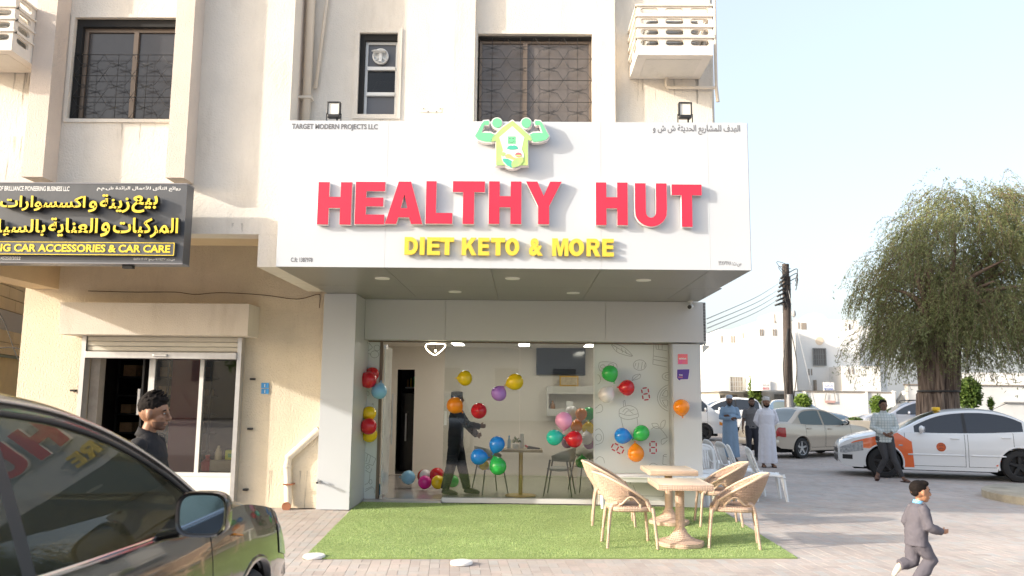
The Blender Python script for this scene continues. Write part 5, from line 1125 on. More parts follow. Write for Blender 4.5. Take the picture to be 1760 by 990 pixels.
def person(lab, loc, rz, H=1.72, J=None, skin=None, hair=None, beard=None, cap=None, eyes=True, vox=.0085, wear=(), shoes='sandal', shoem=None, hs=1.0, stub=None, stubble=None, hairstyle='short', group=None, curl=(.5, .5)):
    t = thing('person', lab, 'person', loc, rz, group, H/1.72); d = DJ()
    if J: d.update(J)
    j = lambda k: V3(d[k])
    m = MB()
    m.tube([j('pel')+V3((0, 0, -.09)), j('pel'), j('waist'), j('chest'), j('chest').lerp(j('neck'), .55), j('chest').lerp(j('neck'), .82), j('neck')], [(.13, .09), (.155, .105), (.135, .092), (.16, .11), (.145, .085), (.095, .066), (.06, .055)], 16, side=(0, 1, 0))
    for k in 'lr':
        s = 1 if k == 'l' else -1
        m.ell(j('sh'+k)+V3((0, 0, -.012)), (.05, .048, .05), 14, 9); m.tube([j('sh'+k)+V3((0, 0, -.01)), j('sh'+k).lerp(j('el'+k), .5), j('el'+k), j('el'+k).lerp(j('wr'+k), .35), j('wr'+k)], [.046, .045, .038, .038, .025], 12)
        m.tube([j('hi'+k)+V3((0, 0, .04)), j('hi'+k), j('hi'+k).lerp(j('kn'+k), .5), j('kn'+k), j('kn'+k).lerp(j('an'+k), .35), j('an'+k)], [.08, .088, .075, .052, .055, .034], 12)
        m.tube([j('an'+k)+V3((0, 0, .01)), j('an'+k).lerp(j('to'+k), .25)+V3((0, 0, -.02)), j('an'+k).lerp(j('to'+k), .75), j('to'+k)], [(.034, .034), (.040, .034), (.046, .022), (.034, .016)], 12, side=(0, 1, 0))
        fd = (j('to'+k)-j('an'+k)); fd.z = 0
        if fd.length > .03:
            fd.normalize(); sdv = V3((-fd.y, fd.x, 0))
            for q in range(5):
                b0 = j('to'+k)+sdv*(.030-.0145*q)*s*1-fd*.01; m.tube([b0, b0+fd*(.038-.005*q)], [.0105 if q == 0 else .0085]*2, 6)
        pn = V3((0, -s*.9, .1)) if not stub else V3(stub[k])
        hand(m, j('wr'+k), j('ha'+k), pn, curl[0] if k == 'l' else curl[1])
    # head
    hc = j('head'); Mh = (Euler((0, d['hp'], d['hr'])).to_matrix()); X = lambda x, y, z: hc+Mh @ V3((x*hs, y*hs, z*hs)); E = lambda c, r_: m.ell(X(*c), [q*hs for q in r_], 18, 12, Mh)
    m.tube([j('neck')+V3((-.005, 0, -.04)), j('neck')+V3((0, 0, .01)), X(-.012, 0, -.06), X(-.005, 0, -.02)], [.062, .054, .052, .055], 14)
    E((-.012, 0, .028), (.096, .076, .092)); E((.030, 0, -.035), (.058, .060, .070)); E((.052, 0, -.082), (.030, .034, .026)); E((.035, 0, .035), (.056, .062, .055))
    m.tube([X(.088, 0, .018), X(.104, 0, -.012), X(.112, 0, -.030)], [.008*hs, .011*hs, .014*hs], 10); E((.098, 0, -.034), (.016, .019, .010)); E((.080, 0, .026), (.014, .046, .008))
    E((.086, 0, -.058), (.011, .024, .0062)); E((.083, 0, -.067), (.011, .021, .0062)); E((.055, .032, -.02), (.03, .02, .02)); E((.055, -.032, -.02), (.03, .02, .02))
    for s in (-1, 1): m.ell(X(-.008, s*.080, -.004), (.020*hs, .009*hs, .034*hs), 12, 8, Mh)
    remesh(m.build('body', skin, t, world=False, smooth=True), vox*(H/1.72)**0, 3)
    if eyes:
        for s in (-1, 1):
            o = MB().ell(X(.079, s*.030, .008), (.0085*hs, .0125*hs, .0062*hs), 10, 8, Mh).build('eye', mat('eye_white', (.30, .27, .25), .4), t, world=False, smooth=True)
            MB().ell(X(.0855, s*.030, .008), (.0050*hs, .0062*hs, .0062*hs), 8, 6, Mh).build('iris', mat('eye_dark', (.015, .01, .008), .2), o, world=False, smooth=True)
            MB().tube([X(.083, s*.014, .026), X(.088, s*.030, .032), X(.074, s*.050, .026)], [.0035*hs, .0045*hs, .003*hs], 6).build('eyebrow', hair or mat('black_hair', (.012, .010, .009), .7), t, world=False, smooth=True)
        MB().tube([X(.0925, -.022, -.0625), X(.0955, 0, -.0635), X(.0925, .022, -.0625)], .0022*hs, 6).build('mouth', mat('lip', (.22, .07, .05), .5), t, world=False, smooth=True)
    if hair and hairstyle:
        m = MB(); vx = .006
        if hairstyle == 'short': m.ell(X(-.022, 0, .050), (.098*hs, .082*hs, .088*hs), 18, 12, Mh); m.ell(X(-.055, 0, .0), (.062*hs, .074*hs, .075*hs), 18, 12, Mh); m.ell(X(.045, 0, .098), (.045*hs, .058*hs, .028*hs), 14, 10, Mh)
        elif hairstyle == 'quiff':
            m.ell(X(-.018, 0, .060), (.098*hs, .079*hs, .084*hs), 20, 14, Mh); m.ell(X(-.062, 0, .040), (.045*hs, .068*hs, .050*hs), 18, 12, Mh); m.ell(X(.040, 0, .098), (.050*hs, .055*hs, .026*hs), 18, 12, Mh)
            rg = random.Random(9)
            for q in range(150):
                a, b = rg.uniform(-PI, PI), rg.uniform(.25, 1.35); p = X(-.024+.088*math.cos(a)*math.cos(b), .070*math.sin(a)*math.cos(b), .060+.080*math.sin(b)); dv = Mh @ V3((.034, rg.uniform(-.016, .016), .016+.022*math.sin(b))); m.tube([p-dv*.3, p+dv*.5+V3((0, 0, .006)), p+dv], [.006, .0052, .002], 5)
            vx = .0042
        elif hairstyle == 'boy': m.ell(X(-.022, 0, .044), (.094*hs, .080*hs, .084*hs), 20, 14, Mh); m.ell(X(.035, 0, .092), (.052*hs, .066*hs, .034*hs), 16, 10, Mh); m.ell(X(-.062, 0, .004), (.040*hs, .066*hs, .050*hs), 16, 10, Mh)
        remesh(m.build('hair', hair, t, world=False, smooth=True), vx, 1, .008, .018)
    if beard:
        m = MB(); big = beard[1]
        m.tube([X(.005, -.068, -.035), X(.032, -.060, -.080-.01*big), X(.070, -.030, -.103-.02*big), X(.080, 0, -.107-.03*big), X(.070, .030, -.103-.02*big), X(.032, .060, -.080-.01*big), X(.005, .068, -.035)], [.012, .018, .020+.012*big, .022+.018*big, .020+.012*big, .018, .012], 10)
        m.tube([X(.098, -.026, -.052), X(.106, 0, -.046), X(.098, .026, -.052)], .006, 6); remesh(m.build('beard', beard[0], t, world=False, smooth=True), .005, 1, .004, .01)
    if stubble:
        m = MB(); c0 = (.030, 0, -.035); rr_ = (.0592, .0612, .0712); nn_ = 26
        G = [[(c0[0]+rr_[0]*math.sin(th)*math.cos(ph), rr_[1]*math.sin(th)*math.sin(ph), c0[2]+rr_[2]*math.cos(th)) for ph in np.linspace(-1.9, 1.9, nn_)] for th in np.linspace(1.75, PI-.15, 12)]
        m.grid([[X(*p) for p in r_] for r_ in G])
        G = [[(.052+.031*math.sin(th)*math.cos(ph), .035*math.sin(th)*math.sin(ph), -.082+.027*math.cos(th)) for ph in np.linspace(-1.9, 1.9, 16)] for th in np.linspace(.9, PI-.2, 9)]
        m.grid([[X(*p) for p in r_] for r_ in G]); m.build('stubble', stubble, t, world=False, smooth=True)
    if cap:
        m = MB(); P = [[X(-.012+(.100+o_)*math.cos(2*PI*k/28), (.082+o_)*math.sin(2*PI*k/28), z) for k in range(28)] for o_, z in ((-.002, .036), (.003, .05), (.003, .105), (-.003, .122), (-.045, .135), (-.078, .138))]
        m.grid(P, closed=True); m.add(P[-1], [tuple(range(28))]); m.build('cap', cap, t, world=False, smooth='auto')
    for wk in wear: wk(t, j, X, d)
    sm = shoem or mat('black_leather', (.02, .018, .016), .45)
    if shoes:
        for k in 'lr':
            a, b = j('an'+k), j('to'+k); fd = (b-a); up = V3((0, 0, 1)); fl = fd.normalized(); sd = V3((-fd.y, fd.x, 0)); sd = sd.normalized() if sd.length > .01 else V3((0, 1, 0)); nn = fl.cross(sd).normalized()
            he = a-fl*.05
            m = MB()
            if shoes == 'sandal':
                base = lambda p, q: p+V3((0, 0, q))
                p0 = V3((he.x, he.y, b.z-.020)) if abs(a.z-.085) < .03 else a+V3((0, 0, -.07))+fl*-.05; p1 = b+fd.normalized()*.04+V3((0, 0, -.018))
                m.tube([p0, p0.lerp(p1, .3), p0.lerp(p1, .75), p1], [(.036, .009), (.042, .009), (.052, .009), (.036, .008)], 14, side=sd)
                for u in (.55, .72): q = p0.lerp(p1, u); m.tube([q+sd*.05, q+sd*.035+V3((0, 0, .045)), q+V3((0, 0, .056)), q-sd*.035+V3((0, 0, .045)), q-sd*.05], [(.006, .012)]*5, 6)
                m.build('sandal', sm, t, world=False, smooth='auto')
            else:
                m.tube([he+V3((0, 0, -.035)), a+V3((0, 0, -.03)), a.lerp(b, .5)+V3((0, 0, -.015)), b, b+fl*.05], [(.038, .045), (.046, .055), (.048, .045), (.052, .032), (.035, .022)], 14, side=sd); remesh(m.build('shoe', sm, t, world=False, smooth=True), .008, 2)
    return t
def shirt(m_, sleeve=1.0, ext=.90, g=0.018, name='shirt', collar=True, loose=0.0, disp=.012, sl_r=1.0, vox=.010):
    def f(t, j, X, d):
        m = MB(); p = j('pel'); b = V3((p.x, p.y, p.z+(ext-.93)))
        m.tube([b, p.lerp(j('waist'), .6), j('waist').lerp(j('chest'), .4), j('chest'), j('chest').lerp(j('neck'), .52), j('chest').lerp(j('neck'), .80), j('neck')+V3((0, 0, .015))], [(.165+g+loose, .115+g+loose), (.158+g+loose, .110+g+loose), (.15+g+loose*.6, .104+g+loose*.6), (.165+g, .116+g), (.150+g, .092+g), (.098+g, .070+g), (.062+g*.3, .058+g*.3)], 24, side=(0, 1, 0))
        for k in 'lr':
            e = j('el'+k); w_ = e.lerp(j('wr'+k), max(0, (sleeve-.5)*2)) if sleeve >= .5 else None
            m.ell(j('sh'+k)+V3((0, 0, -.012)), (.052+g, .050+g, .050+g), 16, 10); P = [j('sh'+k)+V3((0, 0, -.01)), j('sh'+k).lerp(e, .25), j('sh'+k).lerp(e, .5)]; Rr = [.045+g, .050+g, .047+g]
            if sleeve >= .5: P += [e, e.lerp(w_, .5), w_]; Rr += [.048+g, .044+g, .036+g*.8]
            else: P.append(j('sh'+k).lerp(e, .85)); Rr += [.055+g]
            m.tube(P, [r_*sl_r for r_ in Rr], 16)
        remesh(m.build(name, m_, t, world=False, smooth=True), vox, 2, disp, .07 if disp < .02 else .15)
        if collar:
            m = MB(); n_ = j('neck'); m.tube([n_+V3((.0, 0, -.005)), n_+V3((-.008, 0, .035))], [.073, .062], 18, cap=False); o = m.build('collar', m_, t, world=False, smooth=True); q = o.modifiers.new('thickness', 'SOLIDIFY'); q.thickness = .008
    return f
def trousers(m_, g=.016, wide=0.0, disp=.010, end=.0, name='trousers'):
    def f(t, j, X, d):
        m = MB(); m.tube([j('pel')+V3((0, 0, -.10)), j('pel'), j('pel')+V3((0, 0, .07))], [(.13, .10), (.162+g, .112+g), (.145+g, .10+g)], 20, side=(0, 1, 0))
        for k in 'lr':
            a = j('an'+k); kn = j('kn'+k); a2 = kn.lerp(a, 1-end)
            m.tube([j('hi'+k)+V3((0, 0, .05)), j('hi'+k), j('hi'+k).lerp(kn, .5), kn, kn.lerp(a2, .5), a2], [.088+g, .096+g, .083+g+wide*.5, .060+g+wide, .055+g+wide, .043+g+wide], 16)
        remesh(m.build(name, m_, t, world=False, smooth=True), .010, 2, disp, .06 if disp < .02 else .15)
    return f
def thobe(m_, hem=.10, w_=.22):
    def f(t, j, X, d):
        m = MB(); P = []; p = j('pel'); ck = lambda z: V3((p.x*.6, p.y, z))
        secs = [(j('neck')+V3((0, 0, .012)), .064, .060), (j('chest').lerp(j('neck'), .84), .112, .082), (j('chest').lerp(j('neck'), .56), .168, .108), (j('chest'), .195, .142), (j('waist'), .182, .142), (ck(.92), .196, .150), (ck(.6), .205, .155), (ck(.3), w_, .165), (ck(hem), w_+.01, .170)]
        for i, (c, a, b) in enumerate(secs):
            fo = max(0, i-4)/4
            P.append([c+V3((b*math.cos(q)*(1+.07*fo*math.cos(7*q+1.2)+.03*fo*math.cos(13*q)), a*math.sin(q)*(1+.07*fo*math.cos(7*q+1.2)+.03*fo*math.cos(13*q)), 0)) for q in np.linspace(0, 2*PI, 49)[:-1]])
        m.grid(P, closed=True); m.add(P[0], [tuple(range(48))]); m.add(P[-1], [tuple(range(48))])
        for k in 'lr': m.ell(j('sh'+k)+V3((0, 0, -.015)), (.066, .062, .060), 16, 10); m.tube([j('sh'+k)+V3((0, 0, -.01)), j('sh'+k).lerp(j('el'+k), .3), j('el'+k), j('el'+k).lerp(j('wr'+k), .5), j('wr'+k)], [.058, .066, .062, .060, .056], 16)
        remesh(m.build('robe', m_, t, world=False, smooth=True), .010, 2, .014, .09)
        m = MB(); n_ = j('neck'); m.tube([n_+V3((0, 0, -.01)), n_+V3((0, 0, .028))], [.072, .064], 18, cap=False); q = m.build('collar', m_, t, world=False, smooth=True).modifiers.new('thickness', 'SOLIDIFY'); q.thickness = .006
    return f
sk1 = skinm('brown_skin', (.30, .155, .09)); sk2 = skinm('dark_brown_skin', (.17, .088, .056)); sk3 = skinm('tan_skin', (.42, .21, .12))
bh = mat('black_hair', (.012, .009, .008), .8, var=.4, vscale=40, spec=.15); gb = mat('grey_black_beard', (.05, .045, .045), .9, var=.4, vscale=60)
emc = mat('white_embroidered_cap', (.72, .70, .66), .8, col2=(.5, .48, .45), vscale=28); emb = mat('blue_embroidered_cap', (.60, .64, .68), .8, col2=(.25, .33, .45), vscale=30)
def at_feet(px, py): c = atZ(px, py, 0.0); return (c.x, c.y, 0)
def face_cam(loc, off=0): return math.atan2(-loc[1], -loc[0])+R(off)

# 1 man in black polo near the shutter, walking to the right
L_ = (atY(258, 700, 5.95).x, 5.95, 0)
J = dict(elr=V3((-.03, -.245, 1.11)), wrr=V3((.03, -.25, .85)), har=V3((.05, -.25, .76)), ell=V3((.02, .24, 1.11)), hp=.02, head=V3((.035, 0, 1.592)), neck=V3((-.005, 0, 1.44)), knl=V3((.16, .09, .50)), anl=V3((.22, .10, .10)), tol=V3((.38, .11, .03)), knr=V3((-.06, -.09, .48)), anr=V3((-.28, -.1, .13)), tor=V3((-.14, -.11, .03)))
def collar_down(mm):
    def f(t, j, X, d):
        n_ = j('neck'); m = MB(); P = []
        for r_, z in ((.054, .038), (.060, .044), (.072, .012), (.084, -.016)): P.append([n_+V3((r_*math.cos(a)*1.0-.006, r_*math.sin(a)*1.02, z-.020*math.cos(a)-(.02 if abs(a) < .5 and z < 0 else 0))) for a in np.linspace(-PI+.001, PI-.001, 31)])
        m.grid(P); q = m.build('collar', mm, t, world=False, smooth=True).modifiers.new('thickness', 'SOLIDIFY'); q.thickness = .006
    return f
blk = cloth('black_pique', (.016, .015, .017), .2, .3, 260)
person('young man in a black polo shirt walking past the car shop, seen from the side', L_, R(3), 1.665, J, sk1, bh, hairstyle='quiff', hs=1.09, wear=(shirt(blk, .42, .86, .016, 'polo_shirt', False, vox=.008), collar_down(blk), trousers(cloth('black_denim', (.02, .02, .025)))), shoes='shoe', vox=.006, stubble=mat('stubble', (.155, .085, .058), .9, var=.3, vscale=90))
# 2 man inside in dark suit facing right
c = atZ(783, 846, .05); L_ = (c.x, 14.15, .04)
J = dict(shr=V3((.03, -.17, 1.39)), elr=V3((.20, -.20, 1.17)), wrr=V3((.42, -.14, 1.14)), har=V3((.50, -.10, 1.15)), shl=V3((.03, .17, 1.39)), ell=V3((.18, .20, 1.16)), wrl=V3((.36, .10, .98)), hal=V3((.43, .05, 1.0)), hr=-.1, knl=V3((.10, .1, .49)), anl=V3((.20, .1, .09)), tol=V3((.37, .11, .03)), knr=V3((-.06, -.09, .49)), anr=V3((-.16, -.1, .09)), tor=V3((.01, -.12, .03)))
navy = cloth('dark_navy_suit', (.018, .022, .035))
person('man in a dark navy suit and patterned cap standing inside behind the shop window', L_, R(0), 1.72, J, sk2, bh, hairstyle='short', cap=mat('patterned_cap', (.22, .21, .20), .8, col2=(.03, .03, .03), vscale=30), wear=(shirt(navy, 1.0, .80, .022, 'jacket', True), trousers(navy, wide=.012)), shoes='shoe', shoem=mat('grey_suede', (.09, .085, .07), .9), curl=(1.2, 1.2))
# 3 man in blue dishdasha, arms crossed
L_ = at_feet(1256, 792)
J = dict(ell=V3((.06, .235, 1.14)), wrl=V3((.19, -.02, 1.16)), hal=V3((.16, -.14, 1.19)), elr=V3((.06, -.235, 1.12)), wrr=V3((.20, .02, 1.11)), har=V3((.19, .14, 1.13)), hr=-.05)
person('bearded man in a blue robe and cap standing with folded arms', L_, face_cam(L_, 4), 1.78, J, sk2, gb, beard=(gb, .9), cap=emb, wear=(thobe(cloth('steel_blue_cotton', (.24, .34, .46))),), shoes='sandal')
# 4 man in grey t-shirt
L_ = at_feet(1297, 792); L_ = (L_[0], L_[1]+.15, 0)
J = dict(ell=V3((.0, .24, 1.12)), wrr=V3((.06, -.27, .86)), har=V3((.08, -.27, .78)))
person('man in a grey short sleeved shirt behind the man in white', L_, face_cam(L_, 8), 1.72, J, sk2, bh, beard=(bh, .1), wear=(shirt(cloth('dark_grey_jersey', (.16, .15, .15)), .42, .88, .014, 'shirt', False), trousers(cloth('dark_jeans', (.035, .035, .045)))), shoes='shoe')
# 5 man in white thobe, hands behind
L_ = at_feet(1320, 803)
J = dict(ell=V3((-.05, .26, 1.13)), wrl=V3((-.17, .08, .95)), hal=V3((-.18, -.02, .93)), elr=V3((-.05, -.26, 1.13)), wrr=V3((-.17, -.08, .97)), har=V3((-.19, .02, .95)), hr=-.1)
person('bearded man in a long white robe and white cap, hands behind his back', L_, face_cam(L_, 14), 1.74, J, sk1, bh, beard=(bh, .35), cap=emc, wear=(thobe(cloth('white_cotton', (.74, .73, .78), .02)),), shoes='sandal', shoem=mat('dark_brown_sandal', (.05, .02, .015), .5))
# 6 man in checked shirt walking in front of the taxi
L_ = at_feet(1524, 827); 
chk = bpy.data.materials.new('pale_checked_cotton'); chk.use_nodes = True; _n = chk.node_tree.nodes; _l = chk.node_tree.links; _b = _n['Principled BSDF']; _b.inputs['Roughness'].default_value = .9
_tc = _n.new('ShaderNodeTexCoord'); _o = []
for ax in ('Y', 'Z'):
    _w = _n.new('ShaderNodeTexWave'); _w.bands_direction = ax; _w.inputs['Scale'].default_value = 5.5; _l.new(_tc.outputs['Object'], _w.inputs['Vector']); _r = _n.new('ShaderNodeMapRange'); _r.inputs[1].default_value = .85; _r.inputs[2].default_value = .95; _l.new(_w.outputs['Fac'], _r.inputs[0]); _o.append(_r.outputs[0])
_a = _n.new('ShaderNodeMath'); _a.operation = 'MAXIMUM'; _l.new(_o[0], _a.inputs[0]); _l.new(_o[1], _a.inputs[1]); _x = _n.new('ShaderNodeMix'); _x.data_type = 'RGBA'; _x.inputs[6].default_value = (.56, .60, .59, 1); _x.inputs[7].default_value = (.36, .42, .43, 1); _l.new(_a.outputs[0], _x.inputs[0]); _l.new(_x.outputs[2], _b.inputs['Base Color'])
J = dict(ell=V3((.03, .24, 1.13)), wrl=V3((.20, .06, 1.00)), hal=V3((.25, -.02, .97)), elr=V3((.02, -.25, 1.13)), wrr=V3((.20, -.03, .99)), har=V3((.26, .03, .95)), hil=V3((0, .09, .90)), knl=V3((.10, .13, .49)), anl=V3((.10, .30, .085)), tol=V3((.26, .36, .03)),
         hir=V3((0, -.09, .90)), knr=V3((.06, -.02, .48)), anr=V3((-.10, -.14, .16)), tor=V3((.01, -.20, .05)), hr=.05)
person('smiling young man in a pale checked shirt walking in front of the taxi', L_, face_cam(L_, 18), 1.70, J, sk2, bh, wear=(shirt(chk, .90, .82, .018, 'shirt', True), trousers(cloth('charcoal_jeans', (.055, .055, .06), .25), .006, end=.06)), shoes='sandal', shoem=mat('dark_brown_sandal', (.05, .02, .015)), curl=(.9, .9))
# 7 boy in grey suit running right
L_ = (atY(1573, 900, 7.45).x, 7.45, 0)
J = dict(pel=V3((0, 0, .90)), waist=V3((.02, 0, 1.04)), chest=V3((.05, 0, 1.24)), neck=V3((.07, 0, 1.40)), head=V3((.11, 0, 1.575)), shl=V3((.06, .165, 1.33)), shr=V3((.06, -.165, 1.33)), elr=V3((.08, -.24, 1.08)), wrr=V3((.30, -.22, 1.00)), har=V3((.38, -.20, 1.01)), ell=V3((-.02, .24, 1.10)), wrl=V3((.10, .26, .92)), hal=V3((.16, .25, .86)),
         hir=V3((0, -.085, .86)), knr=V3((.17, -.09, .56)), anr=V3((-.08, -.09, .25)), tor=V3((-.02, -.10, .10)), hil=V3((0, .085, .86)), knl=V3((-.03, .09, .50)), anl=V3((-.24, .09, .46)), tol=V3((-.32, .09, .34)))
gsu = cloth('grey_suit_cloth', (.105, .098, .118), .05, .1, 200); blu = mat('blue_check_print', (.03, .30, .60), .7, col2=(.35, .60, .78), vscale=70)
def boywear(t, j, X, d):
    n_ = j('neck'); m = MB(); m.tube([n_+V3((-.01, 0, .0)), n_+V3((0, 0, .052))], [.082, .072], 18, cap=False); q = m.build('collar', blu, t, world=False, smooth=True).modifiers.new('thickness', 'SOLIDIFY'); q.thickness = .012
    c = j('chest'); w_ = j('waist'); m = MB(); m.tube([n_+V3((.085, 0, .0)), n_.lerp(c, .5)+V3((.125, -.02, 0)), c+V3((.150, -.03, -.02)), w_+V3((.15, -.04, -.02))], [(.028, .014), (.045, .018), (.055, .02), (.04, .015)], 10, side=(0, 1, 0)); m.build('scarf', blu, t, world=False, smooth=True)
    m = MB()
    for s in (-1, 1): m.tube([n_+V3((.03, s*.07, .03)), n_.lerp(c, .6)+V3((.135, s*.055, 0)), w_+V3((.152, s*.03, .02))], [(.008, .02), (.008, .032), (.006, .01)], 8, side=(0, 1, 0))
    m.build('lapel', gsu, t, world=False, smooth=True)
H_ = 1.0
t = person('little boy in a grey suit with a blue scarf running to the right', L_, R(4), .975, J, sk3, bh, hairstyle='boy', hs=1.46, wear=(shirt(gsu, .98, .80, .028, 'jacket', False, loose=.016, disp=.034, vox=.010), boywear, trousers(gsu, .022, wide=.02, disp=.036)), shoes='shoe', shoem=mat('cream_leather', (.70, .62, .50), .5), vox=.009)
# ================================================================== vehicles
tyre = mat('tyre_rubber', (.022, .022, .023), .85); rimb = mat('black_rim', (.03, .03, .032), .35, metal=.3); rims = mat('silver_rim', (.45, .45, .46), .35, metal=.8)
und = mat('underbody', (.012, .012, .012), .9); chrome = mat('chrome', (.75, .73, .70), .12, metal=1.0); blackt = mat('black_trim', (.015, .015, .016), .4)
dgl = mat('dark_car_glass', (.022, .028, .038), .06, spec=.7); lgl = mat('light_car_glass', (.16, .20, .21), .08, spec=.8)
lamp_ = mat('headlamp_lens', (.42, .44, .46), .12, coat=.6, var=.5, vscale=22); redl = mat('tail_lamp', (.40, .015, .015), .15, coat=.6, var=.4, vscale=18); amb = mat('amber_lamp', (.8, .28, .03), .2)
def paint(n, c, metal=.0, rough=.28, coat=.8, var=0): return mat(n, c, rough, metal=metal, coat=coat, var=var, vscale=60)
def car(name, lab, cat, loc, rz, P, body, glassm=dgl, rim=rims, group=None, inside=False, dec=None):
    t = thing(name, lab, cat, loc, rz, group); L, W = P['L'], P['W']; hL = L/2; top = P['top']; roof = P['roof']; wr = P['wr']; wx = (P['fx'], P['rx']); ra = wr+P.get('gap', .045)
    TX, TZ = zip(*sorted(top)); RX, RZ = zip(*sorted(roof)); BX, BZ = zip(*sorted(P['bot']))
    def sm(X_, Z_):
        sp = spline([(a, b, 0) for a, b in zip(X_, Z_)], 8); a = np.array([q.x for q in sp]); b = np.array([q.y for q in sp]); k = np.argsort(a); return a[k], b[k]
    TX, TZ = sm(TX, TZ); RX, RZ = sm(RX, RZ)
    zt = lambda x: float(np.interp(x, TX, TZ)); zr = lambda x: float(np.interp(x, RX, RZ)); zb0 = lambda x: float(np.interp(x, BX, BZ))
    kf, kr = P.get('kf', .34), P.get('kr', .22)
    def hw(x):
        e = abs(x)/hL; k = kf if x > 0 else kr; a = .60 if x > 0 else .66
        return W/2*(1-k*max(0, (e-a)/(1-a))**2.6)
    def sy(x, z):
        b, a = zb0(x), zt(x); u = min(1, max(0, (z-b)/max(.05, a-b))); return hw(x)*(1-.045*(1-u)**2-.055*max(0, (u-.60)/.40)**2.0+.012*math.exp(-((u-.55)/.08)**2))
    xs = set(np.linspace(-hL, hL, 74)); 
    for w_ in wx: xs |= {w_+ra*math.sin(a) for a in np.linspace(-PI/2, PI/2, 23)}
    drs = P['doors']
    for a, b in drs: xs |= {a, b}
    xs = sorted(xs); xs = [x for i, x in enumerate(xs) if i == 0 or x-xs[i-1] > .004 or x in [q for d in drs for q in d]]
    def zbot(x):
        z = zb0(x)
        for w_ in wx:
            if abs(x-w_) <= ra+1e-6: z = max(z, wr+math.sqrt(max(0, ra*ra-(x-w_)**2))*1.0)
        return z
    K, C = 13, 7
    for s in (-1, 1):
        rows = []
        for x in xs:
            b, a = zbot(x), zt(x); b = min(b, a-.02); r_ = [V3((x, s*sy(x, lerp(b, a, k/K)), lerp(b, a, k/K))) for k in range(K+1)]; y1 = sy(x, a)
            for k in range(1, C+1):
                f = 1-k/C; r_.append(V3((x, s*y1*f, a+P.get('crown', .05)*(1-f**2.4)))) 
            rows.append(r_)
        parts = {}
        for i in range(len(xs)-1):
            xm = (xs[i]+xs[i+1])/2; dn = next((k for k, (a, b) in enumerate(drs) if a < xm < b), None)
            for q in range(K+C):
                ad = abs(xm-wx[0]) <= ra or abs(xm-wx[1]) <= ra
                key = ('door', dn) if dn is not None and 1 <= q < K and not (ad and q < 2) else ('body', 0) if q < K or not P.get('hood') or not (P['hood'][0] < xm < P['hood'][1]) else ('hood', 0)
                parts.setdefault(key, MB()).add([rows[i][q], rows[i+1][q], rows[i+1][q+1], rows[i][q+1]], [(0, 1, 2, 3)])
        for e in (0, len(xs)-1): parts[('body', 0)].add(rows[e]+[V3((xs[e], 0, rows[e][0].z))], [tuple(range(K+C+2))])
        doors = []
        for (n_, k), m in parts.items():
            nm = {'door': 'door', 'hood': 'hood', 'body': 'body_side'}[n_]
            o = m.build(nm, body, t, world=False, smooth='auto', weld=True)
            if n_ == 'door': doors.append((k, o))
        S = lambda x, z, o_=.004: V3((x, s*(sy(x, z)+o_), z))
        m = MB()
        for a, b in drs:
            for x in (a, b):
                z0, z1 = max(zbot(x), zb0(x)+.08), zt(x)-.01; p = [S(x, lerp(z0, z1, k/8), .0012) for k in range(9)]; m.grid([[q+V3((-.004, 0, 0)) for q in p], [q+V3((.004, 0, 0)) for q in p]])
            z0 = zb0((a+b)/2)+.09; p = [S(lerp(a, b, k/10), max(z0, zbot(lerp(a, b, k/10))+.004), .0012) for k in range(11)]; m.grid([[q+V3((0, 0, -.004)) for q in p], [q+V3((0, 0, .004)) for q in p]])
        m.build('door_gap', und, t, world=False)
        if not P.get('far'):
            for w_ in wx:
                m = MB(); rr_ = [[V3((w_+r2*math.sin(a), s*(sy(w_+r2*math.sin(a), wr+r2*math.cos(a))+o_), wr+r2*math.cos(a))) for a in np.linspace(-PI/2-.25, PI/2+.25, 25)] for r2, o_ in ((ra-.004, -.06), (ra-.004, .004), (ra+.022, .006), (ra+.034, -.002))]; m.grid(rr_); m.build('wheel_arch', P.get('archm', body), t, world=False, smooth=True)
        for k, o in doors:
            a, b = drs[k]; hx = lerp(a, b, .16); hz = zt(hx)-.10
            q = S(hx, hz, .0); m = MB(); m.bbox((hx-.09, min(q.y, q.y+s*.035), hz-.016), (hx+.09, max(q.y, q.y+s*.035), hz+.016), .012); m.build('handle', P.get('handlem', body), o, world=False, smooth='auto')
        # side mirror
        mx = P['mirror']; mz = zt(mx)+P.get('mz', .08); q = S(mx, zt(mx)-.02); ms = P.get('ms', 1)
        m = MB(); m.tube([q+V3((0, -s*.03, .02)), V3((mx-.02, q.y+s*.06, mz-.02))], [(.035, .02)]*2, 8)
        m.ell((mx, q.y+s*.13*ms, mz+.01), (.055*ms, .115*ms, .078*ms*P.get('mh', 1)), 18, 10); 
        if P.get('boxmirror'):
            m = MB(); m.tube([q+V3((0, -s*.03, .03)), V3((mx-.01, q.y+s*.07, mz-.05))], [(.045, .025)]*2, 8); yc = q.y+s*.165; se = lambda f, c_, n__: [V3((c_, yc+s*(math.copysign(abs(math.cos(a))**.55, math.cos(a))*.112*f), mz+.03+math.copysign(abs(math.sin(a))**.6, math.sin(a))*.095*f)) for a in np.linspace(0, 2*PI, n__+1)[:-1]]
            m.grid([se(.93, mx-.052, 40), se(1.0, mx-.058, 40), se(1.03, mx-.04, 40), se(1.0, mx+.01, 40), se(.86, mx+.055, 40), se(.45, mx+.085, 40), se(.02, mx+.09, 40)], closed=True)
            mo = m.build('side_mirror', body, t, world=False, smooth='auto'); m = MB(); g_ = se(.86, mx-.047, 40); m.add(se(.94, mx-.0525, 40)+g_, [(i, (i+1) % 40, 40+(i+1) % 40, 40+i) for i in range(40)]); m.build('mirror_frame', blackt, mo, world=False)
            m = MB(); m.add(g_, [tuple(range(40))]); m.build('mirror_glass', P['mgl'], mo, world=False)
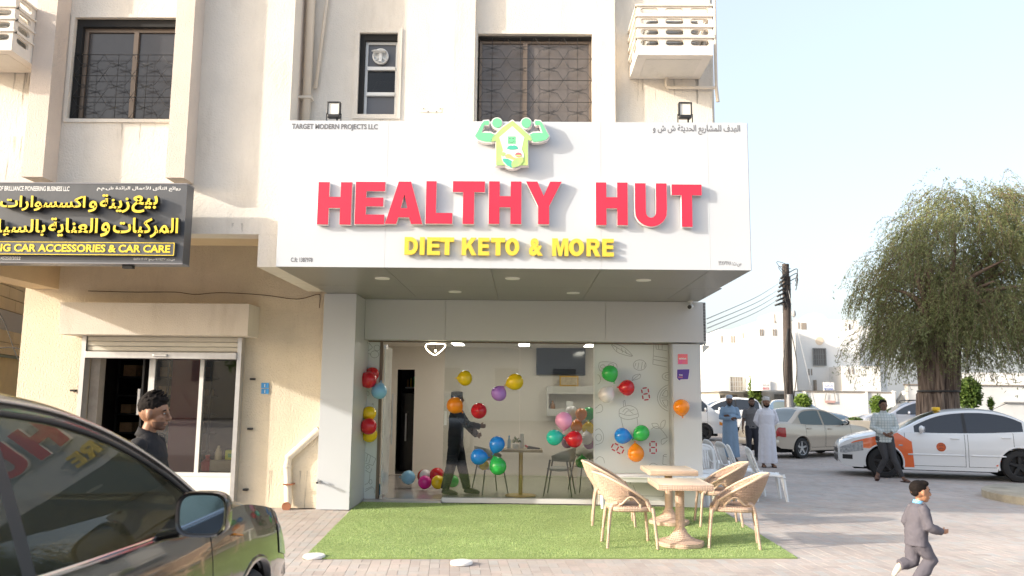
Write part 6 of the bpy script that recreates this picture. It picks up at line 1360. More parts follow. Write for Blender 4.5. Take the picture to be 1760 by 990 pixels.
        else: mo = m.build('side_mirror', P.get('mirm', body), t, world=False, smooth=True)
        if not P.get('boxmirror'): MB().ell((mx-.050*ms, q.y+s*.13*ms, mz+.01), (.010, .095*ms, .062*ms*P.get('mh', 1)), 18, 10).build('mirror_glass', P.get('mgl', mat('mirror', (.8, .8, .8), .03, metal=1)), mo, world=False, smooth=True)
        # lights
        for nm, m_, x0, x1, zf0, zf1, sl in P.get('lights', []):
            G = []
            for i in range(9):
                x = lerp(x0, x1, i/8); a, b = zb0(x), zt(x); G.append([S(x, lerp(a, b, lerp(zf0, zf1, k/4)+sl*(i/8)), .006) for k in range(5)])
            MB().grid(G).build(nm, m_, t, world=False, smooth=True)
        if dec:
            for nm, m_, x0, x1, f0, f1 in dec:
                G = []
                for i in range(25):
                    x = lerp(x0, x1, i/24); za, zc = max(f0(i/24), zbot(x)+.002), min(f1(i/24), zt(x)-.003); zc = max(zc, za); G.append([S(x, lerp(za, zc, k/8), .003) for k in range(9)])
                MB().grid(G).build(nm, m_, t, world=False, smooth=True)
        for w_ in wx:   # wheels
            yo = s*(hw(w_)-.115); m = MB(); h = .105
            m.lathe([(wr*.66, -h), (wr*.80, -h*1.05), (wr*.95, -h*.9), (wr, -h*.6), (wr, h*.6), (wr*.95, h*.9), (wr*.80, h*1.05), (wr*.66, h)], (w_, yo, wr), 36, 'y', False); wo = m.build('wheel', tyre, t, world=False, smooth='auto')
            m = MB(); f = s*h*.75; m.lathe([(wr*.67, s*h*.98), (wr*.63, s*h*.95), (wr*.60, -s*h*.2), (0, -s*h*.2)], (w_, yo, wr), 30, 'y', False); m.lathe([(0, f), (wr*.13, f), (wr*.16, f-s*.03)], (w_, yo, wr), 16, 'y')
            for k in range(5):
                a = 2*PI*k/5+.3; u = V3((math.cos(a), 0, math.sin(a))); v = V3((-math.sin(a), 0, math.cos(a))); c0 = V3((w_, yo, wr)); 
                m.add([c0+u*wr*.10-v*wr*.10+V3((0, f, 0)), c0+u*wr*.64-v*wr*.075+V3((0, f*1.05, 0)), c0+u*wr*.64+v*wr*.075+V3((0, f*1.05, 0)), c0+u*wr*.10+v*wr*.10+V3((0, f, 0)), c0+u*wr*.10-v*wr*.12+V3((0, f*.4, 0)), c0+u*wr*.64-v*wr*.09+V3((0, f*.4, 0)), c0+u*wr*.64+v*wr*.09+V3((0, f*.4, 0)), c0+u*wr*.10+v*wr*.12+V3((0, f*.4, 0))], [(0, 1, 2, 3), (0, 4, 5, 1), (3, 2, 6, 7)])
            m.build('rim', rim, wo, world=False, smooth='auto')
    MB().box((-hL+.30, -W*.36, .17), (hL-.32, W*.36, .42)).box((P['rx']+ra+.05, -W*.43, .2), (P['fx']-ra-.05, W*.43, .45)).build('underbody', und, t, world=False)
    # greenhouse
    a0, a1, b1, b0 = P['ws'][0], P['ws'][1], P['rw'][0], P['rw'][1]   # windscreen base, top; rear window top, base
    gx = sorted(set(np.linspace(b0, a0, 46)) | {a1, b1} | {x+d for x in P['pillars'] for d in (-.035, .035)}); tum = P.get('tum', .30); rail = P.get('rail', .055); sh_ = .025
    wb_ = lambda x: sy(x, zt(x))-sh_
    Gs = {}
    def add(k, q): Gs.setdefault(k, MB()).add(q, [(0, 1, 2, 3)])
    for s in (-1, 1):
        rows = []
        for x in gx:
            r_ = zr(x); b = zt(x)-.01; hgt = max(.012, r_-b); rl = min(rail, hgt*.6); w0 = wb_(x); Y = lambda z: w0-tum*(z-b)-.10*max(0, z-b)**2
            zz_ = [b, b+.02*min(1, hgt*5)]+[lerp(b+.02*min(1, hgt*5), r_-rl, k/4) for k in range(1, 5)]+[r_-rl*.45]
            row = [V3((x, s*Y(z), z)) for z in zz_]; y1 = Y(r_)*.965-.012; row.append(V3((x, s*(y1+.006), r_-rl*.08)))
            for k in range(1, 7): f = 1-k/6; row.append(V3((x, s*y1*f, r_+.045*(1-f*f)*min(1, hgt*3))))
            rows.append(row)
        for i in range(len(gx)-1):
            xm = (gx[i]+gx[i+1])/2; hg = zr(xm)-zt(xm)
            for q in range(len(rows[0])-1):
                pil = any(abs(xm-p) < .036 for p in P['pillars']); key = 'roof'
                if 1 <= q < 5 and not pil and hg > rail+.03 and P['glass'][0] < xm < P['glass'][1]: key = 'side_window'+('' if s < 0 else '_')
                elif 1 <= q < 5 and pil: key = 'pillar|%d%d' % (s, min(range(len(P['pillars'])), key=lambda k_: abs(P['pillars'][k_]-xm)))
                elif q >= 8 and xm > a1 and xm < a0-.03: key = 'windscreen'
                elif q >= 8 and xm < b1 and xm > b0+.03: key = 'rear_window'
                add(key, [rows[i][q], rows[i+1][q], rows[i+1][q+1], rows[i][q+1]])
        if P.get('chrome'):
            m = MB(); e = [r[6]+V3((0, s*.006, 0)) for x, r in zip(gx, rows) if zr(x)-zt(x) > .0 and x < a0]; m.tube(e, (.009), 6); e = [r[1]+V3((0, s*.008, -.012)) for x, r in zip(gx, rows) if x < a0-.30]; m.tube(e, [(.008, .018)]*len(e), 6, side=(0, 1, 0)); m.build('chrome_trim', chrome, t, world=False, smooth=True)
            m = MB(); e = [r[5]+V3((0, s*.004, 0)) for x, r in zip(gx, rows) if zr(x)-zt(x) > .1 and x < a0]; m.tube(e, .012, 6); m.build('window_seal', blackt, t, world=False, smooth=True)
    for k, m in Gs.items():
        k = k.split('|')[0]; m.build({'roof': 'roof', 'pillar': 'pillar'}.get(k, k.rstrip('_')), {'roof': body, 'pillar': P.get('pilm', blackt)}.get(k, glassm), t, world=False, smooth='auto', weld=True)
    return t, S, sy, zt, zr

def lin(*p):
    X_, Z_ = zip(*p); return lambda u: float(np.interp(u, X_, Z_))
# --- foreground dark sport utility, nose towards the building
brn = paint('dark_brown_metallic', (.017, .015, .014), .3, .2, 1.0)
SU = dict(L=4.40, W=1.82, fx=1.36, rx=-1.30, wr=.35, gap=.05, top=[(2.2, .60), (2.17, .74), (2.06, .87), (1.85, .97), (1.5, 1.04), (1.2, 1.08), (.85, 1.08), (.3, 1.065), (-.6, 1.08), (-1.5, 1.12), (-2.1, 1.12), (-2.2, .95)], bot=[(2.2, .40), (2.0, .28), (1.0, .24), (-1.0, .24), (-2.0, .32), (-2.2, .42)],
          roof=[(.98, 1.08), (.78, 1.19), (.48, 1.38), (.18, 1.52), (-.12, 1.62), (-.45, 1.685), (-.9, 1.72), (-1.5, 1.68), (-1.85, 1.64), (-2.05, 1.38), (-2.15, 1.13)], ws=(.98, -.07), rw=(-1.85, -2.15), pillars=(-.72, -1.62), glass=(-1.95, .70), doors=[(-.68, .70), (-1.30, -.72)], mirror=.22, ms=1.05, boxmirror=True, mz=.08, chrome=True, tum=.34, rail=.085, lights=[('headlight', lamp_, 1.86, 2.18, .62, .90, .0)], mirm=brn, kf=.08, crown=.06, hood=(.85, 2.1), mgl=mat('mirror_blue', (.26, .33, .42), .04, metal=1))
cg_ = glass('tinted_car_glass', (.70, .76, .68), .0, ior=1.36, gl=.8)
FX, FY = -2.43, 3.45
t, S, sy, zt, zr = car('parked_suv', 'dark brown sport utility car in the left foreground, nose to the shops', 'car', (FX, FY, 0), R(90), SU, brn, cg_, inside=True)
# cabin
dsh = mat('dark_dashboard', (.03, .03, .032), .6); seat_ = mat('grey_seat', (.16, .155, .15), .85, var=.1)
MB().bbox((.36, -.70, .66), (.86, .70, .97), .06).build('dashboard', dsh, t, world=False, smooth='auto')
MB().box((-1.9, -.74, .30), (.5, .74, .36)).build('cabin_floor', dsh, t, world=False)
for s in (-1, 1):
    MB().bbox((-.30, s*.38-.24, .40), (.22, s*.38+.24, .60), .06).build('front_seat', seat_, t, world=False, smooth='auto')
    m = MB(); m.tube([(-.30, s*.38, .55), (-.40, s*.38, .85), (-.50, s*.38, 1.14)], [(.10, .24), (.075, .23), (.06, .18)], 14, side=(1, 0, 0)); m.tube([(-.52, s*.38, 1.18), (-.54, s*.38, 1.34)], [(.05, .13), (.04, .12)], 12, side=(1, 0, 0)); m.build('front_seat', seat_, t, world=False, smooth='auto')
MB().bbox((-1.55, -.66, .42), (-1.05, .66, .60), .06).bbox((-1.70, -.66, .55), (-1.52, .66, 1.12), .06).build('rear_seat', seat_, t, world=False, smooth='auto')
m = MB(); cW = V3((.26, .38, .93)); m.tube([cW+V3((-.08*math.sin(a)*.6, .185*math.cos(a), .185*math.sin(a)*.9)) for a in np.linspace(0, 2*PI, 33)], .014, 8, cap=False); m.tube([cW+V3((0, -.17, 0)), cW+V3((.03, 0, 0)), cW+V3((0, .17, 0))], [(.02, .02), (.05, .05), (.02, .02)], 8); m.tube([cW+V3((.03, 0, 0)), cW+V3((.22, 0, -.08))], .03, 8); m.build('steering_wheel', dsh, t, world=False, smooth=True)
MB().bbox((.36, -.11, .80), (.44, .11, .99), .015).build('dashboard', blackt, t, world=False); MB().bbox((-.02, -.10, 1.44), (.02, .10, 1.50), .015).tube([(.0, 0, 1.49), (.06, 0, 1.58)], .012).build('inner_mirror', blackt, t, world=False)
MB().tube([S(1.10, .80, .004), S(1.17, .80, .012), S(1.24, .80, .004)], [(.012, .02), (.02, .024), (.012, .02)], 8).build('side_repeater', amb, t, world=False, smooth=True) if False else None
m = MB(); s = -1; q = lambda x, z: V3((x, -(sy(x, z)+.004), z)); m.tube([q(1.00, .955), q(1.10, .935)], [(.006, .016)]*2, 8, side=(0, 0, 1)); m.build('side_repeater', amb, t, world=False)

# --- white and orange taxi
wpt = paint('white_car_paint', (.78, .79, .80), 0, .25); orp = paint('orange_livery', (.80, .135, .02), 0, .3)
TXI = dict(L=4.57, W=1.76, fx=1.36, rx=-1.275, wr=.335, gap=.05, top=[(2.285, .62), (2.22, .72), (2.0, .83), (1.6, .93), (1.2, .985), (.95, 1.0), (.3, .985), (-.6, 1.0), (-1.3, 1.04), (-1.8, 1.07), (-2.15, 1.07), (-2.25, .98), (-2.285, .75)], bot=[(2.285, .36), (2.15, .22), (1.0, .20), (-1.0, .20), (-2.1, .26), (-2.285, .40)],
           roof=[(1.12, .99), (.9, 1.10), (.5, 1.30), (.2, 1.41), (-.1, 1.465), (-.5, 1.49), (-.9, 1.465), (-1.2, 1.385), (-1.55, 1.22), (-1.85, 1.08)], ws=(1.12, .12), rw=(-1.05, -1.85), pillars=(-.28,), glass=(-1.38, .72), doors=[(-.25, .93), (-1.18, -.31)], mirror=.60, lights=[('headlight', lamp_, 1.78, 2.25, .55, .86, -.03), ('tail_light', redl, -2.0, -2.27, .55, .86, 0)], tum=.42, rail=.05, hood=(1.1, 2.15))
pL = atZ(1521, 821, 0); pR = atZ(1757, 829.5, 0); dv = (pR-pL).normalized(); rz = math.atan2(-dv.y, -dv.x); ctr = pL+dv*1.36+V3((-dv.y, dv.x, 0))*.80
dec = [('orange_livery', orp, 2.02, 1.15, lambda u: lerp(.655, .60, u), lambda u: lerp(.74, .97, u**.7)), ('orange_livery', orp, 1.15, .80, lin((0, .25), (1, .25)), lin((0, .97), (.25, .985), (1, .80))), ('orange_livery', orp, .80, .76, lin((0, .25), (1, .25)), lin((0, .86), (1, .25))), ('orange_livery', orp, -2.25, -.82, lin((0, .55), (.45, .50), (1, .32)), lin((0, 1.04), (.30, 1.04), (.45, .98), (.62, .60), (1, .34)))]
t, S, sy, zt, zr = car('taxi', 'white and orange saloon taxi parked across the right side', 'taxi', (ctr.x, ctr.y, 0), rz, TXI, wpt, dgl, rimb, dec=dec)
m = MB(); m.bbox((.05, -.10, 1.465), (.20, .10, 1.55), .02); m.build('roof_sign', mat('yellow_roof_sign', (.85, .52, .02), .4), t, world=False, smooth='auto')
MB().tube([(-.95, 0, 1.47), (-1.02, 0, 1.50)], .02).tube([(-.98, 0, 1.49), (-1.32, 0, 1.66)], .006, 6).build('aerial', blackt, t, world=False)
q = lambda x, z, o_=.005: V3((x, (sy(x, z)+o_), z))
for sgn in (1,):
    m = MB(); P = [[q(.22+r_*math.cos(a), .70+r_*math.sin(a), .0045) for a in np.linspace(0, 2*PI, 25)] for r_ in (.001, .05, .095)]; m.grid(P); m.build('round_badge', orp, t, world=False)
    m = MB()
    for r_, w_ in ((.083, .004), (.06, .003)): m.tube([q(.22+r_*math.cos(a), .70+r_*math.sin(a), .006) for a in np.linspace(0, 2*PI, 25)], w_, 4)
    for k in range(3): m.tube([q(.18, .67+.03*k, .006), q(.26, .67+.03*k, .006)], .006, 4)
    m.build('badge_print', blackt, t, world=False)
    for a, b in ((-.22, .88), (-1.02, -.36)): MB().tube([q(lerp(a, b, k/8), .53, .004) for k in range(9)], [(.010, .018)]*9, 6, side=(0, 1, 0)).build('side_moulding', wpt, t, world=False, smooth=True)
    MB().tube([q(.98, .72, .004), q(1.06, .72, .004)], [(.008, .016)]*2, 6).build('side_repeater', lamp_, t, world=False)
    P = [[q(x, z, .004) for z in np.linspace(.38, .48, 4)] for x in np.linspace(2.0, 2.2, 7)]; MB().grid(P).build('fog_lamp_recess', blackt, t, world=False)
G = [[V3((2.288+.004, y, z)) for z in (.30, .44)] for y in np.linspace(-.45, .45, 5)]; MB().grid(G).build('grille', blackt, t, world=False); G = [[V3((2.292, y, z)) for z in (.50, .60)] for y in np.linspace(-.4, .4, 5)]; MB().grid(G).build('grille', blackt, t, world=False)

# --- champagne silver saloon seen from behind three quarters
SED = dict(L=4.35, W=1.69, fx=1.33, rx=-1.22, wr=.30, gap=.045, far=0, top=[(2.175, .58), (2.1, .70), (1.7, .84), (1.1, .93), (.6, .93), (-.8, .95), (-1.35, .99), (-1.9, 1.0), (-2.1, .98), (-2.175, .80)], bot=[(2.175, .36), (2.0, .24), (-1.0, .22), (-2.0, .30), (-2.175, .40)],
           roof=[(1.0, .93), (.7, 1.08), (.25, 1.32), (-.1, 1.40), (-.6, 1.415), (-1.0, 1.36), (-1.3, 1.18), (-1.6, 1.00)], ws=(1.0, .1), rw=(-.98, -1.6), pillars=(-.24,), glass=(-1.22, .70), doors=[(-.22, .88), (-1.05, -.26)], mirror=.55, lights=[('headlight', lamp_, 1.8, 2.14, .5, .85, 0), ('tail_light', redl, -1.86, -2.165, .46, .84, 0)], tum=.42, rail=.05, kr=.14, mirm=blackt, pilm=None)
SED['pilm'] = champ = paint('champagne_paint', (.56, .49, .40), .4, .35, .5)
wA = atZ(1377, 788, 0); a_ = R(-22)   # rear wheel, heading
hd = V3((math.cos(a_+R(38)), math.sin(a_+R(38)), 0)); hd = V3((math.cos(R(30)), math.sin(R(30)), 0)); c = wA+hd*1.22+V3((-hd.y, hd.x, 0))*.76
t, S, sy, zt, zr = car('silver_saloon', 'champagne silver saloon parked behind the standing men', 'car', (c.x, c.y, 0), R(30), SED, champ, lgl, rims)
for s in (-1, 1): m = MB(); m.grid([[V3((-2.182+.05*(abs(y)/.75)**4, s*y, z)) for z in (.66, .70, .84)] for y in np.linspace(.42, .72, 5)]); m.build('tail_light', redl, t, world=False, smooth=True)
MB().box((-2.20, -.26, .62), (-2.18, .26, .73)).build('number_plate', mat('yellow_plate', (.7, .6, .2), .5), t, world=False); MB().bbox((-2.23, -.76, .36), (-2.05, .76, .56), .05).build('bumper', champ, t, world=False, smooth='auto')

# --- others further back
vw = dict(L=4.7, W=1.70, fx=1.45, rx=-1.15, wr=.33, far=1, top=[(2.35, .70), (2.25, .95), (2.0, 1.08), (1.6, 1.15), (-2.0, 1.18), (-2.3, 1.18), (-2.35, 1.1)], bot=[(2.35, .34), (2.2, .28), (-2.2, .3), (-2.35, .4)], roof=[(2.02, 1.10), (1.75, 1.35), (1.4, 1.70), (1.0, 1.92), (.5, 1.98), (-2.0, 1.98), (-2.25, 1.90), (-2.33, 1.2)], ws=(2.0, 1.1), rw=(-2.25, -2.34), pillars=(.68, -.6), glass=(-.5, 1.58), doors=[(.72, 1.6)], mirror=1.5, tum=.16, rail=.10, kf=.25, lights=[('headlight', amb, 2.08, 2.32, .45, .62, 0)], hood=None)
q = atZ(1205, 757, 0); t, S, sy, zt, zr = car('white_van', 'white van with an orange dot on its door, half behind the post', 'van', (q.x-1.45+.15, q.y+.8, 0), R(-3), vw, wpt, dgl, rimb)
m = MB(); m.grid([[V3((1.28+r_*math.cos(a), -(sy(1.28, .98)+.006), .93+r_*math.sin(a))) for a in np.linspace(0, 2*PI, 17)] for r_ in (.001, .09)]); m.build('round_badge', orp, t, world=False)
SV = dict(SU); SV.update(boxmirror=False, far=1, chrome=False, mirm=None, mgl=dgl, hood=None, lights=[('tail_light', redl, -2.0, -2.19, .70, .96, 0), ('headlight', lamp_, 1.86, 2.18, .62, .90, .0)], rail=.06); SV.pop('mirm')
q = atZ(1277, 742, 0); car('white_suv', 'white sport utility car far behind the man in blue', 'car', (q.x-1.0, q.y+1, 0), R(180+2), SV, wpt, dgl)[0]
q = atZ(1430, 752, 0); car('blue_pickup', 'grey blue pickup with its nose showing behind the silver saloon', 'car', (q.x-1.0, q.y+1.2, 0), R(-14), dict(SV, roof=[(1.10, 1.06), (.6, 1.38), (.2, 1.58), (-.5, 1.62), (-1.2, 1.58), (-1.5, 1.12)], ws=(1.1, .2), rw=(-1.2, -1.5), pillars=(-.3,), glass=(-1.2, .8)), paint('blue_grey_paint', (.16, .24, .34), .4, .35), lgl)[0]
q = atZ(1560, 756, 0); t = car('silver_suv', 'silver sport utility car with roof rails behind the tree trunk', 'car', (q.x+.6, q.y+1.2, 0), R(172), dict(SV, pillars=(-.3, -1.35)), paint('silver_paint', (.42, .44, .50), .6, .35), dgl)[0]
for s in (-1, 1): MB().tube(spline([(.1, s*.60, 1.58), (0, s*.60, 1.68), (-1.4, s*.60, 1.72), (-1.6, s*.60, 1.62)], 6), .02, 8).build('roof_rail', blackt, t, world=False, smooth=True)
q = atZ(1775, 757, 0); car('maroon_car', 'dark red car roof showing at the right edge behind the taxi', 'car', (q.x+.9, q.y+3, 0), R(180), SED, paint('maroon_paint', (.13, .02, .035), .2, .3), dgl)
# ================================================================== houses, walls, poles, trees
hw_ = mat('white_house_plaster', (.80, .79, .76), .9, var=.05, vscale=.8, dirt=.12); hb = mat('warm_house_plaster', (.72, .60, .46), .9, var=.08, vscale=1); slit = mat('slit_brown', (.30, .26, .22), .9); gate = mat('grey_gate', (.24, .24, .23), .6, metal=.3)  # slit: one brown-grey tone for slit windows and wall copings
def bx(m, px0, px1, pyt, Y, dpt, pyb=None, z0=0):
    a = atY(px0, pyt, Y); b = atY(px1, pyt, Y); zb_ = atY(px0, pyb, Y).z if pyb else z0; m.box((a.x, Y, zb_), (b.x, Y+dpt, a.z)); return a.x, b.x, zb_, a.z
def slits(t, px, py0, py1, Y, w_=.07):
    for x in px:
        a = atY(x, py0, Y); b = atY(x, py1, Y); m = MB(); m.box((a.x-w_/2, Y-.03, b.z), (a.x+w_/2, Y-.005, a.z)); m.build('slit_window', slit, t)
def hwin(t, px0, py0, px1, py1, Y, m_=None, bars=3, fr=None):
    a = atY(px0, py0, Y); b = atY(px1, py1, Y); o = MB().box((a.x, Y-.06, b.z), (b.x, Y-.01, a.z)).build('window', m_ or mat('house_window', (.16, .15, .14), .4), t)
    m = MB(); e = .06
    m.box((a.x-e, Y-.12, b.z-e), (b.x+e, Y-.061, b.z)).box((a.x-e, Y-.12, a.z), (b.x+e, Y-.061, a.z+e)).box((a.x-e, Y-.12, b.z), (a.x, Y-.061, a.z)).box((b.x, Y-.12, b.z), (b.x+e, Y-.061, a.z)); m.build('frame', fr or gate, o)
    m = MB()
    for k in range(1, bars+1): x = lerp(a.x, b.x, k/(bars+1)); m.box((x-.025, Y-.09, b.z), (x+.025, Y-.0605, a.z))
    for k in range(1, 3): z = lerp(b.z, a.z, k/3); m.box((a.x, Y-.10, z-.02), (b.x, Y-.091, z+.02))
    m.build('bars', fr or gate, o); return o
Y = 66; t = thing('beige_house', 'small beige house far off, between the shop post and the white houses', 'house', (atY(1215, 690, Y).x, Y, 0))
m = MB(); bx(m, 1190, 1214, 585, Y, 10); bx(m, 1214.5, 1228, 605, Y+1, 10); m.build('wall', hw_, t); m = MB(); bx(m, 1190, 1262, 690, Y-3, .3); m.build('fence_wall', hb, t)
m = MB(); bx(m, 1228.5, 1242, 637, Y+1, 8); m.build('wall', hb, t); hwin(t, 1228, 647, 1234, 671, Y+.9, bars=1); hwin(t, 1197, 637, 1204, 648, Y, m_=hb, bars=1); hwin(t, 1196, 675, 1203.5, 682, Y, m_=hb, bars=1)
a = atY(1201, 637, Y); MB().lathe([(0, -.1), (.32, -.1), (.32, -.02), (0, -.02)], (a.x, Y, a.z), 20, 'y').build('arch', hb, t)
m = MB(); P0 = atY(1208, 660, 60); P1 = atY(1219, 688, 60); m.tube([P0, P1], .05, 6); m.build('pole', gate, t)
Y = 50; t = thing('white_house', 'white house with an overhanging block and a framed window, left of the wooden pole', 'house', (atY(1270, 690, Y).x, Y, 0))
m = MB(); bx(m, 1237, 1290, 566, Y, 9, 672); m.build('wall', hw_, t); m = MB(); bx(m, 1286, 1305, 572, Y+3, 8, 672); m.build('wall', hw_, t); m = MB(); bx(m, 1236, 1365, 672.5, Y+2.5, 6); m.build('wall', hw_, t)
slits(t, (1240.5, 1257.5, 1262), 577, 589, Y); slits(t, (1277, 1281), 572, 582, Y); slits(t, (1290.5, 1299.5), 573, 583, Y+3)
hwin(t, 1255, 648.5, 1276, 672, Y, mat('blind', (.48, .42, .36), .8, var=.3, vscale=3), 4, alu); hwin(t, 1279, 678, 1306, 713, Y+2.4, gate, 5); hwin(t, 1238, 680, 1245, 706, Y+2.4, bars=1); hwin(t, 1257, 680, 1265, 690, Y+2.4, hb, 2)
Y = 47; t = thing('white_house', 'tall white house directly behind the wooden pole, with a small sign on it', 'house', (atY(1335, 690, Y).x, Y, 0))
m = MB(); bx(m, 1303.5, 1366, 552, Y, 9, 671); m.build('wall', hw_, t); slits(t, (1306.5, 1310.5, 1329, 1333), 566, 577, Y); slits(t, (1331.5,), 540, 555, Y); m = MB(); bx(m, 1326, 1345, 538, Y+3, 3, 556); m.build('wall', hw_, t)
hwin(t, 1332, 679, 1362, 712, Y+5.4, gate, 4)
s = thing('house_sign', 'small white sign with red and dark lettering on the house left of the pole', 'sign', atY(1316, 664, Y-.1)); m = MB(); a = atY(1309, 654, Y-.12); b = atY(1324, 671, Y-.12); m.box((a.x, Y-.15, b.z), (b.x, Y-.05, a.z)); m.build('board', white, s)
m = MB(); px_text(m, arabic('مكتب عقارات') if False else arabic('مكتب الهدف'), 1310.5, 660, 1322, 664, Y-.16, bold=.02); m.build('lettering', ink, s); m = MB(); px_text(m, 'SERVICES', 1310.5, 666, 1322, 669.5, Y-.16, bold=.03); m.build('lettering', mat('red_print', (.5, .03, .06)), s)
Y = 50; t = thing('white_house', 'wide white house with a barred window, right of the wooden pole', 'house', (atY(1430, 690, Y).x, Y, 0))
m = MB(); bx(m, 1367, 1475, 549, Y, 9, 671); m.build('wall', hw_, t); m = MB(); bx(m, 1447, 1512, 629, Y-2, 2.5, 672); m.build('wall', hw_, t); m = MB(); bx(m, 1476, 1520, 560, Y+4, 6, 671); m.build('wall', hw_, t)
a = atY(1401, 549, Y); MB().lathe([(0, .02), (1.0, .02), (1.0, .5), (0, .5)], (a.x, Y, a.z-.6), 28, 'y').build('parapet_arch', hw_, t)
hwin(t, 1397.5, 600, 1418, 627, Y, mat('house_window', (.16, .15, .14)), 4); slits(t, (1372.5,), 554, 565, Y); slits(t, (1381,), 555, 566, Y, .3); slits(t, (1460, 1459.6), 557, 567, Y); slits(t, (1390, 1394.5, 1437, 1441), 634, 645, Y); slits(t, (1458.5, 1466), 633, 643, Y-2); m = MB()
a = atY(1408.5, 586, Y); m.lathe([(0, -.03), (.25, -.03), (.25, 0)], a, 12, 'y'); m.build('rosette', hb, t)
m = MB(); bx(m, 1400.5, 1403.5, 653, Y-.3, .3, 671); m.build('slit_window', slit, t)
s = thing('house_sign', 'white sign reading PEST CONTROL in blue on the wide white house', 'sign', atY(1424, 664, Y-3)); a = atY(1415.5, 657, Y-2.9); b = atY(1434, 671, Y-2.9); MB().box((a.x, Y-2.9, b.z), (b.x, Y-2.8, a.z)).build('board', white, s)
m = MB(); px_text(m, 'PEST CONTROL', 1416.5, 667, 1432.5, 670.5, Y-2.92, bold=.03); px_text(m, arabic('مكافحة الحشرات') if False else arabic('مكتب الشركة'), 1417, 661.5, 1432, 665, Y-2.92, bold=.02); m.build('lettering', mat('blue_print', (.03, .12, .5), .5), s); MB().tube([(a.x, Y-2.85, b.z), (a.x, Y-2.85, .5)], .03).tube([(b.x, Y-2.85, b.z), (b.x, Y-2.85, .5)], .03).build('leg', gate, s)
# boundary walls
Y = 43; t = thing('boundary_wall', 'white boundary wall with a dark coping line, left of the big tree', 'wall', (atY(1460, 700, Y).x, Y, 0)); m = MB(); e = bx(m, 1384, 1537, 674, Y, .3); m.build('wall', hw_, t); MB().box((e[0]-.05, Y-.04, e[3]+.001), (e[1]+.05, Y+.34, e[3]+.05)).build('coping', slit, t)
for px in (1384, 1490, 1537): 
    m = MB(); bx(m, px-1.5, px+1.5, 673, Y-.1, .098); m.build('pier', hw_, t)
s = thing('hanging_sign', 'small faded red sign hanging on the white boundary wall', 'sign', atY(1427, 690, Y-.1)); a = atY(1418, 688.5, Y-.1); b = atY(1436, 692.5, Y-.1); MB().box((a.x, Y-.1, b.z), (b.x, Y-.05, a.z)).build('board', mat('faded_red', (.55, .35, .32), .7), s); MB().tube([(a.x, Y-.08, a.z), atY(1420, 676, Y-.08)], .02).tube([(b.x, Y-.08, a.z), atY(1434, 674, Y-.08)], .02).build('chain', gate, s)
t = thing('iron_gate', 'ornate dark iron gate between the white walls, left of the trunk', 'gate', (atY(1548, 700, Y).x, Y, 0)); m = MB()
for k in range(7): x = 1541.5+k*2.1; pk = 690-14*math.cos((k-3)/3.5*PI/2); a = atY(x, pk, Y); m.tube([(a.x, Y, 0), a], .03, 6)
m.tube([atY(1541, 690, Y), atY(1548, 674, Y), atY(1555, 690, Y)], .05, 6); m.tube([atY(1541, 691, Y), atY(1555, 691, Y)], .05, 6); m.build('bars', gate, t); m = MB(); bx(m, 1556, 1559, 672, Y, .4); bx(m, 1537.5, 1540, 672, Y, .4); m.build('gate_post', hw_, t)
Y = 38; t = thing('boundary_wall', 'long white wall with a raised ledge, right of the big tree', 'wall', (atY(1700, 700, Y).x, Y, 0)); m = MB(); e = bx(m, 1560, 1830, 662, Y, .3); m.build('wall', hw_, t); MB().box((e[0]-.05, Y-.05, e[3]+.001), (e[1], Y+.35, e[3]+.06)).build('coping', slit, t)
a = atY(1722, 688, Y); b = atY(1800, 692, Y); MB().box((a.x, Y-.14, b.z), (b.x, Y-.002, a.z)).build('ledge', hw_, t); m = MB(); e2 = bx(m, 1640, 1850, 640, Y+8, 4); m.build('far_wall', hw_, t)
Y = 34; t = thing('planter_box', 'big square pale concrete planter between the cars', 'planter', (atY(1478, 740, Y).x, Y, 0)); m = MB(); a = atY(1455, 723, Y); b = atY(1485, 723, Y); c = atY(1503, 723, Y); m.box((a.x, Y, 0), (c.x, Y+1.5, a.z)); m.build('box', mat('planter_plaster', (.55, .50, .42), .9, var=.1), t)
def leaves(n, cx, cy, cz, rx, ry, rz_, s, rg):
    m = MB()
    for _ in range(n):
        while 1:
            p = V3((rg.uniform(-1, 1), rg.uniform(-1, 1), rg.uniform(-1, 1)))
            if .35 < p.length < 1: break
        k = 1+.25*mnoise.noise(p*2.3+V3((cx, cy, 0))); c = V3((cx+p.x*rx*k, cy+p.y*ry*k, cz+p.z*rz_*k)); d = V3((rg.gauss(0, 1), rg.gauss(0, 1), rg.gauss(0, .7))).normalized()*s*rg.uniform(.6, 1.3); e = d.cross(V3((rg.gauss(0, 1), rg.gauss(0, 1), rg.gauss(0, 1)))).normalized()*s*.38
        m.add([c-d, c+e, c+d, c-e], [(0, 1, 2, 3)])
    return m
lfm = island_mat('green_leaves', [(.06, .11, .02), (.10, .17, .035), (.15, .21, .05), (.08, .13, .03)], .55, .3)
lfb = island_mat('bright_green_leaves', [(.12, .20, .03), (.18, .28, .05), (.24, .32, .08)], .55, .3); bark = mat('brown_bark', (.17, .12, .09), .95, var=.4, vscale=5, bump=1.5, bscale=14)
rg = random.Random(11)
def shrub(px, py0, py1, pxw, Y, lab, mt, n=900, s=.09, cat='shrub'):
    a = atY(px, py0, Y); b = atY(px, py1, Y); r_ = pxw*Y/FPX/2; t = thing('leafy_'+cat, lab, cat, (a.x, Y, 0)); cz = (a.z+b.z)/2
    leaves(n, a.x, Y, cz, r_, r_*.8, (a.z-b.z)/2, s, rg).build('crown', mt, t); m = MB()
    for k in range(3): m.tube([(a.x+.05*k, Y, 0), (a.x-.05+.08*k, Y, cz*.5), (a.x+(k-1)*r_*.4, Y, cz)], [.04, .03, .015], 6)
    m.build('stem', bark, t); return t
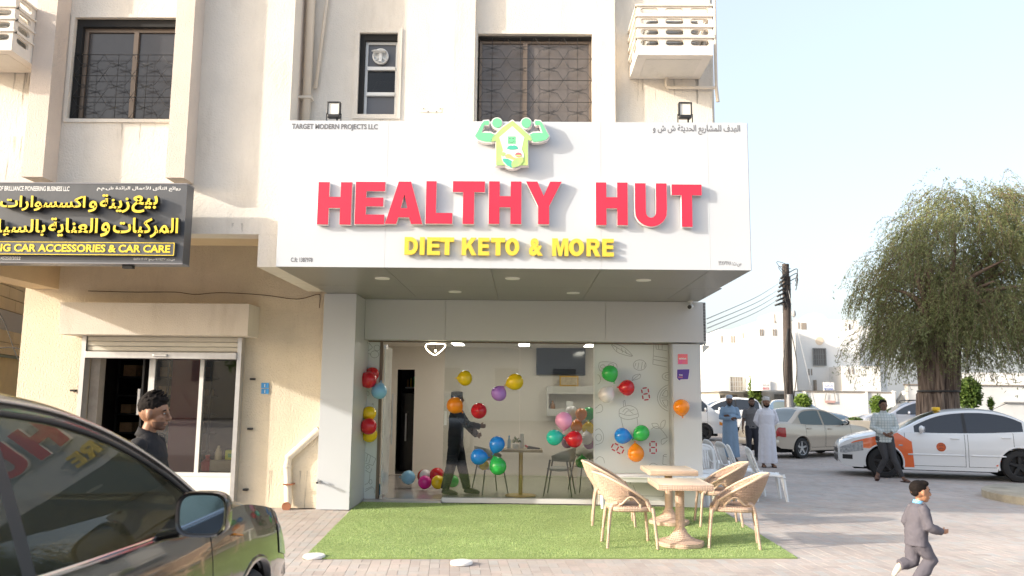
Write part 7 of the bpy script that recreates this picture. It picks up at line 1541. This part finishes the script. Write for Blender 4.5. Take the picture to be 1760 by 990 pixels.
shrub(1297, 632, 712, 22, 49, 'climbing green creeper on the white house left of the pole', lfm, 1500, .11, 'creeper'); shrub(1379, 676, 705, 30, 38, 'bright green bush right of the foot of the wooden pole', lfb, 900); shrub(1508, 679, 712, 26, 40, 'round light green young tree left of the man in the checked shirt', lfb, 900, .09, 'tree')
shrub(1664, 648, 705, 40, 36, 'green creeper against the wall just right of the big trunk', lfm, 2200, .10, 'creeper'); shrub(1702, 682, 705, 10, 36, 'thin upright sapling in front of the long white wall', lfb, 220, .08, 'sapling'); shrub(1232, 612, 640, 16, 62, 'tree top showing beyond the beige house', lfb, 500, .16, 'tree'); shrub(1231, 682, 690, 9, 55, 'small potted bush on the wall of the beige house', lfm, 200, .09); shrub(1470, 717, 724, 22, 34.7, 'low dry plants growing in the concrete planter', lfm, 250, .06)
# wooden pole with wires
Y = 36; a = atY(1350, 454, Y); b = atY(1356, 706, Y); t = thing('utility_pole', 'dark wooden utility pole with a tangle of wires at its top', 'pole', (b.x, Y, 0))
wood = mat('dark_pole_wood', (.085, .068, .060), .9, var=.35, vscale=3); MB().tube([(b.x, Y, 0), (lerp(b.x, a.x, .5), Y, a.z*.5), (a.x, Y, a.z)], [.20, .18, .15], 16).build('pole', wood, t, smooth='auto'); MB().tube([(b.x+.02, Y-.16, 0), (b.x-.02, Y-.2, 1.9)], [.2, .14], 10).build('steel_footing', mat('grey_steel', (.25, .25, .26), .5, metal=.4), t, smooth='auto')
m = MB(); wires = [((1337, 488), (1215, 548)), ((1339, 497), (1216, 556)), ((1340, 505), (1216, 564)), ((1342, 512), (1216, 573))]
for i, (p, q) in enumerate(wires):
    A = atY(*p, Y-.2); B = atY(*q, 15+i*.2); B.x = max(B.x, 2.9); mid = (A+B)/2+V3((0, 0, -.08)); m2 = MB(); m2.tube(spline([A, mid, B], 10), .010, 5); m2.build('wire', mat('grey_wire', (.45, .44, .42), .6), t, smooth=True)
rg = random.Random(5)
for k in range(14):
    z0 = a.z-.1-k*.13; x0 = a.x+rg.uniform(-.05, .2); p = [V3((x0, Y-.15, z0)), V3((x0-rg.uniform(.15, .4), Y-.3, z0+rg.uniform(-.2, .2))), V3((x0-rg.uniform(.2, .6), Y-.25, z0+rg.uniform(-.35, .3))), V3((a.x-.1, Y-.15, z0-.3))]; m.tube(spline(p, 5), .013, 5)
for k in range(7): z0 = a.z-.5-k*.2; m.tube([(a.x-.1, Y-.17, z0), (a.x-.30-.05*k, Y-.25, z0-.18)], .05, 6)
for k in range(3): z0 = a.z-.4-.2*k; m.tube(spline([V3((a.x+.1, Y-.15, z0)), V3((a.x+.45, Y-.2, z0+.15)), V3((a.x+.35, Y-.2, z0-.4))], 5), .02, 5)
m.build('cable_tangle', iron, t, smooth=True)
m = MB()
for k, (o_, r_) in enumerate(((-.28, .5), (-.18, .3), (.30, .5))): m.tube(spline([V3((a.x+o_*.2, Y-.2, a.z*.62)), V3((lerp(a.x, b.x, .6)+o_, Y-.25, a.z*.42)), V3((b.x+o_*.6, Y-.2, a.z*.24)), V3((b.x, Y-.2, 1.3))], 6), .022, 5)
m.tube([(a.x+.12, Y-.17, a.z-.6), (b.x+.10, Y-.2, 1.2)], .03, 5); m.build('down_cable', iron, t, smooth=True)
A = atY(1355, 500, Y-.2); Bq = atY(1405, 712, Y-6); MB().tube([A, Bq], .009, 5).ell(A.lerp(Bq, .215), (.09, .09, .16)).build('guy_wire', mat('grey_wire', (.20, .19, .18)), t)
# big weeping tree
YT = 27.0; c = atY(1614, 760, YT); t = thing('weeping_tree', 'big weeping tree with a thick grooved trunk at the right', 'tree', (c.x, YT, 0))
P = []; zc = atY(1614, 600, YT).z
for i, (f, r_) in enumerate(((0, .78), (.12, .68), (.35, .62), (.56, .60), (.585, .57), (.60, .57), (.615, .60), (.8, .62), (1.0, .66), (1.15, .60), (1.3, .42))):
    P.append([V3((c.x+.02*i+math.cos(a)*r_*(1+.05*math.sin(9*a+.8*math.sin(i*.5))+.03*math.sin(23*a+i*.3)+.06*math.sin(3*a)), YT+math.sin(a)*r_*(1+.05*math.sin(9*a)+.03*math.sin(23*a)), zc*f)) for a in np.linspace(0, 2*PI, 97)[:-1]])
brk = bpy.data.materials.new('grooved_bark'); brk.use_nodes = True; n_ = brk.node_tree.nodes; l_ = brk.node_tree.links; b_ = n_['Principled BSDF']; b_.inputs['Roughness'].default_value = .95
tc = n_.new('ShaderNodeTexCoord'); mp = n_.new('ShaderNodeMapping'); mp.inputs['Scale'].default_value = (9, 9, .8); no = n_.new('ShaderNodeTexNoise'); no.inputs['Scale'].default_value = 1.6; no.inputs['Detail'].default_value = 8; l_.new(tc.outputs['Object'], mp.inputs[0]); l_.new(mp.outputs[0], no.inputs['Vector'])
cr = n_.new('ShaderNodeValToRGB'); cr.color_ramp.elements[0].position = .35; cr.color_ramp.elements[0].color = (.06, .04, .032, 1); cr.color_ramp.elements[1].position = .65; cr.color_ramp.elements[1].color = (.30, .23, .18, 1); l_.new(no.outputs[0], cr.inputs[0]); l_.new(cr.outputs[0], b_.inputs['Base Color'])
bp = n_.new('ShaderNodeBump'); bp.inputs['Strength'].default_value = 1; bp.inputs['Distance'].default_value = .05; l_.new(no.outputs[0], bp.inputs['Height']); l_.new(bp.outputs[0], b_.inputs['Normal'])
MB().grid(P, closed=True).build('trunk', brk, t, smooth=True)
MB().lathe([(.64, zc*.585), (.645, zc*.592), (.64, zc*.60)], (c.x+.08, YT, 0), 40).build('cable_band', iron, t)
rs = np.random.RandomState(21); m = MB(); top = atY(1690, 330, YT).z; CX = atY(1682, 600, YT).x; RXc = CX-atY(1512, 600, YT).x
ends = []
for k in range(26):
    a = rs.uniform(0, 2*PI); el = rs.uniform(.15, 1.2); r_ = rs.uniform(.55, .95); E_ = V3((CX+math.cos(a)*math.cos(el)*RXc*r_, YT+math.sin(a)*math.cos(el)*RXc*.85*r_, zc+.3+math.sin(el)*(top-zc-.9)*r_)); B = V3((c.x+.25, YT, zc*1.05)); mid = B.lerp(E_, .5)+V3((rs.normal(0, .3), rs.normal(0, .3), .5)); m.tube(spline([B, mid, E_], 5), list(np.linspace(.17, .025, 11)), 6); ends.append((B, mid, E_))
m.build('limbs', bark, t, smooth=True)
# drooping twigs carrying small leaves
LV = []; TW = []
def profile(u, a):  # crown surface: u 0 top .. 1 rim
    return 0
nT = 11500
for k in range(nT):
    a = rs.uniform(0, 2*PI); v = rs.uniform(0, 1); rr_ = v**.5*.97; low_ = k > 10600; lobes = 1+.15*math.sin(3*a+1)+.09*math.sin(5*a+2)+.06*math.sin(11*a)
    x = CX+math.cos(a)*RXc*rr_*lobes; y = YT+math.sin(a)*RXc*.9*rr_*lobes
    zs = zc+.5+(top-zc-.5)*math.sqrt(max(0, 1-rr_**2.3))*(1+.10*math.sin(x*1.7)*math.sin(y*1.3)+rs.normal(0, .04))
    d = rs.uniform(0, 1); z = zs-d**1.3*(zs-zc*1.0)*.88
    if low_: rr_ = rs.uniform(.12, .98); x = CX-.3-.9*(1-rr_)+math.cos(a)*RXc*rr_*lobes; y = YT+math.sin(a)*RXc*.9*rr_*lobes; z = zc*rs.uniform(.88, 1.35)
    if mnoise.noise(V3((x*.75, y*.75, z*.75))) < (-.12 if not low_ else -.6): continue
    Ln = rs.uniform(.5, 1.3)*(1.25 if rr_ > .72 else .9); out = V3((math.cos(a), math.sin(a), 0)); up = rs.uniform(.1, .6) if d < .15 else 0
    p = V3((x, y, z)); pts = [p]; dirv = (out*rs.uniform(.2, .9)+V3((rs.normal(0, .35), rs.normal(0, .35), up))); dirv.normalize(); st = Ln/7
    for q in range(7): dirv = (dirv+V3((0, 0, -.34))).normalized(); pts.append(pts[-1]+dirv*st)
    TW.append(pts)
    for q in range(1, 8):
        for h in range(3):
            c0 = pts[q]+V3(rs.normal(0, .035, 3)); dd = (dirv+V3(rs.normal(0, .7, 3))).normalized()*rs.uniform(.035, .07); ee = dd.cross(V3(rs.normal(0, 1, 3))).normalized()*.013; LV.append((c0-dd, c0+ee, c0+dd, c0-ee))
V_ = np.array([[tuple(q) for q in f] for f in LV]).reshape(-1, 3); nl = len(LV)
me = bpy.data.meshes.new('crown'); me.from_pydata((V_-np.array(t.location)).tolist(), [], np.arange(nl*4).reshape(-1, 4).tolist()); me.materials.append(island_mat('feathery_olive_leaves', [(.15, .18, .075), (.22, .25, .11), (.30, .30, .14), (.19, .23, .09)], .6, .35, .25, .6))
o = bpy.data.objects.new('crown', me); COL.objects.link(o); o.parent = t
m = MB()
for p in TW[::2]: m.tube(p[::2]+[p[-1]], .007, 3, cap=False)
m.build('twigs', mat('twig', (.16, .11, .07), .9), t)

# far left neighbour: tan block wall, running away from the street
nb = thing('tan_block_building', 'tan building of large blocks seen past the left end of the facade', 'building', (-11.5, 16, 0)); tb_ = mat('tan_block', (.80, .62, .36), .8, var=.12, vscale=.8, bump=.3, bscale=30); gyb = mat('grey_band', (.50, .46, .42), .8)
D = V3((-.279, .96, 0)); A0 = V3((-9.4, 13.0, 0)); N_ = V3((.96, .279, 0))
def slab(m, u0, u1, z0, z1, o0=0, o1=.25):
    V = [A0+D*u-N_*v+V3((0, 0, z)) for z in (z0, z1) for v in (o0, o1) for u in (u0, u1)]; m.add(V, [(0, 2, 3, 1), (4, 5, 7, 6), (0, 1, 5, 4), (2, 6, 7, 3), (0, 4, 6, 2), (1, 3, 7, 5)])
m = MB(); slab(m, 0, 14, 0, 9, .03, .5); m.build('wall', dark if False else mat('joint_brown', (.22, .14, .07), .9), nb)
m = MB(); slab(m, 0, 14, 0, 2.35, 0, .0299); m.build('plaster_band', mat('yellow_plaster', (.84, .66, .36), .9, var=.08), nb); m = MB(); slab(m, 0, 14, 2.3505, 2.40, -.03, .0299); m.build('coping', mat('green_grey_coping', (.25, .27, .20), .8), nb)
z = 2.41; row = 0
while z < 7.2:
    if row == 2 or (2.85 < z < 3.15 and row < 4):
        m = MB(); slab(m, 0, 14, z, z+.38, 0, .0299); m.build('grey_band', gyb, nb); z += .39; row += 1; continue
    for k in range(16):
        u = k*.88+(row % 2)*.44-.44
        if u > 7.2: break
        m = MB(); slab(m, max(0, u)+.008, u+.87, z+.008, z+.235, 0+.003*random.random(), .0299); m.build('block', tb_, nb)
    z += .24; row += 1
t = thing('loose_cable', 'thin dark cable hanging against the tan block building', 'cable', (-9.7, 13, 2.5)); m = MB(); m.tube(spline([atY(-10, 520, 12.95), atY(10, 560, 12.95), atY(28, 610, 12.95), atY(45, 640, 12.95)], 6), .008, 5).tube(spline([atY(-5, 599, 12.94), atY(20, 597, 12.94), atY(50, 604, 12.94)], 5), .008, 5).build('cable', iron, t, smooth=True)

# street side behind the camera, seen only in reflections
t = thing('opposite_building', 'pale apartment block across the street, seen only in window reflections', 'building', (6, -30, 0)); m = MB(); m.box((-12, -42, 0), (22, -30, 12)); m.build('wall', hw_, t)
for i in range(8):
    for j in range(3): MB().box((-10+i*4, -29.99, 2+j*3.4), (-8.4+i*4, -29.93, 3.6+j*3.4)).build('window', mat('house_window', (.16, .15, .14)), t)

t = thing('opposite_house', 'tan block across the street, seen only in the dusty panes', 'building', (-24, -30, 0)); m = MB(); m.box((-34, -40, 0), (-16, -30, 9)); m.build('wall', hb, t)
for i in range(5):
    for j in range(2): MB().box((-33+i*3.5, -29.99, 2.5+j*3.2), (-31.6+i*3.5, -29.93, 4+j*3.2)).build('window', mat('house_window', (.16, .15, .14)), t)
for k, (x, y, h) in enumerate(((-15.5, -24, 6.5), (-26, -22, 5.0))):
    t = thing('street_tree', ('taller', 'lower')[k]+' leafy street tree behind the camera, seen only in reflections', 'tree', (x, y, 0)); leaves(1500, x, y, h*.66, 2.6, 2.4, h*.36, .3, rg).build('crown', lfm, t); MB().tube([(x, y, 0), (x+.1, y, h*.3), (x, y, h*.6)], [.22, .17, .1], 10).build('trunk', bark, t, smooth=True)
